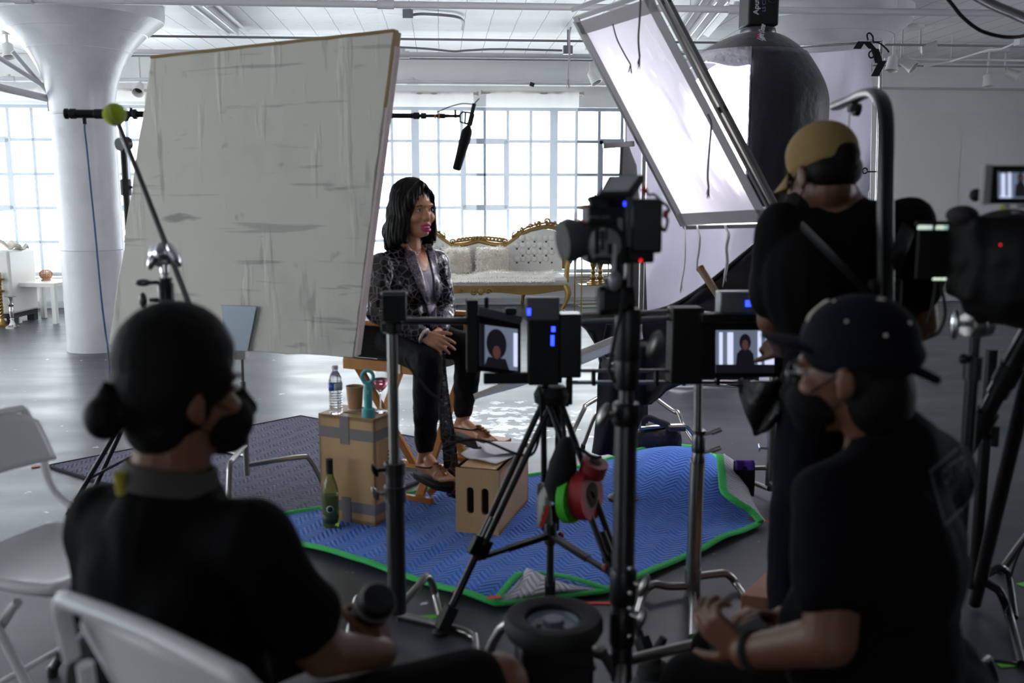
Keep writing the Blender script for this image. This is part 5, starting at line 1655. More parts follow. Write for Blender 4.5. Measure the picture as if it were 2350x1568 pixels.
mb.sph(che + fw_ * .07 + lf_ * .065 - V((0, 0, .03)), .068); mb.sph(che + fw_ * .07 - lf_ * .065 - V((0, 0, .03)), .068)
mb.limb((shR, .05), (elR, .04), (wrR, .027)); mb.limb((shL, .05), (elL, .04), (wrL, .027))
mb.limb((hipR, .09), (knR, .058), (anR, .036)); mb.limb((hipL, .09), (knL, .058), (anL, .036))


def foot(mb, an, ball, w=1.0):
    d = ball - an; d.z = 0; d = d.normalized(); s = V((-d.y, d.x, 0)); heel = an - d * .035; heel.z = ball.z + .012
    mb.cap(an, heel, .033, .03); mb.cap(heel, ball, .03, .026)
    mb.cap(an + d * .04 - V((0, 0, .03)), ball, .03, .024); mb.cap(ball + s * .022, ball - s * .026, .022, .02)
    for k, (o, l) in enumerate(((.03, .045), (.012, .045), (-.004, .04), (-.018, .034), (-.03, .028))):
        mb.cap(ball + s * o, ball + s * o + d * (.018 + l) - V((0, 0, .008)), .0115 if k else .015, .0085 if k else .012, n=10)
    return d, s, heel


fR = foot(mb, anR, ballR); fL = foot(mb, anL, ballL)
hand(mb, wrR, P(1040, 800, 4.46) - wrR, V((-.2, -.75, .6)), -1, (.28, .3, .36, .5), 1.02, spread=.12)
hand(mb, wrL, P(1030, 808, 4.5) - wrL, V((.75, .1, .6)), 1, (.45, .5, .5, .5), 1.0)
body = mb.build('body', skin_w, person, remesh=.0045, smooth=3)
# face details
eyew = mat('eye_white', (226, 220, 214), .2); iris = mat('dark_iris', (30, 20, 16), .1); lash = mat('lash_black', (16, 12, 12), .6)
for k in (-1, 1):
    e = MB().sph(hp(k * .032, .0835, .0), (.0128 * hs, .0075 * hs, .0062 * hs), HR).build('eye', eyew, person)
    MB().sph(hp(k * .032, .0895, .0), (.0058 * hs, .003 * hs, .0058 * hs), HR).build('iris', iris, e)
    MB().tube([hp(k * (.032 + a * .0135), .0915 - abs(a) * .005, .0055 - .0045 * a * a) for a in (-1, -.5, 0, .5, 1)], .0018, n=6, k=3).build('eyelashes', lash, person)
    MB().tube([hp(k * (.032 + a * .018), .094 - abs(a) * .007, .021 - .006 * a * a) for a in (-1, -.4, .2, 1)], [.0034, .002], n=6, k=3).build('eyebrow', mat('brow', (44, 28, 22), .8), person)
lipm = mat('pink_lipstick', (206, 46, 112), .3)
MB().tube([hp(a * .0255, .1035 - abs(a) ** 2 * .016, -.0655 + .003 * (1 - abs(a))) for a in (-1, -.5, -.15, .15, .5, 1)], [.0034, .0072, .0072, .0034], n=8, k=3).tube([hp(a * .024, .102 - abs(a) ** 2 * .016, -.0875 + .008 * a * a) for a in (-1, -.4, .4, 1)], [.0034, .0088, .0088, .0034], n=8, k=3).build('lips', lipm, person)
MB().sph(hp(0, .0965, -.073), (.0155 * hs, .007 * hs, .0042 * hs), HR).build('teeth', mat('teeth', (232, 228, 222), .25), person)
MB().sph(hp(0, .097, -.079), (.015 * hs, .006 * hs, .004 * hs), HR).build('mouth', mat('mouth_dark', (86, 30, 34), .5), person)
# bob hair: parted, chin length, covering the ear, turned under at the ends
mb = MB(); E = lambda c, r: mb.sph(hp(*c), [q * hs for q in r], HR, n=22, m=14)
E((0, -.024, .046), (.09, .1, .098)); E((0, -.05, -.03), (.1, .078, .12)); E((0, -.075, -.1), (.112, .06, .075))
for k in (-1, 1):
    n_ = k < 0     # the side towards the camera covers the temple and cheek, the far side is swept back
    E((k * .083, .0 if n_ else -.015, -.015), (.03 if n_ else .02, .062, .1)); E((k * .094, -.005 if n_ else -.04, -.085), (.034 if n_ else .022, .068, .075))
    q = 1.0 if n_ else .55; dy = 0 if n_ else -.01
    mb.cap(hp(k * .01, .062, .108), hp(k * .058, .066 + dy, .06), .022 * hs * q, .025 * hs * q); mb.cap(hp(k * .058, .066 + dy, .06), hp(k * .08, .045 + dy, -.03), .025 * hs * q, .028 * hs * q)
    mb.cap(hp(k * .08, .045 + dy, -.03), hp(k * .09, .045 + dy, -.11), .027 * hs * q, .024 * hs * q); mb.cap(hp(k * .09, .045 + dy, -.11), hp(k * .085, .055 + dy, -.135), .022 * hs * q, .012 * hs * q)
for k in range(9):
    a = math.pi * (k / 8); mb.cap(hp(.1 * math.cos(a), -.02 - .09 * math.sin(a), -.12), hp(.108 * math.cos(a), -.02 - .105 * math.sin(a), -.155 - .012 * (k % 2)), .028 * hs, .016 * hs)


def strands(q):
    l = HR.transposed() @ (q - hp(0, -.02, 0)); a = math.atan2(l.x, l.y)
    w = .0022 * math.sin(a * 46 + l.z * 14 + 2 * math.sin(l.z * 30)) + .002 * math.sin(a * 21 + 3 * l.z * 9)
    n = V((l.x, l.y, 0)); n = (HR @ n).normalized() if n.length > 1e-4 else V((0, 0, 1))
    return q + n * w


mb.build('hair', hair_b, person, remesh=.0045, smooth=3, shape=strands)
# jacket
jk = mat('snakeskin_patent', (22, 20, 24), .2, coat=.3)
N, L, b = nodes(jk)
tc = N.new('ShaderNodeTexCoord'); vo = N.new('ShaderNodeTexVoronoi'); vo.feature = 'DISTANCE_TO_EDGE'; vo.inputs['Scale'].default_value = 27; vo.inputs['Randomness'].default_value = .75
mp = N.new('ShaderNodeMapping'); mp.inputs['Scale'].default_value = (1, 1, 1.15); L.new(tc.outputs['Object'], mp.inputs[0]); L.new(mp.outputs[0], vo.inputs['Vector'])
r1 = N.new('ShaderNodeValToRGB'); r1.color_ramp.elements[0].position = .02; r1.color_ramp.elements[0].color = s2l((120, 108, 120)); r1.color_ramp.elements[1].position = .04; r1.color_ramp.elements[1].color = s2l((12, 10, 14))
L.new(vo.outputs['Distance'], r1.inputs[0]); L.new(r1.outputs[0], b.inputs['Base Color'])
r2 = N.new('ShaderNodeMapRange'); r2.inputs[1].default_value = .03; r2.inputs[2].default_value = .12; r2.inputs[3].default_value = .6; r2.inputs[4].default_value = .16
L.new(vo.outputs['Distance'], r2.inputs[0]); L.new(r2.outputs[0], b.inputs['Roughness'])
bp = N.new('ShaderNodeBump'); bp.inputs['Strength'].default_value = .4; bp.inputs['Distance'].default_value = .01
n5 = N.new('ShaderNodeTexNoise'); n5.inputs['Scale'].default_value = 14; n5.inputs['Detail'].default_value = 3; L.new(tc.outputs['Object'], n5.inputs['Vector'])
ad = N.new('ShaderNodeMath'); ad.operation = 'ADD'; L.new(r2.outputs[0], ad.inputs[0]); ad.inputs[0].default_value = 0
q_ = N.new('ShaderNodeMath'); q_.operation = 'MULTIPLY'; L.new(n5.outputs['Fac'], q_.inputs[0]); q_.inputs[1].default_value = 1.6
L.new(q_.outputs[0], ad.inputs[1]); L.new(ad.outputs[0], bp.inputs['Height']); L.new(bp.outputs[0], b.inputs['Normal'])
mb = MB()
mb.sph(che, (.178, .13, .165), RT); mb.sph(bel, (.175, .135, .145), RT); mb.sph(pel + V((0, 0, .02)), (.195, .155, .13), RT)
mb.sph(che + fw_ * .065 + lf_ * .07 - V((0, 0, .03)), .08); mb.sph(che + fw_ * .065 - lf_ * .07 - V((0, 0, .03)), .08)
mb.cap(shR + V((0, 0, .004)), cen - V((0, 0, .03)), .068, .09); mb.cap(shL + V((0, 0, .004)), cen - V((0, 0, .03)), .068, .09)
mb.cap(neck0 - lf_ * .055 + V((0, 0, .03)) - fw_ * .03, shR, .036, .062); mb.cap(neck0 + lf_ * .055 + V((0, 0, .03)) - fw_ * .03, shL, .036, .062); mb.cap(neck0 - fw_ * .06, neck0 - fw_ * .05 + V((0, 0, .03)), .07, .05)
mb.limb((shR, .073), (elR, .06), (wrR - (wrR - elR).normalized() * .02, .045)); mb.limb((shL, .073), (elL, .06), (wrL - (wrL - elL).normalized() * .03, .045))


def wrinkle(q):
    return q + V((noise.noise(q * 22), noise.noise(q * 22 + V((9, 0, 0))), noise.noise(q * 9))) * .006


jacket = mb.build('jacket', jk, person, remesh=.007, smooth=4, shape=wrinkle)
bj = bvh_of(jacket)
bj2 = bj
cam_m = mat('lilac_camisole', (112, 104, 126), .5, sheen=.2, bump=(40, .15))
cast_patch([(600, 938, 985), (630, 950, 992), (680, 972, 1000), (725, 984, 1002), (752, 986, 1000)], bj, .004, 10, 5, 4.75).build('camisole', cam_m, person, solid=.003)
cast_patch([(562, 932, 972), (585, 940, 978), (606, 952, 982), (624, 965, 976)], bj, .007, 10, 5, 4.78).build('bare_chest', skin_w, person, solid=.002)
lap = mat('snakeskin_lapel', (84, 78, 88), .3)
N, L, b = nodes(lap)
vo = N.new('ShaderNodeTexVoronoi'); vo.feature = 'DISTANCE_TO_EDGE'; vo.inputs['Scale'].default_value = 75; tc = N.new('ShaderNodeTexCoord'); L.new(tc.outputs['Object'], vo.inputs['Vector'])
r1 = N.new('ShaderNodeValToRGB'); r1.color_ramp.elements[0].position = .06; r1.color_ramp.elements[0].color = s2l((56, 50, 58)); r1.color_ramp.elements[1].position = .12; r1.color_ramp.elements[1].color = s2l((122, 114, 128)); L.new(vo.outputs['Distance'], r1.inputs[0]); L.new(r1.outputs[0], b.inputs['Base Color'])
cast_patch([(555, 924, 938), (580, 928, 950), (600, 932, 958), (640, 950, 972), (690, 972, 984), (700, 977, 984)], bj, .010, 6, 5, 4.75).build('lapel', lap, person, solid=.005)
cast_patch([(560, 974, 990), (590, 982, 1000), (640, 992, 1008), (690, 998, 1006)], bj, .010, 6, 5, 4.8).build('lapel', lap, person, solid=.005)
bb_ = bvh_of(body)
# cross pendant
pc_ = P(954, 586, 4.75); h = bj.ray_cast(CAM, (pc_ - CAM).normalized())
pc_ = h[0] - (pc_ - CAM).normalized() * .014 if h[0] else pc_
xs_ = V((.9, -.3, 0)).normalized()
MB().beam(pc_ + V((0, 0, .016)), pc_ - V((0, 0, .022)), .006, .003, V((0, -1, 0))).beam(pc_ + V((0, 0, .004)) - xs_ * .013, pc_ + V((0, 0, .004)) + xs_ * .013, .006, .003).build('cross_pendant', silver, person)
MB().tube([P(930, 552, 4.79), P(942, 572, 4.765), pc_ + V((0, 0, .018)), P(962, 574, 4.77), P(968, 552, 4.8)], .0012, n=6, k=5).build('necklace', silver, person)
# trousers
trm = mat('black_trousers', (14, 14, 18), .8, spec=.3, bump=(40, .2))
mb = MB(); mb.sph(pel - V((0, 0, .03)), (.19, .15, .12), RT)
mb.limb((hipR, .105), (knR, .073), (anR.lerp(knR, .45), .066), (anR + V((0, 0, .04)), .05)); mb.limb((hipL, .105), (knL, .073), (anL.lerp(knL, .45), .064), (anL + V((0, 0, .035)), .048))
mb.build('trousers', trm, person, remesh=.007, smooth=4, shape=wrinkle)
# sandals, bracelet, ring, toenails
sole_m = mat('sandal_sole', (14, 13, 13), .7, spec=.2); bronze = mat('bronze_beads', (150, 112, 70), .3, .8)
for an, ball, (d, s, heel), nm in ((anR, ballR, fR, 'right'), (anL, ballL, fL, 'left')):
    z = -.042
    out = [heel - d * .04, heel - d * .025 + s * .034, ball + s * .052, ball + d * .05 + s * .045, ball + d * .088 + s * .01, ball + d * .075 - s * .03, ball - s * .05, heel - d * .025 - s * .034]
    lo = [V((p.x, p.y, ball.z - .028 + (0 if i not in (0, 1, 7) else .0))) for i, p in enumerate(out)]
    sd = MB().prism(smoothpts(lo, 4, True), (0, 0, -.03)).build('sandal', sole_m, person, bevel=.006)
    top_ = ball + d * .035 + V((0, 0, .012)) + s * .014; ins = ball - d * .045 + V((0, 0, .04))
    for sg in (-1, 1): MB().tube([heel + s * sg * .036 + d * .01 + V((0, 0, .0)), ball - d * .06 + s * sg * .032 + V((0, 0, .03)), ins], .008, n=8, k=5, flat=.4).build('strap', sole_m, sd)
    mb = MB().tube([ins + d * -.01 + V((0, 0, .006)), ball + d * .0 + V((0, 0, .032)) + s * .006, top_], .007, n=8, k=5)
    for k in range(4): mb.sph(ins.lerp(top_, k / 4) + V((0, 0, .01)), (.016, .016, .007), n=10, m=6)
    mb.build('beaded_strap', bronze, sd)
    mint = mat('mint_polish', (150, 214, 198), .25)
    for k, (o, l) in enumerate(((.03, .045), (.012, .045), (-.004, .04), (-.018, .034), (-.03, .028))):
        MB().sph(ball + s * o + d * (.018 + l) + V((0, 0, .0)), (.006, .006, .003), n=8, m=6).build('toenail', mint, person)
ax_ = (wrR - elR).normalized(); x_, y_, _ = frame(ax_)
MB().tube([wrR + ax_ * .004 + (x_ * math.cos(a) + y_ * math.sin(a)) * .034 for a in [2 * math.pi * k / 20 for k in range(20)]], .008, n=8, closed=True).build('bracelet', mat('bracelet_white', (216, 212, 214), .3, .4), person)
# hanging end of the jacket belt
bp_ = [P(1012, 790, 4.6), P(1012, 850, 4.55), P(1020, 930, 4.52), P(1030, 1010, 4.5), P(1036, 1080, 4.5), P(1043, 1136, 4.5)]
bs_ = smoothpts(bp_, 6)
MB().grid(lambda u, v: bs_[round(v * (len(bs_) - 1))] + V(((u - .5) * (.045 + .035 * v if v < .8 else (.073 if u < .5 else .073 - (v - .8) * .0) ), .012 * math.sin(5 * v), (.0 if v < .97 else (u) * -.03))), 6, len(bs_) - 1).build('belt', jk, person, solid=.004)
# ================================================================== TWIN MONITORS, TRIPOD, CAMERA ON A POST
DR = 3.4
SR = DR / FPX          # metres per pixel at the rig
matte_black = mat('matte_black', (13, 13, 14), .55, spec=.3)
screen_off = mat('dark_glass', (18, 20, 24), .12)
blue_led = mat('blue_led', (60, 80, 255), .4, emit=((40, 60, 255), 3.5))
red_led = mat('red_led', (255, 30, 40), .4, emit=((255, 20, 30), 1.2))
scr_bg = mat('screen_pale', (130, 150, 170), .4, emit=((140, 152, 178), .36))
scr_lt = mat('screen_window', (200, 210, 230), .4, emit=((205, 212, 240), 1.0))
scr_dk = mat('screen_dark', (16, 16, 20), .4, emit=((26, 26, 34), .5))
scr_sk = mat('screen_skin', (90, 60, 50), .4, emit=((96, 66, 60), .5))


def pbox(mb, x0, y0, x1, y1, D, dep, mi=0):
    """box whose camera side covers the given picture area at distance D"""
    a, b_ = P(x0, y0, D), P(x1, y1, D)
    return mb.box(((a.x + b_.x) / 2, D + dep / 2, (a.z + b_.z) / 2), (abs(b_.x - a.x), dep, abs(a.z - b_.z)), None, mi)


def pb(name, x0, y0, x1, y1, D, dep, m, par, bevel=.004):
    return pbox(MB(), x0, y0, x1, y1, D, dep).build(name, m, par, bevel=bevel)


def led(par, x, y, D, w, h, m=blue_led, nm='status_light'): return pb(nm, x - w / 2, y - h / 2, x + w / 2, y + h / 2, D, .006, m, par, .001)


def picture(par, q, figure):
    """flat moving picture on a screen: quad corners tl,tr,br,bl; figure = list of (material, polygon in 0..1)"""
    tl, tr, br, bl = q; n = (tr - tl).cross(bl - tl).normalized()
    if n.y > 0: n = -n
    at = lambda x, y: tl.lerp(tr, x).lerp(bl.lerp(br, x), y)
    ms = [scr_bg, scr_lt, scr_dk, scr_sk]; mb = MB()
    mb.add([p + n * .001 for p in q], [(0, 1, 2, 3)], 0)
    for k, (mi, poly) in enumerate(figure):
        mb.add([at(x, y) + n * (.0016 + .0005 * k) for x, y in poly], [tuple(range(len(poly)))], mi)
    return mb.build('picture', ms, par, flat=True)


ell = lambda cx, cy, rx, ry, n=18: [(cx + rx * math.cos(2 * math.pi * k / n), cy + ry * math.sin(2 * math.pi * k / n)) for k in range(n)]
rect = lambda a, b_, c, d: [(a, b_), (c, b_), (c, d), (a, d)]

# --- left monitor with battery block and wireless receiver
t = thing('field_monitor', 'left field monitor with blue lit receiver on the black tripod', 'monitor', P(1265, 885, DR))
pb('bezel', 1070, 690, 1098, 856, DR - .02, .09, matte_black, t)
tl, tr, br, bl = P(1098, 714, DR - .02), P(1196, 736, DR + .06), P(1196, 862, DR + .06), P(1098, 852, DR - .02)
nn = (tr - tl).cross(bl - tl).normalized(); nn = -nn if nn.y > 0 else nn
hs_ = MB().prism([tl, tr, br, bl], -nn * .03).build('housing', matte_black, t, bevel=.003)
MB().beam(tl, tr, .03, .008, nn).build('top_edge', mat('edge_grey', (92, 92, 96), .4), t)
picture(hs_, [OP(x, y, tl + nn * .0015, nn) for x, y in ((1101, 744), (1190, 756), (1190, 852), (1101, 840))],
        [(2, rect(.0, 0, .12, 1)), (2, ell(.42, .42, .26, .36)), (2, [(.1, 1), (.2, .75), (.65, .75), (.75, 1)]), (3, ell(.42, .62, .1, .16)), (1, rect(.86, .1, .96, .9)), (2, rect(.96, 0, 1, 1))])
pb('battery', 1214, 730, 1282, 884, DR - .03, .08, matte_black, t)
pb('battery', 1284, 722, 1334, 868, DR - .01, .1, mat('satin_black', (26, 26, 28), .3), t, .006)
pb('cheese_plate', 1110, 858, 1290, 880, DR + .02, .03, matte_black, t)
rc = pb('receiver', 1208, 684, 1284, 738, DR - .03, .07, mat('receiver_grey', (84, 84, 88), .5), t, .005)
led(rc, 1214, 716, DR - .034, 9, 16); led(t, 1270, 756, DR - .034, 9, 12); led(t, 1268, 782, DR - .034, 8, 24)
pb('antenna_mount', 1112, 684, 1122, 708, DR, .03, matte_black, t); pb('knob', 1160, 708, 1186, 724, DR + .02, .04, matte_black, t, .008)
for x in (1245, 1300): pb('post', x, 868, x + 14, 930, DR, .02, matte_black, t)
pb('lower_bracket', 1255, 920, 1306, 934, DR, .04, matte_black, t)
tag(MB().tube([P(x, y, DR - .05) for x, y in ((928, 820), (945, 850), (985, 900), (1008, 920), (1010, 960), (1014, 1010))] , .005, n=8, k=6).tube([P(x, y, DR - .05) for x, y in ((1014, 1030), (1060, 1012), (1110, 1012), (1180, 1040), (1220, 1044), (1238, 1000), (1242, 940), (1238, 890))], .005, n=8, k=6).build('video_cable', rubber), 'thin black cables looping between the left steel stand and tripod', 'cable')
# --- right monitor
t = thing('field_monitor', 'right field monitor with silver blue lit receiver beside the seated man', 'monitor', P(1660, 885, DR))
hs_ = pb('housing', 1618, 726, 1800, 866, DR, .04, matte_black, t)
pb('sun_hood', 1612, 722, 1806, 740, DR - .07, .08, matte_black, t)
picture(hs_, [P(x, y, DR - .0015) for x, y in ((1642, 758), (1776, 758), (1776, 856), (1642, 856))],
        [(1, rect(.06, .05, .12, .8)), (1, rect(.2, .05, .3, .8)), (1, rect(.72, .02, .78, .8)), (1, rect(.84, .02, 1, .95)), (2, rect(0, .8, 1, 1)), (2, [(.33, 1), (.36, .55), (.42, .45), (.58, .45), (.64, .55), (.68, 1)]), (2, ell(.5, .28, .1, .2)), (3, ell(.5, .34, .055, .12))])
pb('battery', 1545, 708, 1612, 882, DR - .02, .1, matte_black, t, .006); pb('battery', 1612, 745, 1640, 862, DR - .01, .06, matte_black, t)
rc = pb('receiver', 1654, 670, 1736, 728, DR - .02, .07, mat('receiver_silver', (120, 120, 124), .4, .3), t, .006); led(rc, 1718, 697, DR - .025, 12, 14)
MB().cyl(P(1600, 718, DR), P(1660, 724, DR), .008).build('top_rod', chrome, t)
# --- rods and slotted bars joining both
t = thing('rod_rig', 'metal rods and slotted bars joining the two monitors', 'rod rig', P(1440, 885, DR + .06))
for y, r_ in ((718, .0085), (733, .0085)): MB().cyl(P(1290, y + 6, DR + .06), P(1560, y - 4, DR + .06), r_).build('rod', steel, t)
MB().cyl(P(1300, 851, DR + .05), P(1560, 851, DR + .05), .007).build('rod', steel, t)
MB().cyl(P(1298, 878, DR + .04), P(1790, 878, DR + .04), .0075).build('lower_rail', chrome, t)
for x in (1362, 1426, 1506, 1568, 1646, 1706, 1786): MB().beam(P(x, 848, DR + .04), P(x, 884, DR + .04), .012, .03).build('rail_spacer', matte_black, t)
MB().cyl(P(920, 737, 3.2), P(1072, 737, DR), .0135).build('rod', dark_steel, t)
# --- left steel stand with square box
DW = 3.2
ls = G(913, 1470); ls = V((P(913, 1470, DW).x, DW, 0)); X_ = ls.x
zz = lambda y: P(913, y, DW).z
t = thing('steel_stand', 'dark steel stand holding a square black box left of the tripod', 'stand', ls)
MB().cyl((X_, DW, .1), (X_, DW, zz(1070)), .032, n=20).cyl((X_, DW, zz(1150)), (X_, DW, zz(1140)), .038).build('base_tube', dark_steel, t)
MB().cyl((X_, DW, zz(1070)), (X_, DW, zz(740)), .018, n=18).build('riser', steel, t)
for y in (1075, 1128):
    mb = MB().cyl((X_, DW, zz(y) - .022), (X_, DW, zz(y) + .022), .037, n=20); mb.build('collar', dark_steel, t, bevel=.003)
    MB().cyl((X_, DW - .01, zz(y)), (X_ - .055, DW - .02, zz(y)), .007).sph((X_ - .066, DW - .02, zz(y)), (.01, .012, .026), MX.Rotation(-.4, 3, 'Y')).build('wing_key', steel if y > 1100 else black_metal, t)
bx_ = pb('square_box', 876, 672, 932, 738, DW - .04, .08, matte_black, t, .003)
MB().box(P(904, 674, DW - .0), (.088, .084, .004)).build('box_rim', mat('edge_grey', (92, 92, 96), .4), bx_)
MB().cyl((X_, DW, zz(765)), (X_, DW, zz(738)), .03).box((X_, DW, zz(750)), (.07, .05, .03)).build('clamp', black_plastic, t, bevel=.003)
for pts in ([P(922, 1388, 3.36), P(960, 1345, 3.42), P(978, 1324, 3.46), P(990, 1335, 3.48), P(1000, 1370, 3.5), G(1012, 1424)], [P(915, 1442, 3.36), P(985, 1462, 3.3), P(1060, 1485, 3.22), P(1085, 1500, 3.17), P(1092, 1530, 3.15), G(1096, 1552)], [P(905, 1420, 3.4), P(850, 1400, 3.5), P(820, 1410, 3.52), G(800, 1470)]):
    pts = [p if p.z > .013 else V((p.x, p.y, .013)) for p in pts]
    MB().tube(pts, .0145, n=12, k=5).build('leg', steel, t)
# --- right steel stand
DS = 3.5; xs = P(1588, 1400, DS).x; zz = lambda y: P(1588, y, DS).z
t = thing('steel_stand', 'bright steel stand under the right monitor with three bent legs', 'stand', (xs, DS, 0))
xt_ = P(1602, 885, DS).x
MB().cyl((xs, DS, zz(1410)), (xs, DS, zz(1305)), .031, n=20).cyl((xs, DS, zz(1310)), (xs + .004, DS, zz(1060)), .0285, n=20).build('base_tube', steel, t)
MB().cyl((xs + .004, DS, zz(1060)), (xt_, DS, zz(878)), .0165, n=18).build('riser', steel, t)
for y in (1008, 1050):
    MB().lathe([(.026, -.045), (.026, .0), (.02, .02), (.026, .022), (.026, .035), (.02, .035)], (xs + .006, DS, zz(y)), n=20).build('collar', dark_steel, t)
    MB().cyl((xs + .02, DS - .01, zz(y - 12)), (xs + .07, DS - .02, zz(y - 20)), .007).cyl((xs + .05, DS - .018, zz(y - 17)), (xs + .085, DS - .025, zz(y - 26)), .011).build('tee_key', steel, t)
for pts in ([V((xs, DS, zz(1345))), P(1535, 1346, DS - .02), P(1500, 1342, DS - .03), P(1478, 1362, DS - .04), G(1462, 1420)], [V((xs, DS, zz(1325))), P(1640, 1318, DS + .02), P(1668, 1318, DS + .02), P(1690, 1340, DS + .02), G(1716, 1385)], [V((xs, DS, zz(1390))), P(1589, 1402, DS - .1), P(1590, 1430, DS - .13), G(1590, 1472)]):
    pts = [p if p.z > .014 else V((p.x, p.y, .014)) for p in pts]
    MB().tube(pts, .0155, n=12, k=5).build('leg', steel, t)
# --- black tripod
t = thing('tripod', 'black tripod with twin tube legs standing on the blue blanket edge', 'tripod', P(1265, 1300, DR) * 1)
TZ = P(1265, 905, DR)
MB().lathe([(.0, .0), (.06, .0), (.065, .03), (.05, .06), (.0, .06)], TZ - V((0, 0, .03)), n=24).cyl(TZ, TZ - V((0, 0, .12)), .02).build('bowl', matte_black, t)
feet = [G(1010, 1458), G(1496, 1540), G(1262, 1392)]
feet[2].z = bz(feet[2]) if (feet[2] - f0).dot(fn) > 0 else 0.0
sc_ = P(1263, 1228, DR)
for k, q in enumerate(feet):
    q = q + V((0, 0, .012)); d = (q - TZ); dl = d.length; d = d.normalized(); s = d.cross(V((0, 0, 1))).normalized(); a = TZ + s * 0 + d * .03
    m_ = a + d * dl * .6
    for sg in (-1, 1): MB().cyl(a + s * sg * .028, m_ + s * sg * .022, .0115).build('leg_tube', black_metal, t)
    MB().cyl(m_ - d * .1, q, .014).build('leg', black_metal, t)
    MB().beam(m_ - d * .02, m_ + d * .05, .075, .034, s).build('leg_lock', matte_black, t, bevel=.005)
    MB().sph(m_ + s * .04 + d * .02, (.012, .02, .012)).build('lock_knob', mat('dull_red', (120, 34, 42), .5), t)
    MB().beam(q - d * .1, q - d * .01, .045, .04, s).sph(q, (.028, .028, .014)).build('foot', rubber, t, bevel=.004)
    e = m_ + d * .04 - V((0, 0, .02))
    MB().beam(sc_, sc_.lerp(e, .6), .03, .018).beam(sc_.lerp(e, .55), e, .024, .014).build('spreader_arm', matte_black, t, bevel=.003)
MB().cyl(sc_ - V((0, 0, .03)), sc_ + V((0, 0, .05)), .024).cyl(sc_, sc_ - V((0, 0, .2)), .014).build('spreader_hub', dark_steel, t)
q = feet[1]; MB().tube([q + V((0, -.02, .02)), q + V((.01, -.03, .09)), q + V((.03, -.03, .13))], [.02, .018, .014], n=10).lathe([(.055, .0), (.05, .03), (.02, .05), (.0, .05)], (q.x, q.y - .02, 0)).build('foot', rubber, t)
# things hanging on the tripod: tape rolls, pouch
def tape_roll(px, py, r_, w, ax_, m, label, core=True):
    c = P(px, py, DR - .22); ax_ = V(ax_).normalized()
    t = thing('tape_roll', label, 'tape roll', c)
    MB().lathe([(r_ * .58, -w / 2), (r_, -w / 2), (r_, w / 2), (r_ * .58, w / 2), (r_ * .58, -w / 2)], c, ax_, n=30, cap=False).build('tape', m, t)
    MB().lathe([(r_ * .5, -w / 2), (r_ * .59, -w / 2), (r_ * .59, w / 2), (r_ * .5, w / 2), (r_ * .5, -w / 2)], c, ax_, n=30, cap=False).build('core', mat('card_core', (120, 104, 88), .8), t)


tape_roll(1344, 1136, .088, .05, (.8, -.55, .12), mat('roll_red', (150, 28, 32), .5), 'big dark red tape roll hanging on the tripod')
tape_roll(1308, 1148, .08, .03, (.8, -.55, .12), mat('roll_green', (70, 190, 44), .5), 'neon green tape roll hanging behind the big red roll')
tape_roll(1362, 1074, .046, .05, (.25, -.3, .95), mat('roll_scarlet', (128, 34, 36), .5), 'small scarlet tape roll with pale side above the big roll')
c = P(1290, 1080, DR - .2)
t = thing('tool_pouch', 'black pouch and strap hanging between the tripod legs', 'pouch', c - V((0, 0, .11)))
MB().lathe([(.0, -.11), (.03, -.11), (.055, -.06), (.05, .02), (.03, .1), (.012, .12), (0, .12)], c, V((.15, 0, 1)), n=18).build('body', black_cloth, t)
MB().tube([c + V((0, 0, .1)), P(1295, 1000, DR - .16), P(1290, 950, DR - .08)], .008, n=8, k=4, flat=.4).build('strap', black_cloth, t)
MB().tube([c + V((.0, 0, .1)), P(1330, 1030, DR - .2), P(1362, 1050, DR - .22), P(1380, 1048, DR - .22)], .006, n=8, k=4).build('cord', rubber, t)
c = P(1250, 1155, DR - .18)
t = thing('plastic_sleeve', 'crumpled clear plastic sleeve with red tag by the tape rolls', 'sleeve', c - V((0, 0, .06)))
MB().grid(lambda u, v: c + V((-.025 + .05 * u, .02 * math.sin(6 * u + 4 * v), .07 - .15 * v)), 8, 10).build('sleeve', mat('cloudy_plastic', (150, 146, 144), .2), t, solid=.004)
MB().beam(c + V((.01, -.025, .0)), c + V((-.015, -.025, -.08)), .014, .002, V((0, -1, 0))).build('tag', red_tape, t)

# --- heavy post in front with the cinema camera on it
DP = 2.4; xp = P(1436, 1000, DP).x; zz = lambda y: P(1436, y, DP).z; XX = lambda x, y=700: P(x, y, DP).x
t = thing('camera_post', 'thick steel stand column in front, carrying the cinema camera', 'stand', (xp, DP, 0))
MB().cyl((xp, DP, .25), (xp, DP, zz(935)), .0295, n=24).build('base_tube', dark_steel, t)
MB().cyl((xp, DP, zz(940)), (xp, DP, zz(830)), .02, n=20).cyl((xp, DP, zz(830)), (xp, DP, zz(735)), .026, n=20).cyl((xp, DP, zz(735)), (xp, DP, zz(560)), .012, n=16).build('riser', dark_steel, t)
for y, h_, r_ in ((950, .03, .036), (1345, .05, .036), (1440, .05, .035), (770, .07, .034), (850, .05, .032)):
    MB().lathe([(r_ * .9, -h_), (r_, -h_ * .8), (r_, h_ * .8), (r_ * .9, h_)], (xp, DP, zz(y)), n=24).build('collar', black_metal, t, bevel=.002)
for (y, dx, dy) in ((948, -.05, -.02), (1330, .035, -.035), (1402, .03, -.04), (790, .05, -.02)):
    p = V((xp + dx * .6, DP + dy * .6, zz(y))); e = V((xp + dx * 1.3, DP + dy * 1.3, zz(y)))
    MB().cyl(p, e, .007).sph(e, (.013, .016, .034) if y != 790 else (.02, .012, .04), MX.Rotation(.35, 3, 'Y')).build('wing_key', steel, t)
mb = MB()
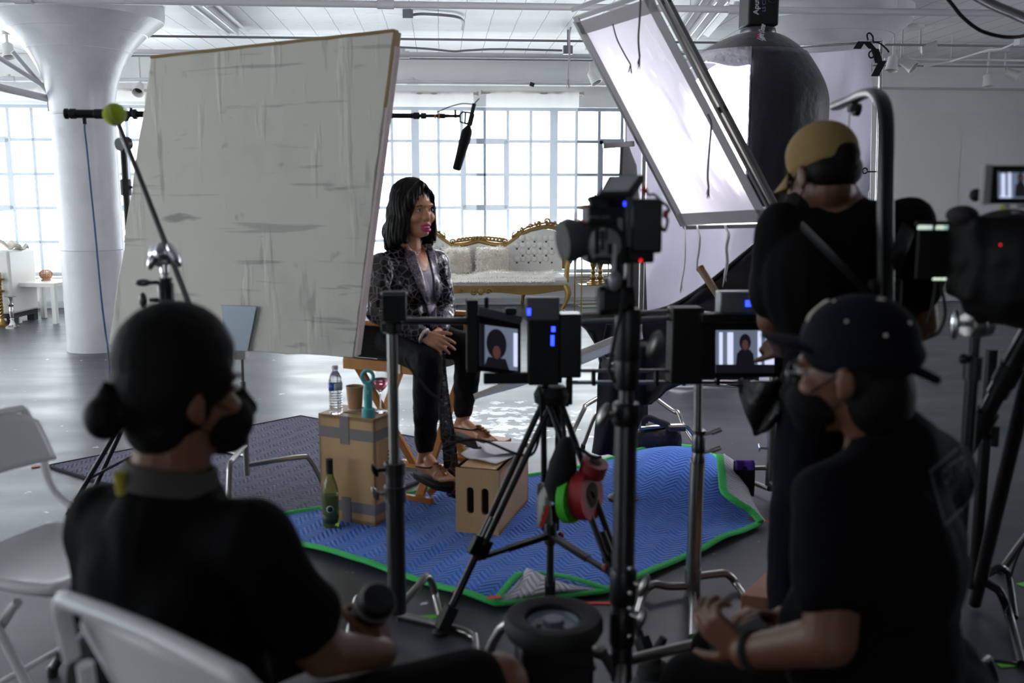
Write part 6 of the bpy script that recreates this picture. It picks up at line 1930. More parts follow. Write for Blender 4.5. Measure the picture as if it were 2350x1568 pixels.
for y in (1295, 1350, 1385, 1448): mb.sph((xp + .012, DP - .03, zz(y)), (.008, .006, .008), n=10, m=6)
[MB().sph((xp + .012, DP - .034, zz(y)), (.008, .006, .008), n=10, m=6).build('rivet', chrome, t) for y in (1295, 1350, 1385, 1448)]
for a in (.35, 2.4, 4.5):
    d = V((math.cos(a), math.sin(a), 0)); b0 = V((xp, DP, .3)); MB().tube([b0, b0 + d * .3, b0 + d * .42 + V((0, 0, -.03)), V((xp, DP, .05)) + d * .52, V((xp, DP, .014)) + d * .55], .015, n=12, k=4).build('leg', steel, t)
p = V((XX(1375, 1500), DP - .02, zz(1480))); MB().cyl(p, V((XX(1420, 1540), DP, zz(1560))), .014).build('strut', steel, t)
t = thing('cinema_camera', 'black cinema camera with small top screen on the steel column', 'camera', (xp, DP, zz(720)))
hd_ = MB(); pbox(hd_, 1384, 668, 1440, 714, DP - .05, .11); hd_.cyl((XX(1372), DP, zz(690)), (XX(1452), DP, zz(690)), .038, n=24); hd_.cyl((XX(1410), DP, zz(640)), (XX(1410), DP, zz(720)), .03)
hd_.build('fluid_head', matte_black, t, bevel=.004)
MB().sph((XX(1402, 640), DP - .06, zz(640)), (.016, .012, .026)).cyl((XX(1402, 640), DP - .06, zz(640)), (XX(1402, 640), DP, zz(640)), .008).build('head_knob', mat('knob_grey', (120, 122, 124), .4, .4), t)
pb('side_rail', 1404, 556, 1428, 664, DP - .055, .02, matte_black, t, .002)
pb('rail_scale', 1406, 560, 1414, 628, DP - .059, .006, mat('rail_silver', (168, 170, 172), .4, .5), t, .001)
bd = pb('body', 1350, 470, 1450, 606, DP - .02, .12, matte_black, t, .006)
pb('battery', 1450, 456, 1520, 582, DP - .05, .1, mat('satin_black', (26, 26, 28), .3), t, .008)
pb('battery_plate', 1438, 452, 1452, 566, DP - .045, .1, mat('plate_grey', (64, 64, 66), .4), t, .002)
pb('lower_module', 1440, 566, 1502, 604, DP - .045, .09, matte_black, t, .006); led(t, 1471, 598, DP - .05, 6, 6, red_led, 'red_light'); led(t, 1434, 468, DP - .05, 4, 10)
lc = V((XX(1385, 555), DP - .03, zz(560)))
MB().lathe([(.0, .0), (.05, .0), (.052, .01), (.05, .02), (.0, .022)], lc, V((0, -1, 0)), n=32).build('lens_ring', matte_black, t)
MB().lathe([(.0, .021), (.043, .023), (.0, .03)], lc + V((-.006, 0, 0)), V((-.1, -1, 0)), n=32).build('clear_disc', mat('disc_grey', (120, 122, 122), .2), t)
MB().lathe([(.04, .0), (.056, .05), (.05, .07), (.0, .07)], V((XX(1350, 540), DP, zz(545))), V((-1, -.25, -.12)), n=26).build('lens', mat('lens_glass', (66, 70, 72), .12), t)
for k, (x, y, w, h_) in enumerate(((1366, 524, 10, 60), (1380, 530, 6, 46), (1390, 522, 4, 30), (1396, 560, 10, 24), (1352, 500, 60, 12), (1364, 590, 40, 10))): pb('disc_bracket', x, y, x + w, y + h_, DP - .068, .008, matte_black, t, .001)
MB().prism([P(x, y, DP - .03) for x, y in ((1352, 452), (1372, 446), (1404, 470), (1396, 486), (1358, 476))], (0, .04, 0)).build('handle', matte_black, t, bevel=.003)
tp = [P(x, y, d_) for x, y, d_ in ((1372, 446, DP - .03), (1446, 444, DP - .05), (1478, 400, DP + .06), (1396, 402, DP + .08))]
sn = (tp[1] - tp[0]).cross(tp[3] - tp[0]).normalized(); sn = -sn if sn.y > 0 else sn
sc2 = MB().prism(tp, -sn * .022).build('top_monitor', matte_black, t, bevel=.004)
ci = sum(tp, V()) / 4; MB().prism([ci + (q - ci) * .78 + sn * .001 for q in tp], sn * .001).build('screen', mat('screen_grey', (120, 128, 136), .2), sc2)
MB().beam(P(1420, 446, DP), P(1415, 480, DP), .02, .02).beam(P(1348, 462, DP), P(1372, 448, DP), .008, .012).build('monitor_arm', matte_black, t)
mb = MB()
for k in range(5): pbox(mb, 1358 + k * 17, 452 + (k * 7) % 12, 1372 + k * 17, 478, DP - .01 + .012 * (k % 3), .05)
mb.build('top_fittings', matte_black, t, bevel=.003)
for k, (x, y, w, h_) in enumerate(((1356, 496, 22, 10), (1380, 496, 20, 9), (1418, 500, 12, 34), (1416, 534, 16, 30))): pb('fitting', x, y, x + w, y + h_, DP - .028, .012, mat('fitting_grey', (112, 114, 114), .4, .4), t, .002)
MB().tube([P(1352, 476, DP - .02), P(1332, 478, DP - .03), P(1322, 495, DP - .03), P(1330, 505, DP - .03), P(1346, 512, DP - .02)], .0028, n=6, k=5).build('orange_wire', mat('wire_orange', (196, 92, 60), .5), t)
MB().tube([P(1515, 462, DP), P(1530, 472, DP), P(1535, 484, DP), P(1524, 494, DP), P(1532, 505, DP), P(1526, 530, DP), P(1518, 520, DP)], .004, n=6, k=5).build('black_wire', rubber, t)
MB().tube([P(1476, 448, DP), P(1482, 440, DP), P(1490, 448, DP), P(1500, 446, DP), P(1512, 456, DP)], .0035, n=6, k=5).build('black_wire', rubber, t)
MB().cyl(P(1474, 440, DP - .02), P(1484, 434, DP - .02), .008).cyl(P(1527, 482, DP - .01), P(1529, 500, DP - .01), .006).build('red_connector', mat('conn_red', (190, 44, 44), .5), t)
tag(MB().tube([P(x, y, DP - .05) for x, y in ((1432, 660), (1424, 720), (1412, 770), (1402, 820), (1398, 850), (1412, 880))], .0055, n=8, k=5).build('camera_cable', rubber), 'black cable hanging beside the thick camera column', 'cable')
# ================================================================== CREW AND THINGS NEAREST THE CAMERA
skin_d = mat('tan_skin', (112, 70, 48), .5, bump=(120, .05))
mask_m = mat('black_mask', (9, 9, 10), .85, spec=.2)


def fold(amp, fr, seed):
    def f(q):
        s = V((seed, 0, 0)); return q + V((noise.noise(q * fr + s), noise.noise(q * fr + s + V((7, 0, 0))), noise.noise(q * fr * V((1, 1, .5)).x + s + V((0, 9, 0))))) * amp
    return f


def face_bits(H, par, mask=True, strap=True):
    p, R, s = H
    for k in (-1, 1):
        e = MB().sph(p(k * .032, .084, 0), (.0125 * s, .007 * s, .006 * s), R).build('eye', mat('eye_white', (226, 220, 214), .2), par)
        MB().sph(p(k * .032, .0895, 0), (.0055 * s, .003 * s, .0055 * s), R).build('iris', mat('dark_iris', (30, 20, 16), .1), e)
        MB().tube([p(k * .014, .097, .019), p(k * .034, .095, .024), p(k * .052, .085, .017)], [.0035, .002], n=6, k=3).build('eyebrow', mat('brow', (44, 28, 22), .8), par)
    if mask:
        mb = MB(); mb.sph(p(0, .06, -.062), (.07 * s, .066 * s, .056 * s), R, n=24, m=16); mb.cap(p(0, .1, -.02), p(0, .125, -.05), .02 * s, .016 * s); mb.sph(p(0, .07, -.1), (.045 * s, .045 * s, .028 * s), R)
        m = mb.build('face_mask', mask_m, par, remesh=.005, smooth=6)
        if strap:
            for k in (-1, 1):
                MB().tube([p(k * .062, .06, -.035), p(k * .078, .02, -.01), p(k * .084, -.02, .012), p(k * .086, -.034, -.012), p(k * .083, -.024, -.036), p(k * .076, .01, -.062), p(k * .058, .05, -.085)], .002 * s, n=6, k=4).build('ear_loop', mask_m, m)


# --------------------------------------------------------- woman seated at the left, back to the camera
f1_h, f1_t = V((.8, .6, 0)), V((.5, .86, 0))
r_t = V((f1_t.y, -f1_t.x, 0)).normalized()
Hf = hframe(P(420, 900, 1.78), f1_h, .02, 1.04)
hp, HR, hs = Hf
nk = P(392, 1085, 1.77); base = P(430, 1200, 1.8)
cx = nk - f1_t * .02
sR, sL = nk + r_t * .185 - V((0, 0, .105)) - f1_t * .0, nk - r_t * .175 - V((0, 0, .125))
pv = nk - V((0, 0, .56)) - f1_t * .06
elR_ = P(742, 1500, 1.68); wrR_ = P(880, 1500, 1.93)
elL_ = sL - V((0, 0, .27)) + f1_t * .04 - r_t * .04; wrL_ = elL_ + f1_t * .2 + r_t * .1 + V((0, 0, .03))
hR_, hL_ = pv + r_t * .1, pv - r_t * .1
kR_ = P(1142, 1572, 1.86); kL_ = hL_ + f1_t * .42 + r_t * .05
aR_ = V((kR_.x + .05, kR_.y + .06, .09)); aL_ = V((kL_.x, kL_.y + .05, .09))
t = thing('person', 'person in black t-shirt with bun and black mask seated at lower left', 'person', (pv.x, pv.y, 0))
mb = MB(); E = head(mb, Hf)
mb.cap(hp(0, -.02, -.06), nk, .068, .074); mb.cap(nk, (sR + sL) / 2, .07, .09)
RTf = MX((-r_t, f1_t, V((0, 0, 1)))).transposed()
mb.cap((sR + sL) / 2, sR, .08, .058); mb.cap((sR + sL) / 2, sL, .08, .058)
mb.sph(nk - V((0, 0, .24)), (.18, .12, .2), RTf); mb.sph(nk - V((0, 0, .42)) - f1_t * .03, (.17, .12, .16), RTf); mb.sph(pv, (.19, .15, .13), RTf)
mb.limb((sR, .06), (elR_, .046), (wrR_, .031)); mb.limb((sL, .06), (elL_, .046), (wrL_, .031))
mb.limb((hR_, .1), (kR_, .066), (aR_, .042)); mb.limb((hL_, .1), (kL_, .066), (aL_, .042))
for a in (aR_, aL_): mb.cap(a, a + f1_t * .14 - V((0, 0, .05)), .04, .034)
cupc = P(858, 1392, 1.98)
hand(mb, wrR_, P(868, 1432, 1.99) - wrR_, V((.8, -.5, .1)), -1, (.6, .65, .7, .75), 1.05, thumb=(.7, .6, -.4))
hand(mb, wrL_, f1_t + r_t * .3, V((0, 0, 1)), -1, (.5, .5, .5, .5))
mb.build('body', skin_d, t, remesh=.006, smooth=3)
face_bits(Hf, t)
mb = MB(); E = lambda c, r: mb.sph(hp(*c), [q * hs for q in r], HR, n=24, m=16)
E((0, -.012, .066), (.09, .108, .1)); E((0, -.035, .02), (.09, .09, .1)); E((.0, -.05, -.045), (.074, .058, .066)); E((0, .03, .075), (.074, .066, .055))
for k in (-1, 1): E((k * .05, -.03, .0), (.034, .066, .07)); E((k * .06, .02, .03), (.026, .05, .05))
hairb = mb.build('hair', mat('crew_hair', (7, 6, 6), .65, spec=.2, bump=(60, .2)), t, remesh=.006, smooth=4)
bn = P(240, 958, 1.7)
MB().sph(bn, (.036, .036, .042)).sph(bn + V((.03, .01, .012)), .03).sph(bn + V((.008, 0, .04)), .02).cap(bn + V((.005, 0, .045)), bn + V((.004, 0, .062)), .009, .006).build('hair_bun', MATS['crew_hair'], hairb, remesh=.005, smooth=2)
mb = MB()
mb.cap((sR + sL) / 2 - V((0, 0, .02)), sR, .095, .074); mb.cap((sR + sL) / 2 - V((0, 0, .03)), sL - V((0, 0, .02)), .13, .085); mb.cap(nk - V((0, 0, .035)), (sR + sL) / 2, .086, .12)
mb.sph(nk - V((0, 0, .24)), (.215, .15, .2), RTf); mb.sph(nk - V((0, 0, .42)) - f1_t * .03, (.215, .16, .18), RTf); mb.sph(pv + V((0, 0, .03)), (.215, .175, .14), RTf)
mb.limb((sR, .078), (sR.lerp(elR_, .62), .072)); mb.limb((sL, .078), (sL.lerp(elL_, .62), .072))
mb.cap(sR.lerp(elR_, .55), sR.lerp(elR_, .66), .074, .08); mb.cap(sL.lerp(elL_, .5), sL.lerp(elL_, .62), .074, .08)
mb.build('tshirt', black_tee, t, remesh=.009, smooth=5, shape=fold(.012, 9, 1))
MB().lathe([(.08, -.03), (.09, -.03), (.088, .0), (.083, .016), (.077, .016), (.08, -.03)], nk, V((.16, .14, 1)), n=32, cap=False).build('collar', mat('grey_collar', (62, 60, 55), .85), t)
MB().cyl(nk + V((-.07, -.055, -.02)), nk + V((-.072, -.06, .02)), .012).build('lanyard_clip', mat('lanyard_yellow', (150, 140, 30), .6), t)
mb = MB(); mb.sph(pv - V((0, 0, .02)), (.205, .165, .13), RTf)
mb.limb((hR_, .118), (hR_.lerp(kR_, .9), .092)); mb.limb((hL_, .118), (hL_.lerp(kL_, .9), .092))
mb.build('shorts', black_tee, t, remesh=.009, smooth=4, shape=fold(.006, 10, 4))
for a in (aR_, aL_): MB().cap(a - V((0, 0, .02)) - f1_t * .02, a + f1_t * .16 - V((0, 0, .045)), .05, .044).build('shoe', rubber, t, remesh=.008)
# black insulated cup with pale ring in the hand
cz = V((.3, -.62, .72)).normalized()
tc_ = thing('travel_cup', 'black travel cup with pale ring held in the seated person hand', 'cup', cupc)
MB().lathe([(.0, -.1), (.034, -.1), (.043, .0), (.043, .012), (0, .012)], cupc, cz, n=28).build('body', mat('cup_black', (22, 22, 24), .4), tc_)
MB().lathe([(.041, .008), (.0445, .01), (.0445, .02), (.041, .022)], cupc, cz, n=28).build('ring', mat('ring_grey', (104, 102, 100), .5), tc_)
MB().lathe([(.0, .012), (.041, .014), (.041, .03), (.034, .042), (.0, .044)], cupc, cz, n=28).build('lid', mat('cup_lid', (16, 16, 18), .6), tc_)

# --------------------------------------------------------- white folding chairs
chair_w = mat('white_resin', (215, 215, 215), .3, bump=(200, .03))


def folding_chair(o, ang, label, s=1.0, seat_h=.44, back_h=.8, bk_h=.2):
    Mx = T(o, ang) @ MX.Diagonal((s, s, s, 1))     # +x is the way the sitter faces
    t = thing('folding_chair', label, 'chair', o)
    w = .225

    def bk(u, v):
        y = (2 * u - 1); hw = .2 * (1 - .0 * v); z = back_h - bk_h + bk_h * v
        top = 1 - max(0, abs(y) - .55) ** 2 * 1.3
        return V((-.2 - .06 * v + .035 * y * y, y * (w - .012), (back_h - bk_h) + bk_h * v * top))
    MB(Mx).grid(bk, 22, 8).build('backrest', chair_w, t, solid=.018)
    mb = MB(Mx)
    for sg in (-1, 1): MB(Mx).tube([(-.225, sg * w * .97, back_h - .12), (-.19, sg * w, back_h - .26), (.0, sg * w, seat_h), (.26, sg * w, .012)], .0125, n=12, k=4).build('front_leg', chair_w, t)
    for sg in (-1, 1): MB(Mx).tube([(.1, sg * (w - .025), seat_h - .01), (.04, sg * (w - .025), seat_h - .08), (-.2, sg * (w - .025), .04), (-.24, sg * (w - .025), .012)], .0125, n=12, k=4).build('rear_leg', chair_w, t)
    MB(Mx).cyl((.24, -w, .06), (.24, w, .06), .009).build('stretcher', chair_w, t); MB(Mx).cyl((-.19, -w + .025, .075), (-.19, w - .025, .075), .009).build('stretcher', chair_w, t)
    MB(Mx).tube([(-.245, -w * .97, back_h - .1), (-.262, -w * .9, back_h - .01), (-.264, -w * .7, back_h + .004), (-.262, 0, back_h + .008), (-.264, w * .7, back_h + .004), (-.262, w * .9, back_h - .01), (-.245, w * .97, back_h - .1)], .013, n=12, k=5).build('back_frame', chair_w, t)

    def st(u, v):
        x = -.18 + .4 * u; y = (2 * v - 1); e = max(abs(2 * u - 1), abs(y)) ** 6
        rx = 1 - .12 * abs(2 * u - 1) ** 4
        return V((x, y * (w - .02) * rx, seat_h + .016 + .022 * e - .02 * (1 - e) * (1 - (u - .5) ** 2)))
    MB(Mx).grid(st, 20, 20).build('seat', chair_w, t, solid=.026)
    return t


ob = G(30, 1500)
ca = rad(-24); cf = V((math.cos(ca), math.sin(ca), 0)); cl = V((-cf.y, cf.x, 0))
co = P(72, 950, 3.1) - cl * .225 * 1.05 + cf * .26 * 1.05; co.z = 0
folding_chair(co, ca, 'empty white folding chair at the left edge of the picture', 1.05, .45, P(72, 935, 3.1).z / 1.05, .15)
p0, p1 = P(150, 1378, 1.5), P(560, 1600, 1.22)
mid = (p0 + p1) / 2; d = p1 - p0; a = math.atan2(d.y, d.x) + math.pi / 2
fwd = V((math.cos(a), math.sin(a), 0)); o = V((mid.x, mid.y, 0)) + fwd * .26 * 1.12
folding_chair(o, a, 'white folding chair back in the bottom left corner behind the seated person', 1.12, .47, mid.z / 1.12 + .012)

# --------------------------------------------------------- seated man in a dark cap at the right
f2_h, f2_t = V((-.74, .67, 0)), V((-.8, .6, 0))
f2_h = V((-.78, .62, 0)); Hm = hframe(P(1952, 850, 1.86), f2_h, -.08, 1.06)
hp, HR, hs = Hm
nk = P(2022, 995, 1.84); l_t = V((-f2_t.y, f2_t.x, 0)).normalized()    # his left, towards the camera
sL, sR = nk + l_t * .19 - V((0, 0, .12)) - f2_t * .02, nk - l_t * .17 - V((0, 0, .1))
sL = P(1915, 1150, 1.74); sR = P(2145, 1090, 2.02)
pv = P(2060, 1640, 1.9)
elL_, wrL_ = P(1905, 1470, 1.64), P(1712, 1500, 1.82); elR_, wrR_ = P(1925, 1470, 2.12), P(1802, 1425, 2.0)
hL_, hR_ = pv + l_t * .1, pv - l_t * .1
kL_, kR_ = hL_ + f2_t * .44 + V((0, 0, -.02)), hR_ + f2_t * .44 + V((0, 0, -.02))
aL_, aR_ = V((kL_.x - .02, kL_.y, .09)), V((kR_.x - .02, kR_.y + .04, .09))
t = thing('person', 'man in navy cap and glasses seated at lower right, back to camera', 'person', (pv.x, pv.y, 0))
RTm = MX((l_t, f2_t, V((0, 0, 1)))).transposed()
mb = MB(); E = head(mb, Hm)
mb.cap(hp(0, -.02, -.06), nk, .062, .066); mb.cap(nk, (sL + sR) / 2, .07, .1); mb.cap((sL + sR) / 2, sL, .09, .062); mb.cap((sL + sR) / 2, sR, .09, .062)
mb.sph(nk - V((0, 0, .28)), (.18, .13, .22), RTm); mb.sph(nk - V((0, 0, .46)), (.17, .14, .17), RTm); mb.sph(pv, (.18, .15, .14), RTm)
mb.limb((sL, .064), (elL_, .05), (wrL_, .034)); mb.limb((sR, .064), (elR_, .05), (wrR_, .034))
mb.limb((hL_, .1), (kL_, .068), (aL_, .045)); mb.limb((hR_, .1), (kR_, .068), (aR_, .045))
for a in (aL_, aR_): mb.cap(a, a + f2_t * .14 - V((0, 0, .05)), .04, .034)
hand(mb, wrL_, P(1662, 1458, 1.86) - wrL_, V((-.3, -.8, -.3)), -1, (.3, .45, .6, .8), 1.08, thumb=(.55, .75, .2))
hand(mb, wrR_, P(1730, 1408, 1.98) - wrR_, V((.1, .3, .95)), -1, (.45, .5, .55, .6), 1.08, thumb=(.6, .7, -.3))
mb.build('body', mat('tan_skin_man', (106, 66, 45), .5, bump=(120, .05)), t, remesh=.006, smooth=3)
face_bits(Hm, t)
navy_cap = mat('navy_cap', (7, 9, 20), .85, spec=.2, bump=(120, .15)); dot_m = mat('cap_dots', (206, 200, 180), .6)
mb = MB(); E = lambda c, r: mb.sph(hp(*c), [q * hs for q in r], HR, n=26, m=18)
E((0, -.018, .055), (.089, .112, .092)); E((0, -.026, .03), (.088, .112, .05))
cap_o = mb.build('cap', navy_cap, t, remesh=.006, smooth=4)


def brim(p, s, m, par, tilt=.0, up_=0.0):
    return MB().grid(lambda u, v: p((-.072 + .144 * u), .07 + (.09 * (1 - (2 * u - 1) ** 2) ** .5 + .012) * v - .02 * (2 * u - 1) ** 2, .034 - .02 * (2 * u - 1) ** 2 - (.018 + tilt) * v + up_), 16, 8).build('brim', m, par, solid=.004)


brim(hp, hs, navy_cap, cap_o, -.03, .025)
MB().cap(hp(0, -.115, .005), hp(.012, -.155, -.012), .011, .009).build('cap_strap', navy_cap, cap_o)
bc_ = bvh_of(cap_o)
for x, y, w, h_ in ((2022, 688, 10, 5), (1914, 692, 4, 4), (1943, 738, 4, 4), (2033, 770, 5, 4), (2088, 742, 4, 5)):
    r = ray(x, y).normalized(); hh = bc_.ray_cast(CAM, r)
    if hh[0]: MB().sph(hh[0], (w * .0009, .003, h_ * .0009), n=10, m=6).build('cap_stud', dot_m, cap_o)
pts = []
for x, y in ((1854, 738), (1862, 722), (1876, 706), (1892, 696), (1900, 692)):
    r = ray(x, y).normalized(); hh = bc_.ray_cast(CAM, r)
    if hh[0]: pts.append(hh[0])
if len(pts) > 2: MB().tube(pts, .0045, n=8, k=3).build('cap_piping', dot_m, cap_o)
mb = MB(); E = lambda c, r: mb.sph(hp(*c), [q * hs for q in r], HR, n=24, m=16)
E((0, -.052, -.045), (.08, .066, .088)); E((.066, -.03, .0), (.014, .035, .04)); E((-.066, -.03, .0), (.014, .035, .04))
mb.build('hair', MATS['crew_hair'], t, remesh=.006, smooth=3)
gm = mat('glasses_frame', (150, 148, 152), .25, .6); mb = MB()
for k in (-1, 1): mb.tube([hp(k * .034 + .026 * math.cos(a), .104, -.002 + .02 * math.sin(a)) for a in [2 * math.pi * q / 20 for q in range(20)]], .0016, n=6, closed=True); mb.tube([hp(k * .06, .104, .004), hp(k * .074, .06, .004), hp(k * .082, -.01, .0)], .0018, n=6)
mb.tube([hp(-.009, .105, .004), hp(0, .108, .006), hp(.009, .105, .004)], .0016, n=6); mb.build('glasses', gm, t)
mb = MB()
mb.cap((sL + sR) / 2 - V((0, 0, .02)), sL, .105, .08); mb.cap((sL + sR) / 2 - V((0, 0, .02)), sR, .105, .08); mb.cap(nk - V((0, 0, .015)) - f2_t * .02, (sL + sR) / 2, .082, .12); mb.cap(nk - V((0, 0, .03)) - f2_t * .04, sR, .085, .09); mb.cap(nk - V((0, 0, .06)) - f2_t * .03, sL, .08, .085)
mb.sph(nk - V((0, 0, .27)) - f2_t * .02, (.2, .165, .2), RTm); mb.sph(nk - V((0, 0, .45)), (.2, .185, .2), RTm); mb.sph(pv + V((0, 0, .05)), (.205, .2, .16), RTm)
mb.limb((sL, .085), (sL.lerp(elL_, .62), .078)); mb.limb((sR, .085), (sR.lerp(elR_, .62), .078))
tee = mb.build('tshirt', mat('navy_tshirt', (7, 8, 12), .9, spec=.15, bump=(14, .25)), t, remesh=.009, smooth=5, shape=fold(.012, 9, 21))
bt = bvh_of(tee)
prm = mat('faded_print', (74, 74, 84), .8)


def on_tee(x, y):
    r = ray(x, y).normalized(); h = bt.ray_cast(CAM, r)
    return (h[0], h[1]) if h[0] else None


def print_on(body, size, q):
    """lettering laid on the shirt inside the picture quad q (tl,tr,br,bl)"""
    cu = bpy.data.curves.new('l', 'FONT'); cu.body = body; cu.size = 1; cu.align_x = 'LEFT'; cu.resolution_u = 2; cu.offset = .02
    o = bpy.data.objects.new('l', cu); col.objects.link(o); dg = bpy.context.evaluated_depsgraph_get(); dg.update()
    me = bpy.data.meshes.new_from_object(o.evaluated_get(dg), depsgraph=dg); bpy.data.objects.remove(o)
    xs = [v.co.x for v in me.vertices]; ys = [v.co.y for v in me.vertices]; x0, x1, y0, y1 = min(xs), max(xs), min(ys), max(ys)
    vs = []
    for v in me.vertices:
        u, w = (v.co.x - x0) / (x1 - x0), 1 - (v.co.y - y0) / (y1 - y0)
        px = (q[0][0] * (1 - u) + q[1][0] * u) * (1 - w) + (q[3][0] * (1 - u) + q[2][0] * u) * w
        py = (q[0][1] * (1 - u) + q[1][1] * u) * (1 - w) + (q[3][1] * (1 - u) + q[2][1] * u) * w
        h = on_tee(px, py); vs.append(h[0] - ray(px, py).normalized() * .006 if h else None)
    if any(v is None for v in vs): return
    MB().add(vs, [list(p.vertices) for p in me.polygons]).build('printed_lettering', prm, tee, flat=True)


print_on('OTTO', 1, ((2160, 1080), (2212, 1040), (2218, 1078), (2166, 1118)))
print_on('NEMENZ', 1, ((2166, 1142), (2232, 1092), (2240, 1136), (2176, 1188)))
cor = [(2134, 1082), (2206, 1022), (2244, 1130), (2168, 1206)]; pts = []
for i in range(4):
    a, b_ = cor[i], cor[(i + 1) % 4]
    for k in range(6):
        h = on_tee(a[0] + (b_[0] - a[0]) * k / 6, a[1] + (b_[1] - a[1]) * k / 6)
        if h: pts.append(h[0] - ray(*a).normalized() * .003)
if len(pts) > 10: MB().tube(pts, .003, n=6, closed=True).build('printed_box', prm, tee)
mb = MB(); mb.sph(pv, (.2, .18, .14), RTm); mb.limb((hL_, .115), (kL_, .082), (aL_ + V((0, 0, .04)), .062)); mb.limb((hR_, .115), (kR_, .082), (aR_ + V((0, 0, .04)), .062))
mb.build('trousers', black_tee, t, remesh=.009, smooth=4, shape=fold(.006, 10, 9))
for a in (aL_, aR_): MB().cap(a - V((0, 0, .02)) - f2_t * .02, a + f2_t * .16 - V((0, 0, .045)), .05, .044).build('shoe', rubber, t, remesh=.008)
x_, y_, _ = frame((wrL_ - elL_).normalized()); wc = wrL_.lerp(elL_, .12)
MB().tube([wc + (x_ * math.cos(a) + y_ * math.sin(a)) * .037 for a in [2 * math.pi * k / 20 for k in range(20)]], .009, n=8, closed=True).build('wristband', rubber, t)
c = P(1702, 1468, 1.9)
t2 = thing('handheld_device', 'grey handheld control held in both hands of the seated man', 'device', c)
R_ = MX.Rotation(-.5, 3, 'Y') @ MX.Rotation(.35, 3, 'X')
MB().box(c, (.12, .06, .022), R_).build('body', mat('device_grey', (62, 64, 66), .5), t2, bevel=.006)
MB().cyl(c + R_ @ V((-.05, 0, .01)), c + R_ @ V((-.05, 0, .03)), .018).build('wheel', mat('device_dark', (36, 37, 38), .5), t2)
# the box he sits on, out of sight below
sb = V((pv.x, pv.y, 0)); t2 = thing('wooden_stool', 'wooden box stool under the seated man in the navy cap', 'stool', sb)
hh_ = pv.z - .13
MB().box((sb.x, sb.y, hh_ - .02), (.4, .36, .04)).build('seat', ply_dark, t2, bevel=.004)
for sx in (-1, 1):
    for sy in (-1, 1): MB().box((sb.x + sx * .16, sb.y + sy * .14, (hh_ - .04) / 2), (.045, .045, hh_ - .04)).build('leg', ply_dark, t2)

# --------------------------------------------------------- man standing with a tan cap and support arm
D3 = 2.75; f3 = V((-.36, .93, 0)).normalized(); f3t = V((-.2, .98, 0)).normalized(); l3 = V((-f3t.y, f3t.x, 0)).normalized()
Hs = hframe(P(1884, 398, D3), f3, -.3, 1.05); hp, HR, hs = Hs
nk = P(1915, 450, D3); sL, sR = P(1795, 532, D3 + .04), P(2080, 520, D3 - .04)
pv = P(1942, 890, D3 + .02)
elL_, wrL_ = P(1775, 735, D3 + .06), P(1800, 800, D3 + .28); elR_, wrR_ = P(2112, 745, D3 + .02), P(2075, 760, D3 + .26)
hL_, hR_ = pv + l3 * .1, pv - l3 * .1
gz = lambda x, y: V((x, y, .09))
kL_, kR_ = V((hL_.x - .03, hL_.y + .04, .52)), V((hR_.x + .0, hR_.y + .03, .52)); aL_, aR_ = gz(hL_.x - .05, hL_.y), gz(hR_.x + .02, hR_.y)
t = thing('person', 'man in tan cap and black t-shirt standing with a camera support arm', 'person', (pv.x, pv.y, 0))
RTs = MX((l3, f3t, V((0, 0, 1)))).transposed()
mb = MB(); E = head(mb, Hs)
mb.cap(hp(0, -.03, -.05), nk, .062, .068); mb.cap(nk, (sL + sR) / 2, .07, .1); mb.cap((sL + sR) / 2, sL, .09, .064); mb.cap((sL + sR) / 2, sR, .09, .064)
mb.sph(nk - V((0, 0, .25)), (.19, .125, .22), RTs); mb.sph(pv + V((0, 0, .18)), (.175, .125, .18), RTs); mb.sph(pv, (.175, .14, .14), RTs)
mb.limb((sL, .066), (elL_, .05), (wrL_, .034)); mb.limb((sR, .066), (elR_, .052), (wrR_, .034))
mb.limb((hL_, .1), (kL_, .066), (aL_, .045)); mb.limb((hR_, .1), (kR_, .066), (aR_, .045))
for a in (aL_, aR_): mb.cap(a, a + f3t * .14 - V((0, 0, .05)), .04, .034)
hand(mb, wrL_, V((-.2, .9, .1)), V((-.7, 0, .7)), -1, (.5, .55, .6, .65), 1.05); hand(mb, wrR_, V((-.2, .9, .1)), V((.7, 0, .7)), 1, (.5, .55, .6, .65), 1.05)
mb.build('body', mat('tan_skin_dark', (92, 58, 41), .5, bump=(120, .05)), t, remesh=.006, smooth=3)
face_bits(Hs, t)
tan_cap = mat('tan_cap', (132, 106, 64), .85, bump=(90, .2))
mb = MB(); E = lambda c, r: mb.sph(hp(*c), [q * hs for q in r], HR, n=26, m=18)
E((0, -.014, .05), (.09, .108, .09)); E((0, -.018, .028), (.089, .106, .05))
hole_c = hp(.01, -.12, .012)
cap_o = mb.build('cap', tan_cap, t, remesh=.006, smooth=4)
brim(hp, hs, tan_cap, cap_o, .02)
mb = MB(); E = lambda c, r: mb.sph(hp(*c), [q * hs for q in r], HR, n=24, m=16)
E((0, -.055, -.008), (.081, .062, .058)); E((0.0, -.074, .022), (.056, .056, .05)); E((.068, -.03, .0), (.014, .035, .034)); E((-.068, -.03, .0), (.014, .035, .034))
mb.build('hair', MATS['crew_hair'], t, remesh=.006, smooth=3)
mb = MB()
mb.cap((sL + sR) / 2 - V((0, 0, .02)), sL, .105, .082); mb.cap((sL + sR) / 2 - V((0, 0, .02)), sR, .105, .082); mb.cap(nk - V((0, 0, .05)), (sL + sR) / 2, .074, .11)
mb.sph(nk - V((0, 0, .25)), (.215, .155, .22), RTs); mb.sph(pv + V((0, 0, .2)), (.205, .155, .2), RTs); mb.sph(pv + V((0, 0, .06)), (.2, .165, .14), RTs)
mb.limb((sL, .088), (sL.lerp(elL_, .7), .082)); mb.limb((sR, .088), (sR.lerp(elR_, .62), .084))
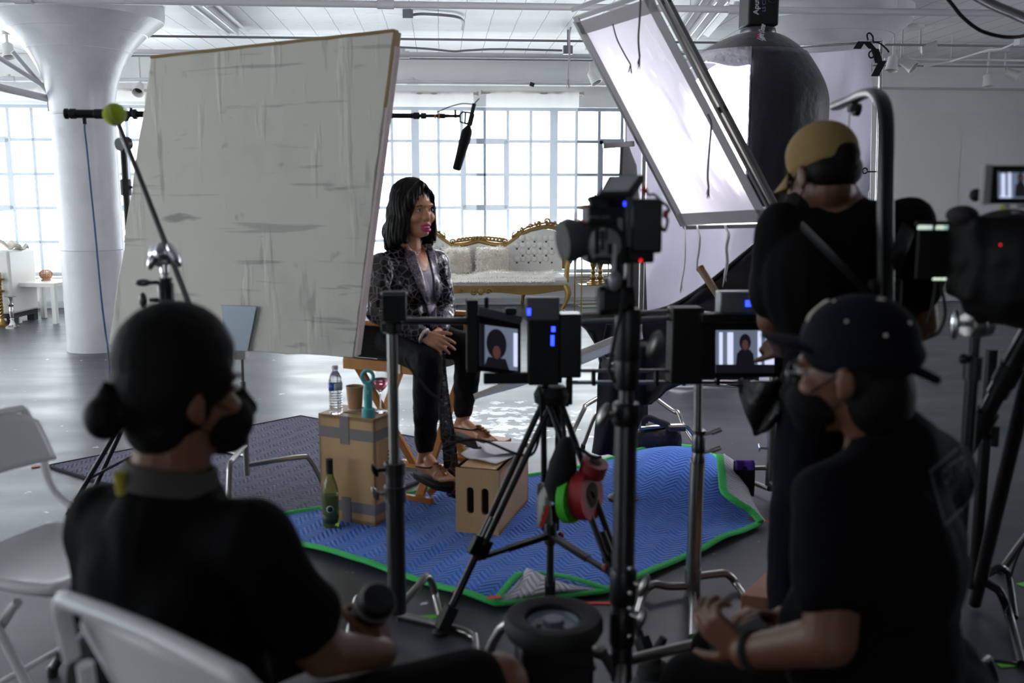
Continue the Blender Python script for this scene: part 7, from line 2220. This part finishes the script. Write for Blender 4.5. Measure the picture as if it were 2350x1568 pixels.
mb.build('tshirt', black_tee, t, remesh=.009, smooth=5, shape=fold(.01, 9, 31))
mb = MB(); mb.sph(pv, (.195, .17, .14), RTs); mb.limb((hL_, .118), (kL_, .085), (aL_ + V((0, 0, .02)), .07)); mb.limb((hR_, .118), (kR_, .085), (aR_ + V((0, 0, .02)), .07))
mb.build('jeans', mat('dark_jeans', (9, 11, 18), .9, spec=.2, bump=(30, .2)), t, remesh=.009, smooth=4, shape=fold(.006, 10, 12))
for a in (aL_, aR_): MB().cap(a - V((0, 0, .02)) - f3t * .02, a + f3t * .16 - V((0, 0, .045)), .05, .044).build('shoe', rubber, t, remesh=.008)
# support arm worn on his back
t = thing('support_arm', 'black curved camera support arm rising over the standing man shoulder', 'support arm', P(2030, 800, D3 - .2))
arm = [P(2030, 790, D3 - .19), P(2032, 650, D3 - .2), P(2032, 480, D3 - .2), P(2034, 330, D3 - .18), P(2030, 250, D3 - .14), P(2012, 216, D3 - .06), P(1990, 214, D3 + .04), P(1960, 226, D3 + .18), P(1918, 244, D3 + .36)]
sm = smoothpts(arm, 7); rg = []
for i, p in enumerate(sm):
    d = (sm[min(i + 1, len(sm) - 1)] - sm[max(i - 1, 0)]).normalized(); sx = V((1, .35, 0)); sx = (sx - d * sx.dot(d)).normalized(); sy = d.cross(sx)
    k = i / (len(sm) - 1); w, h_ = .027 * (1 - .3 * k), .014
    rg.append([p + sx * w * math.copysign(abs(math.cos(a)) ** .6, math.cos(a)) + sy * h_ * math.copysign(abs(math.sin(a)) ** .6, math.sin(a)) for a in [2 * math.pi * q / 16 for q in range(16)]])
MB().rings(rg).build('arm', mat('arm_black', (30, 30, 32), .32, .4), t)
e = P(1960, 234, D3 + .2); MB().cyl(e, e - V((0, 0, .03)), .012).cyl(e - V((0, 0, .012)), e - V((0, 0, .03)), .022).cyl(e - V((0, 0, .022)), e - V((-.018, 0, .024)), .02).build('line_knob', black_metal, t)
e2_ = P(1950, 290, D3 + .26); MB().cyl(P(1951, 240, D3 + .24), V((P(1951, 240, D3 + .24).x, D3 + .24, 1.35)), .0022, n=6).build('suspension_line', dark_steel, t)
pass
tb_ = thing('black_bag', 'limp black bag hanging at the left hip of the standing man', 'bag', P(1760, 1000, D3 + .1))
bl_o = [(1700, 800), (1840, 780), (1850, 960), (1800, 985), (1765, 985), (1738, 1002), (1715, 960), (1696, 890)]
MB().grid(lambda u, v: P(1692 + 150 * u + 40 * v * (1 - u), 876 + (95 + 28 * math.sin(5 * u + 1) - 20 * u) * v, D3 + .08 - .07 * math.sin(math.pi * u) + .02 * math.sin(9 * u + 7 * v)), 24, 18).build('bag_cloth', mat('bag_black', (16, 16, 19), .5, bump=(30, .6)), tb_, solid=.02)
pb('back_plate', 2000, 640, 2064, 820, D3 - .19, .04, matte_black, t, .01)
for s0, s1 in (((2040, 640, D3 - .17), (2085, 520, D3 - .12)), ((2020, 700, D3 - .17), (1840, 520, D3 - .1))): MB().tube([P(*s0), P((s0[0] + s1[0]) / 2, (s0[1] + s1[1]) / 2, D3 - .215), P(*s1)], .022, n=8, k=4, flat=.25).build('harness_strap', matte_black, t)
MB().tube([P(2025, 800, D3 - .19), P(2080, 840, D3 - .1), P(2090, 850, D3 + .05)], .025, n=8, k=4, flat=.3).build('harness_strap', matte_black, t)

# --------------------------------------------------------- camera in a black cover at the right edge
D4 = 2.3
t = thing('video_camera', 'large black covered video camera at the right edge with lit top monitor', 'camera', P(2260, 740, D4))
mb = MB(); c = P(2300, 600, D4)
mb.sph(c, (.12, .16, .13)); mb.sph(P(2340, 640, D4), (.15, .17, .13)); mb.cap(P(2250, 690, D4), P(2400, 700, D4), .05, .06); mb.cap(P(2230, 600, D4), P(2300, 560, D4), .05, .08); mb.box(P(2240, 590, D4), (.09, .14, .2))
mb.build('rain_cover', mat('cover_black', (12, 12, 13), .7, spec=.25, bump=(16, .3)), t, remesh=.009, smooth=3, shape=fold(.012, 12, 3))
mh = pb('top_monitor', 2270, 380, 2390, 468, D4 - .08, .03, matte_black, t, .004)
picture(mh, [P(x, y, D4 - .0815) for x, y in ((2290, 392), (2386, 392), (2386, 455), (2290, 455))],
        [(1, rect(.08, .1, .16, .92)), (1, rect(.24, .05, .3, .92)), (1, rect(.66, .1, .74, .9)), (2, rect(0, 0, 1, .07)), (2, [(.38, .95), (.4, .55), (.46, .42), (.58, .42), (.64, .55), (.67, .95)]), (2, ell(.52, .27, .075, .2)), (3, ell(.52, .27, .035, .11)), (1, rect(.02, .93, .3, .98))])
pb('side_bracket', 2262, 378, 2272, 470, D4 - .085, .02, mat('bracket_grey', (150, 150, 150), .5), t, .001)
MB().cap(P(2240, 448, D4), P(2275, 446, D4), .016, .014).build('microphone', rubber, t)
for (x0, y0, x1, y1, nm) in ((2104, 508, 2196, 520, 'flag_edge'), (2110, 528, 2206, 640, 'side_flag')): pb(nm, x0, y0, x1, y1, D4 + .05, .012, matte_black, t, .002)
for x0, x1, c_ in ((2108, 2126, (206, 226, 208)), (2127, 2140, (190, 216, 206)), (2150, 2166, (206, 222, 200)), (2168, 2190, (140, 176, 176))): pb('light_strip', x0, 517, x1, 527, D4 + .048, .006, mat('strip_%d' % x0, c_, .4, emit=(c_, .8)), t, .001)
for x0, x1 in ((2142, 2150), (2152, 2160), (2163, 2176)): pb('light_strip', x0, 638, x1, 643, D4 + .048, .006, mat('strip_%d' % x0, (220, 240, 214), .4, emit=((220, 240, 214), 1.0)), t, .001)
pb('green_tape', 2190, 528, 2198, 554, D4 + .046, .004, green_tape, t, .0005)
MB().sph(P(2208, 494, D4), (.034, .05, .024)).build('eyecup', mat('dark_plum', (24, 20, 28), .8), t)
MB().sph(P(2300, 476, D4 - .1), .006, n=10, m=8).build('yellow_plug', mat('plug_yellow', (196, 196, 40), .5), t); MB().sph(P(2296, 562, D4 - .17), (.002, .002, .003), n=8, m=6).build('red_light', red_led, t)
for x, y in ((2310, 470), (2332, 484), (2345, 470)): pb('fitting', x, y, x + 9, y + 7, D4 - .1, .02, mat('fitting_grey', (112, 114, 114), .4, .4), t, .001)
xs = P(2229, 900, D4 + .1).x; Dq = D4 + .1; zz = lambda y: P(2229, y, Dq).z
t = thing('light_stand', 'black stand with chrome grip head under the covered video camera', 'stand', (xs, Dq, 0))
MB().cyl((xs, Dq, .2), (xs, Dq, zz(835)), .017).cyl((xs, Dq, zz(840)), (xs, Dq, zz(770)), .013).build('pole', black_metal, t)
MB().lathe([(.024, -.03), (.024, .03)], (xs, Dq, zz(845)), n=18).cyl((xs - .03, Dq - .01, zz(822)), (xs, Dq, zz(822)), .006).sph((xs - .034, Dq - .01, zz(822)), (.012, .01, .014)).build('collar', black_plastic, t)
gh = MB().cyl((xs - .045, Dq - .03, zz(742)), (xs - .012, Dq - .02, zz(742)), .032, n=24).cyl((xs - .01, Dq - .02, zz(742)), (xs + .02, Dq - .01, zz(742)), .034, n=24).build('grip_head', steel, t, bevel=.003)
MB().cyl((xs - .08, Dq - .03, zz(740)), (xs + .034, Dq - .01, zz(742)), .008).sph((xs - .078, Dq - .035, zz(740)), (.012, .012, .04)).build('tee_handle', chrome, gh)
MB().lathe([(.0, .0), (.02, .0), (.02, .004), (.008, .006), (0, .006)], (xs + .034, Dq - .012, zz(744)), V((.5, -.85, 0)), n=20).build('roller', chrome, gh)
MB().cyl((xs, Dq - .01, zz(735)), (xs, Dq - .01, zz(690)), .009).box((xs, Dq - .01, zz(688)), (.07, .05, .025)).build('pin', chrome, t, bevel=.003)
turtle_legs(t, V((xs, Dq, 0)), .18, 3, .4, .7, black_metal, .013)
tag(MB().tube([P(x, y, D4 + .04) for x, y in ((2148, 644), (2144, 680), (2138, 710), (2128, 740))] , .004, n=8, k=5).tube([P(x, y, D4 + .04) for x, y in ((2158, 644), (2168, 700), (2168, 730), (2156, 760), (2140, 771), (2130, 771))], .0045, n=8, k=5).build('video_cable', rubber), 'black cable looping below the video camera side flag', 'cable')
# thick tripod leg crossing the right edge
a, b_ = P(2400, 700, 2.5), P(2205, 1058, 2.7); d = (b_ - a).normalized()
t = thing('tripod', 'black tripod whose thick leg slants down at the right edge', 'tripod', P(2420, 640, 2.5))
ft = b_ + d * ((b_.z - .02) / -d.z)
MB().cyl(a, a.lerp(b_, .55), .03).cyl(a.lerp(b_, .5), b_, .024).build('leg', black_metal, t)
MB().cyl(b_, ft, .02).build('lower_leg', black_metal, t)
for k in (.42, .72): MB().cyl(a.lerp(b_, k) - d * .03, a.lerp(b_, k) + d * .03, .034).build('leg_lock', matte_black, t)
p = a.lerp(b_, .82) + V((.05, -.02, 0)); MB().cyl(p - V((.05, 0, 0)), p, .008).cyl(p + V((0, 0, .03)), p - V((0, 0, .03)), .012).build('lock_knob', matte_black, t)
for k, q in enumerate((V((1.85, 2.2, .02)), V((2.0, 3.3, .02)))): MB().cyl(a, q, .024).build('leg', black_metal, t)
MB().sph(a, (.06, .06, .05)).build('crown', matte_black, t)
# bent tube legs at lower right
bb = P(2236, 1330, 3.25); bb.z = .3
t = thing('steel_stand', 'black bent tube stand legs on the floor at lower right', 'stand', (bb.x, bb.y, 0))
MB().cyl((bb.x, bb.y, .1), (bb.x, bb.y, 1.0), .022).build('pole', black_metal, t)
for pts in ([(2238, 1334, 3.25), (2275, 1312, 3.3), (2296, 1304, 3.32), (2312, 1322, 3.34), (2326, 1380, 3.36)], [(2238, 1322, 3.25), (2275, 1345, 3.2), (2296, 1362, 3.17), (2318, 1420, 3.13), (2344, 1530, 3.08)]):
    q = [P(*p_) for p_ in pts]; q[-1] = G(pts[-1][0], pts[-1][1] + (46 if pts[-1][1] < 1400 else 4)); q[-1].z = .014
    MB().tube(q, .0155, n=12, k=5).build('leg', mat('gloss_black', (24, 24, 26), .2, .5), t)
MB().tube([V((bb.x, bb.y, .2)), V((bb.x - .2, bb.y + .2, .2)), V((bb.x - .3, bb.y + .3, .014))], .0155, n=10, k=4).build('leg', MATS['gloss_black'], t)
tag(MB().tube([P(2352, 1240, 3.1), P(2330, 1290, 3.15), P(2318, 1330, 3.2)], .004, n=6, k=3).build('hanging_cable', rubber), 'thin cable hanging down at the right edge onto the bent tube legs', 'cable')
tag(MB().tube([G(2240, 1520) + V((0, 0, .006)), G(2290, 1522) + V((0, 0, .006)), G(2350, 1535) + V((0, 0, .006)), G(2420, 1570) + V((0, 0, .006))], .006, n=8, k=5).build('floor_cable', rubber), 'thin black cable lying on the floor at the lower right corner', 'cable')

# --------------------------------------------------------- cart wheel lying on a black case, bottom centre
wc = P(1270, 1432, 2.35)
t = thing('cart_wheel', 'black rubber wheel with metal hub lying flat at bottom centre', 'wheel', wc - V((0, 0, .03)))
MB().lathe([(.074, -.022), (.1, -.03), (.122, -.026), (.13, -.01), (.13, .01), (.122, .024), (.1, .028), (.076, .02), (.07, 0), (.074, -.022)], wc, n=56, cap=False).build('tyre', rubber, t)
hubm = mat('hub_metal', (120, 128, 138), .4, .5)
mb = MB().lathe([(.0, -.012), (.074, -.012), (.076, .004), (.066, .008), (.058, .0), (.03, .002), (.026, .016), (.0, .016)], wc, n=48); mb.build('hub', hubm, t)
for a in (1.4, 3.5, 5.2): MB().cyl(wc + V((.042 * math.cos(a), .042 * math.sin(a), .0005)), wc + V((.042 * math.cos(a), .042 * math.sin(a), .003)), .009, n=16).build('hub_hole_shade', hole_m, t)  # flat dark discs, shade of the hub openings put into their colour
t = thing('equipment_case', 'black case standing upright under the flat cart wheel', 'case', (wc.x, wc.y + .01, 0))
zt_ = wc.z - .031
MB().box((wc.x + .0, wc.y + .01, zt_ / 2), (.19, .2, zt_)).build('body', matte_black, t, bevel=.012)
MB().box((wc.x, wc.y + .01, zt_ - .05), (.196, .206, .012)).build('lid_band', black_metal, t)
MB().tube([(wc.x - .04, wc.y - .092, zt_ * .7), (wc.x - .04, wc.y - .115, zt_ * .7 + .01), (wc.x + .04, wc.y - .115, zt_ * .7 + .01), (wc.x + .04, wc.y - .092, zt_ * .7)], .006).build('handle', black_metal, t)

# --------------------------------------------------------- groups of repeated things
GROUPS = {'ceiling_pipe': 'pipes under the ceiling', 'ceiling_light': 'fluorescent troughs', 'spotlight': 'white ceiling spotlights', 'sheer_curtain': 'sheer window curtains',
          'concrete_column': 'mushroom columns', 'candlestick': 'metal candlesticks', 'fur_pillow': 'fur pillows on the sofa', 'apple_box': 'wooden apple boxes', 'tape_mark': 'tape marks on the floor',
          'tie_cord': 'tie cords on the silk frames', 'tape_roll': 'tape rolls on the tripod', 'folding_chair': 'white folding chairs', 'field_monitor': 'twin field monitors', 'moving_blanket': 'quilted moving blankets',
          'steel_stand': 'steel stands', 'light_stand': 'light stands', 'black_drape': 'black drapes'}
for o in list(sc.objects):
    k = o.name.split('.')[0]
    if 'label' in o and k in GROUPS: o['group'] = GROUPS[k]
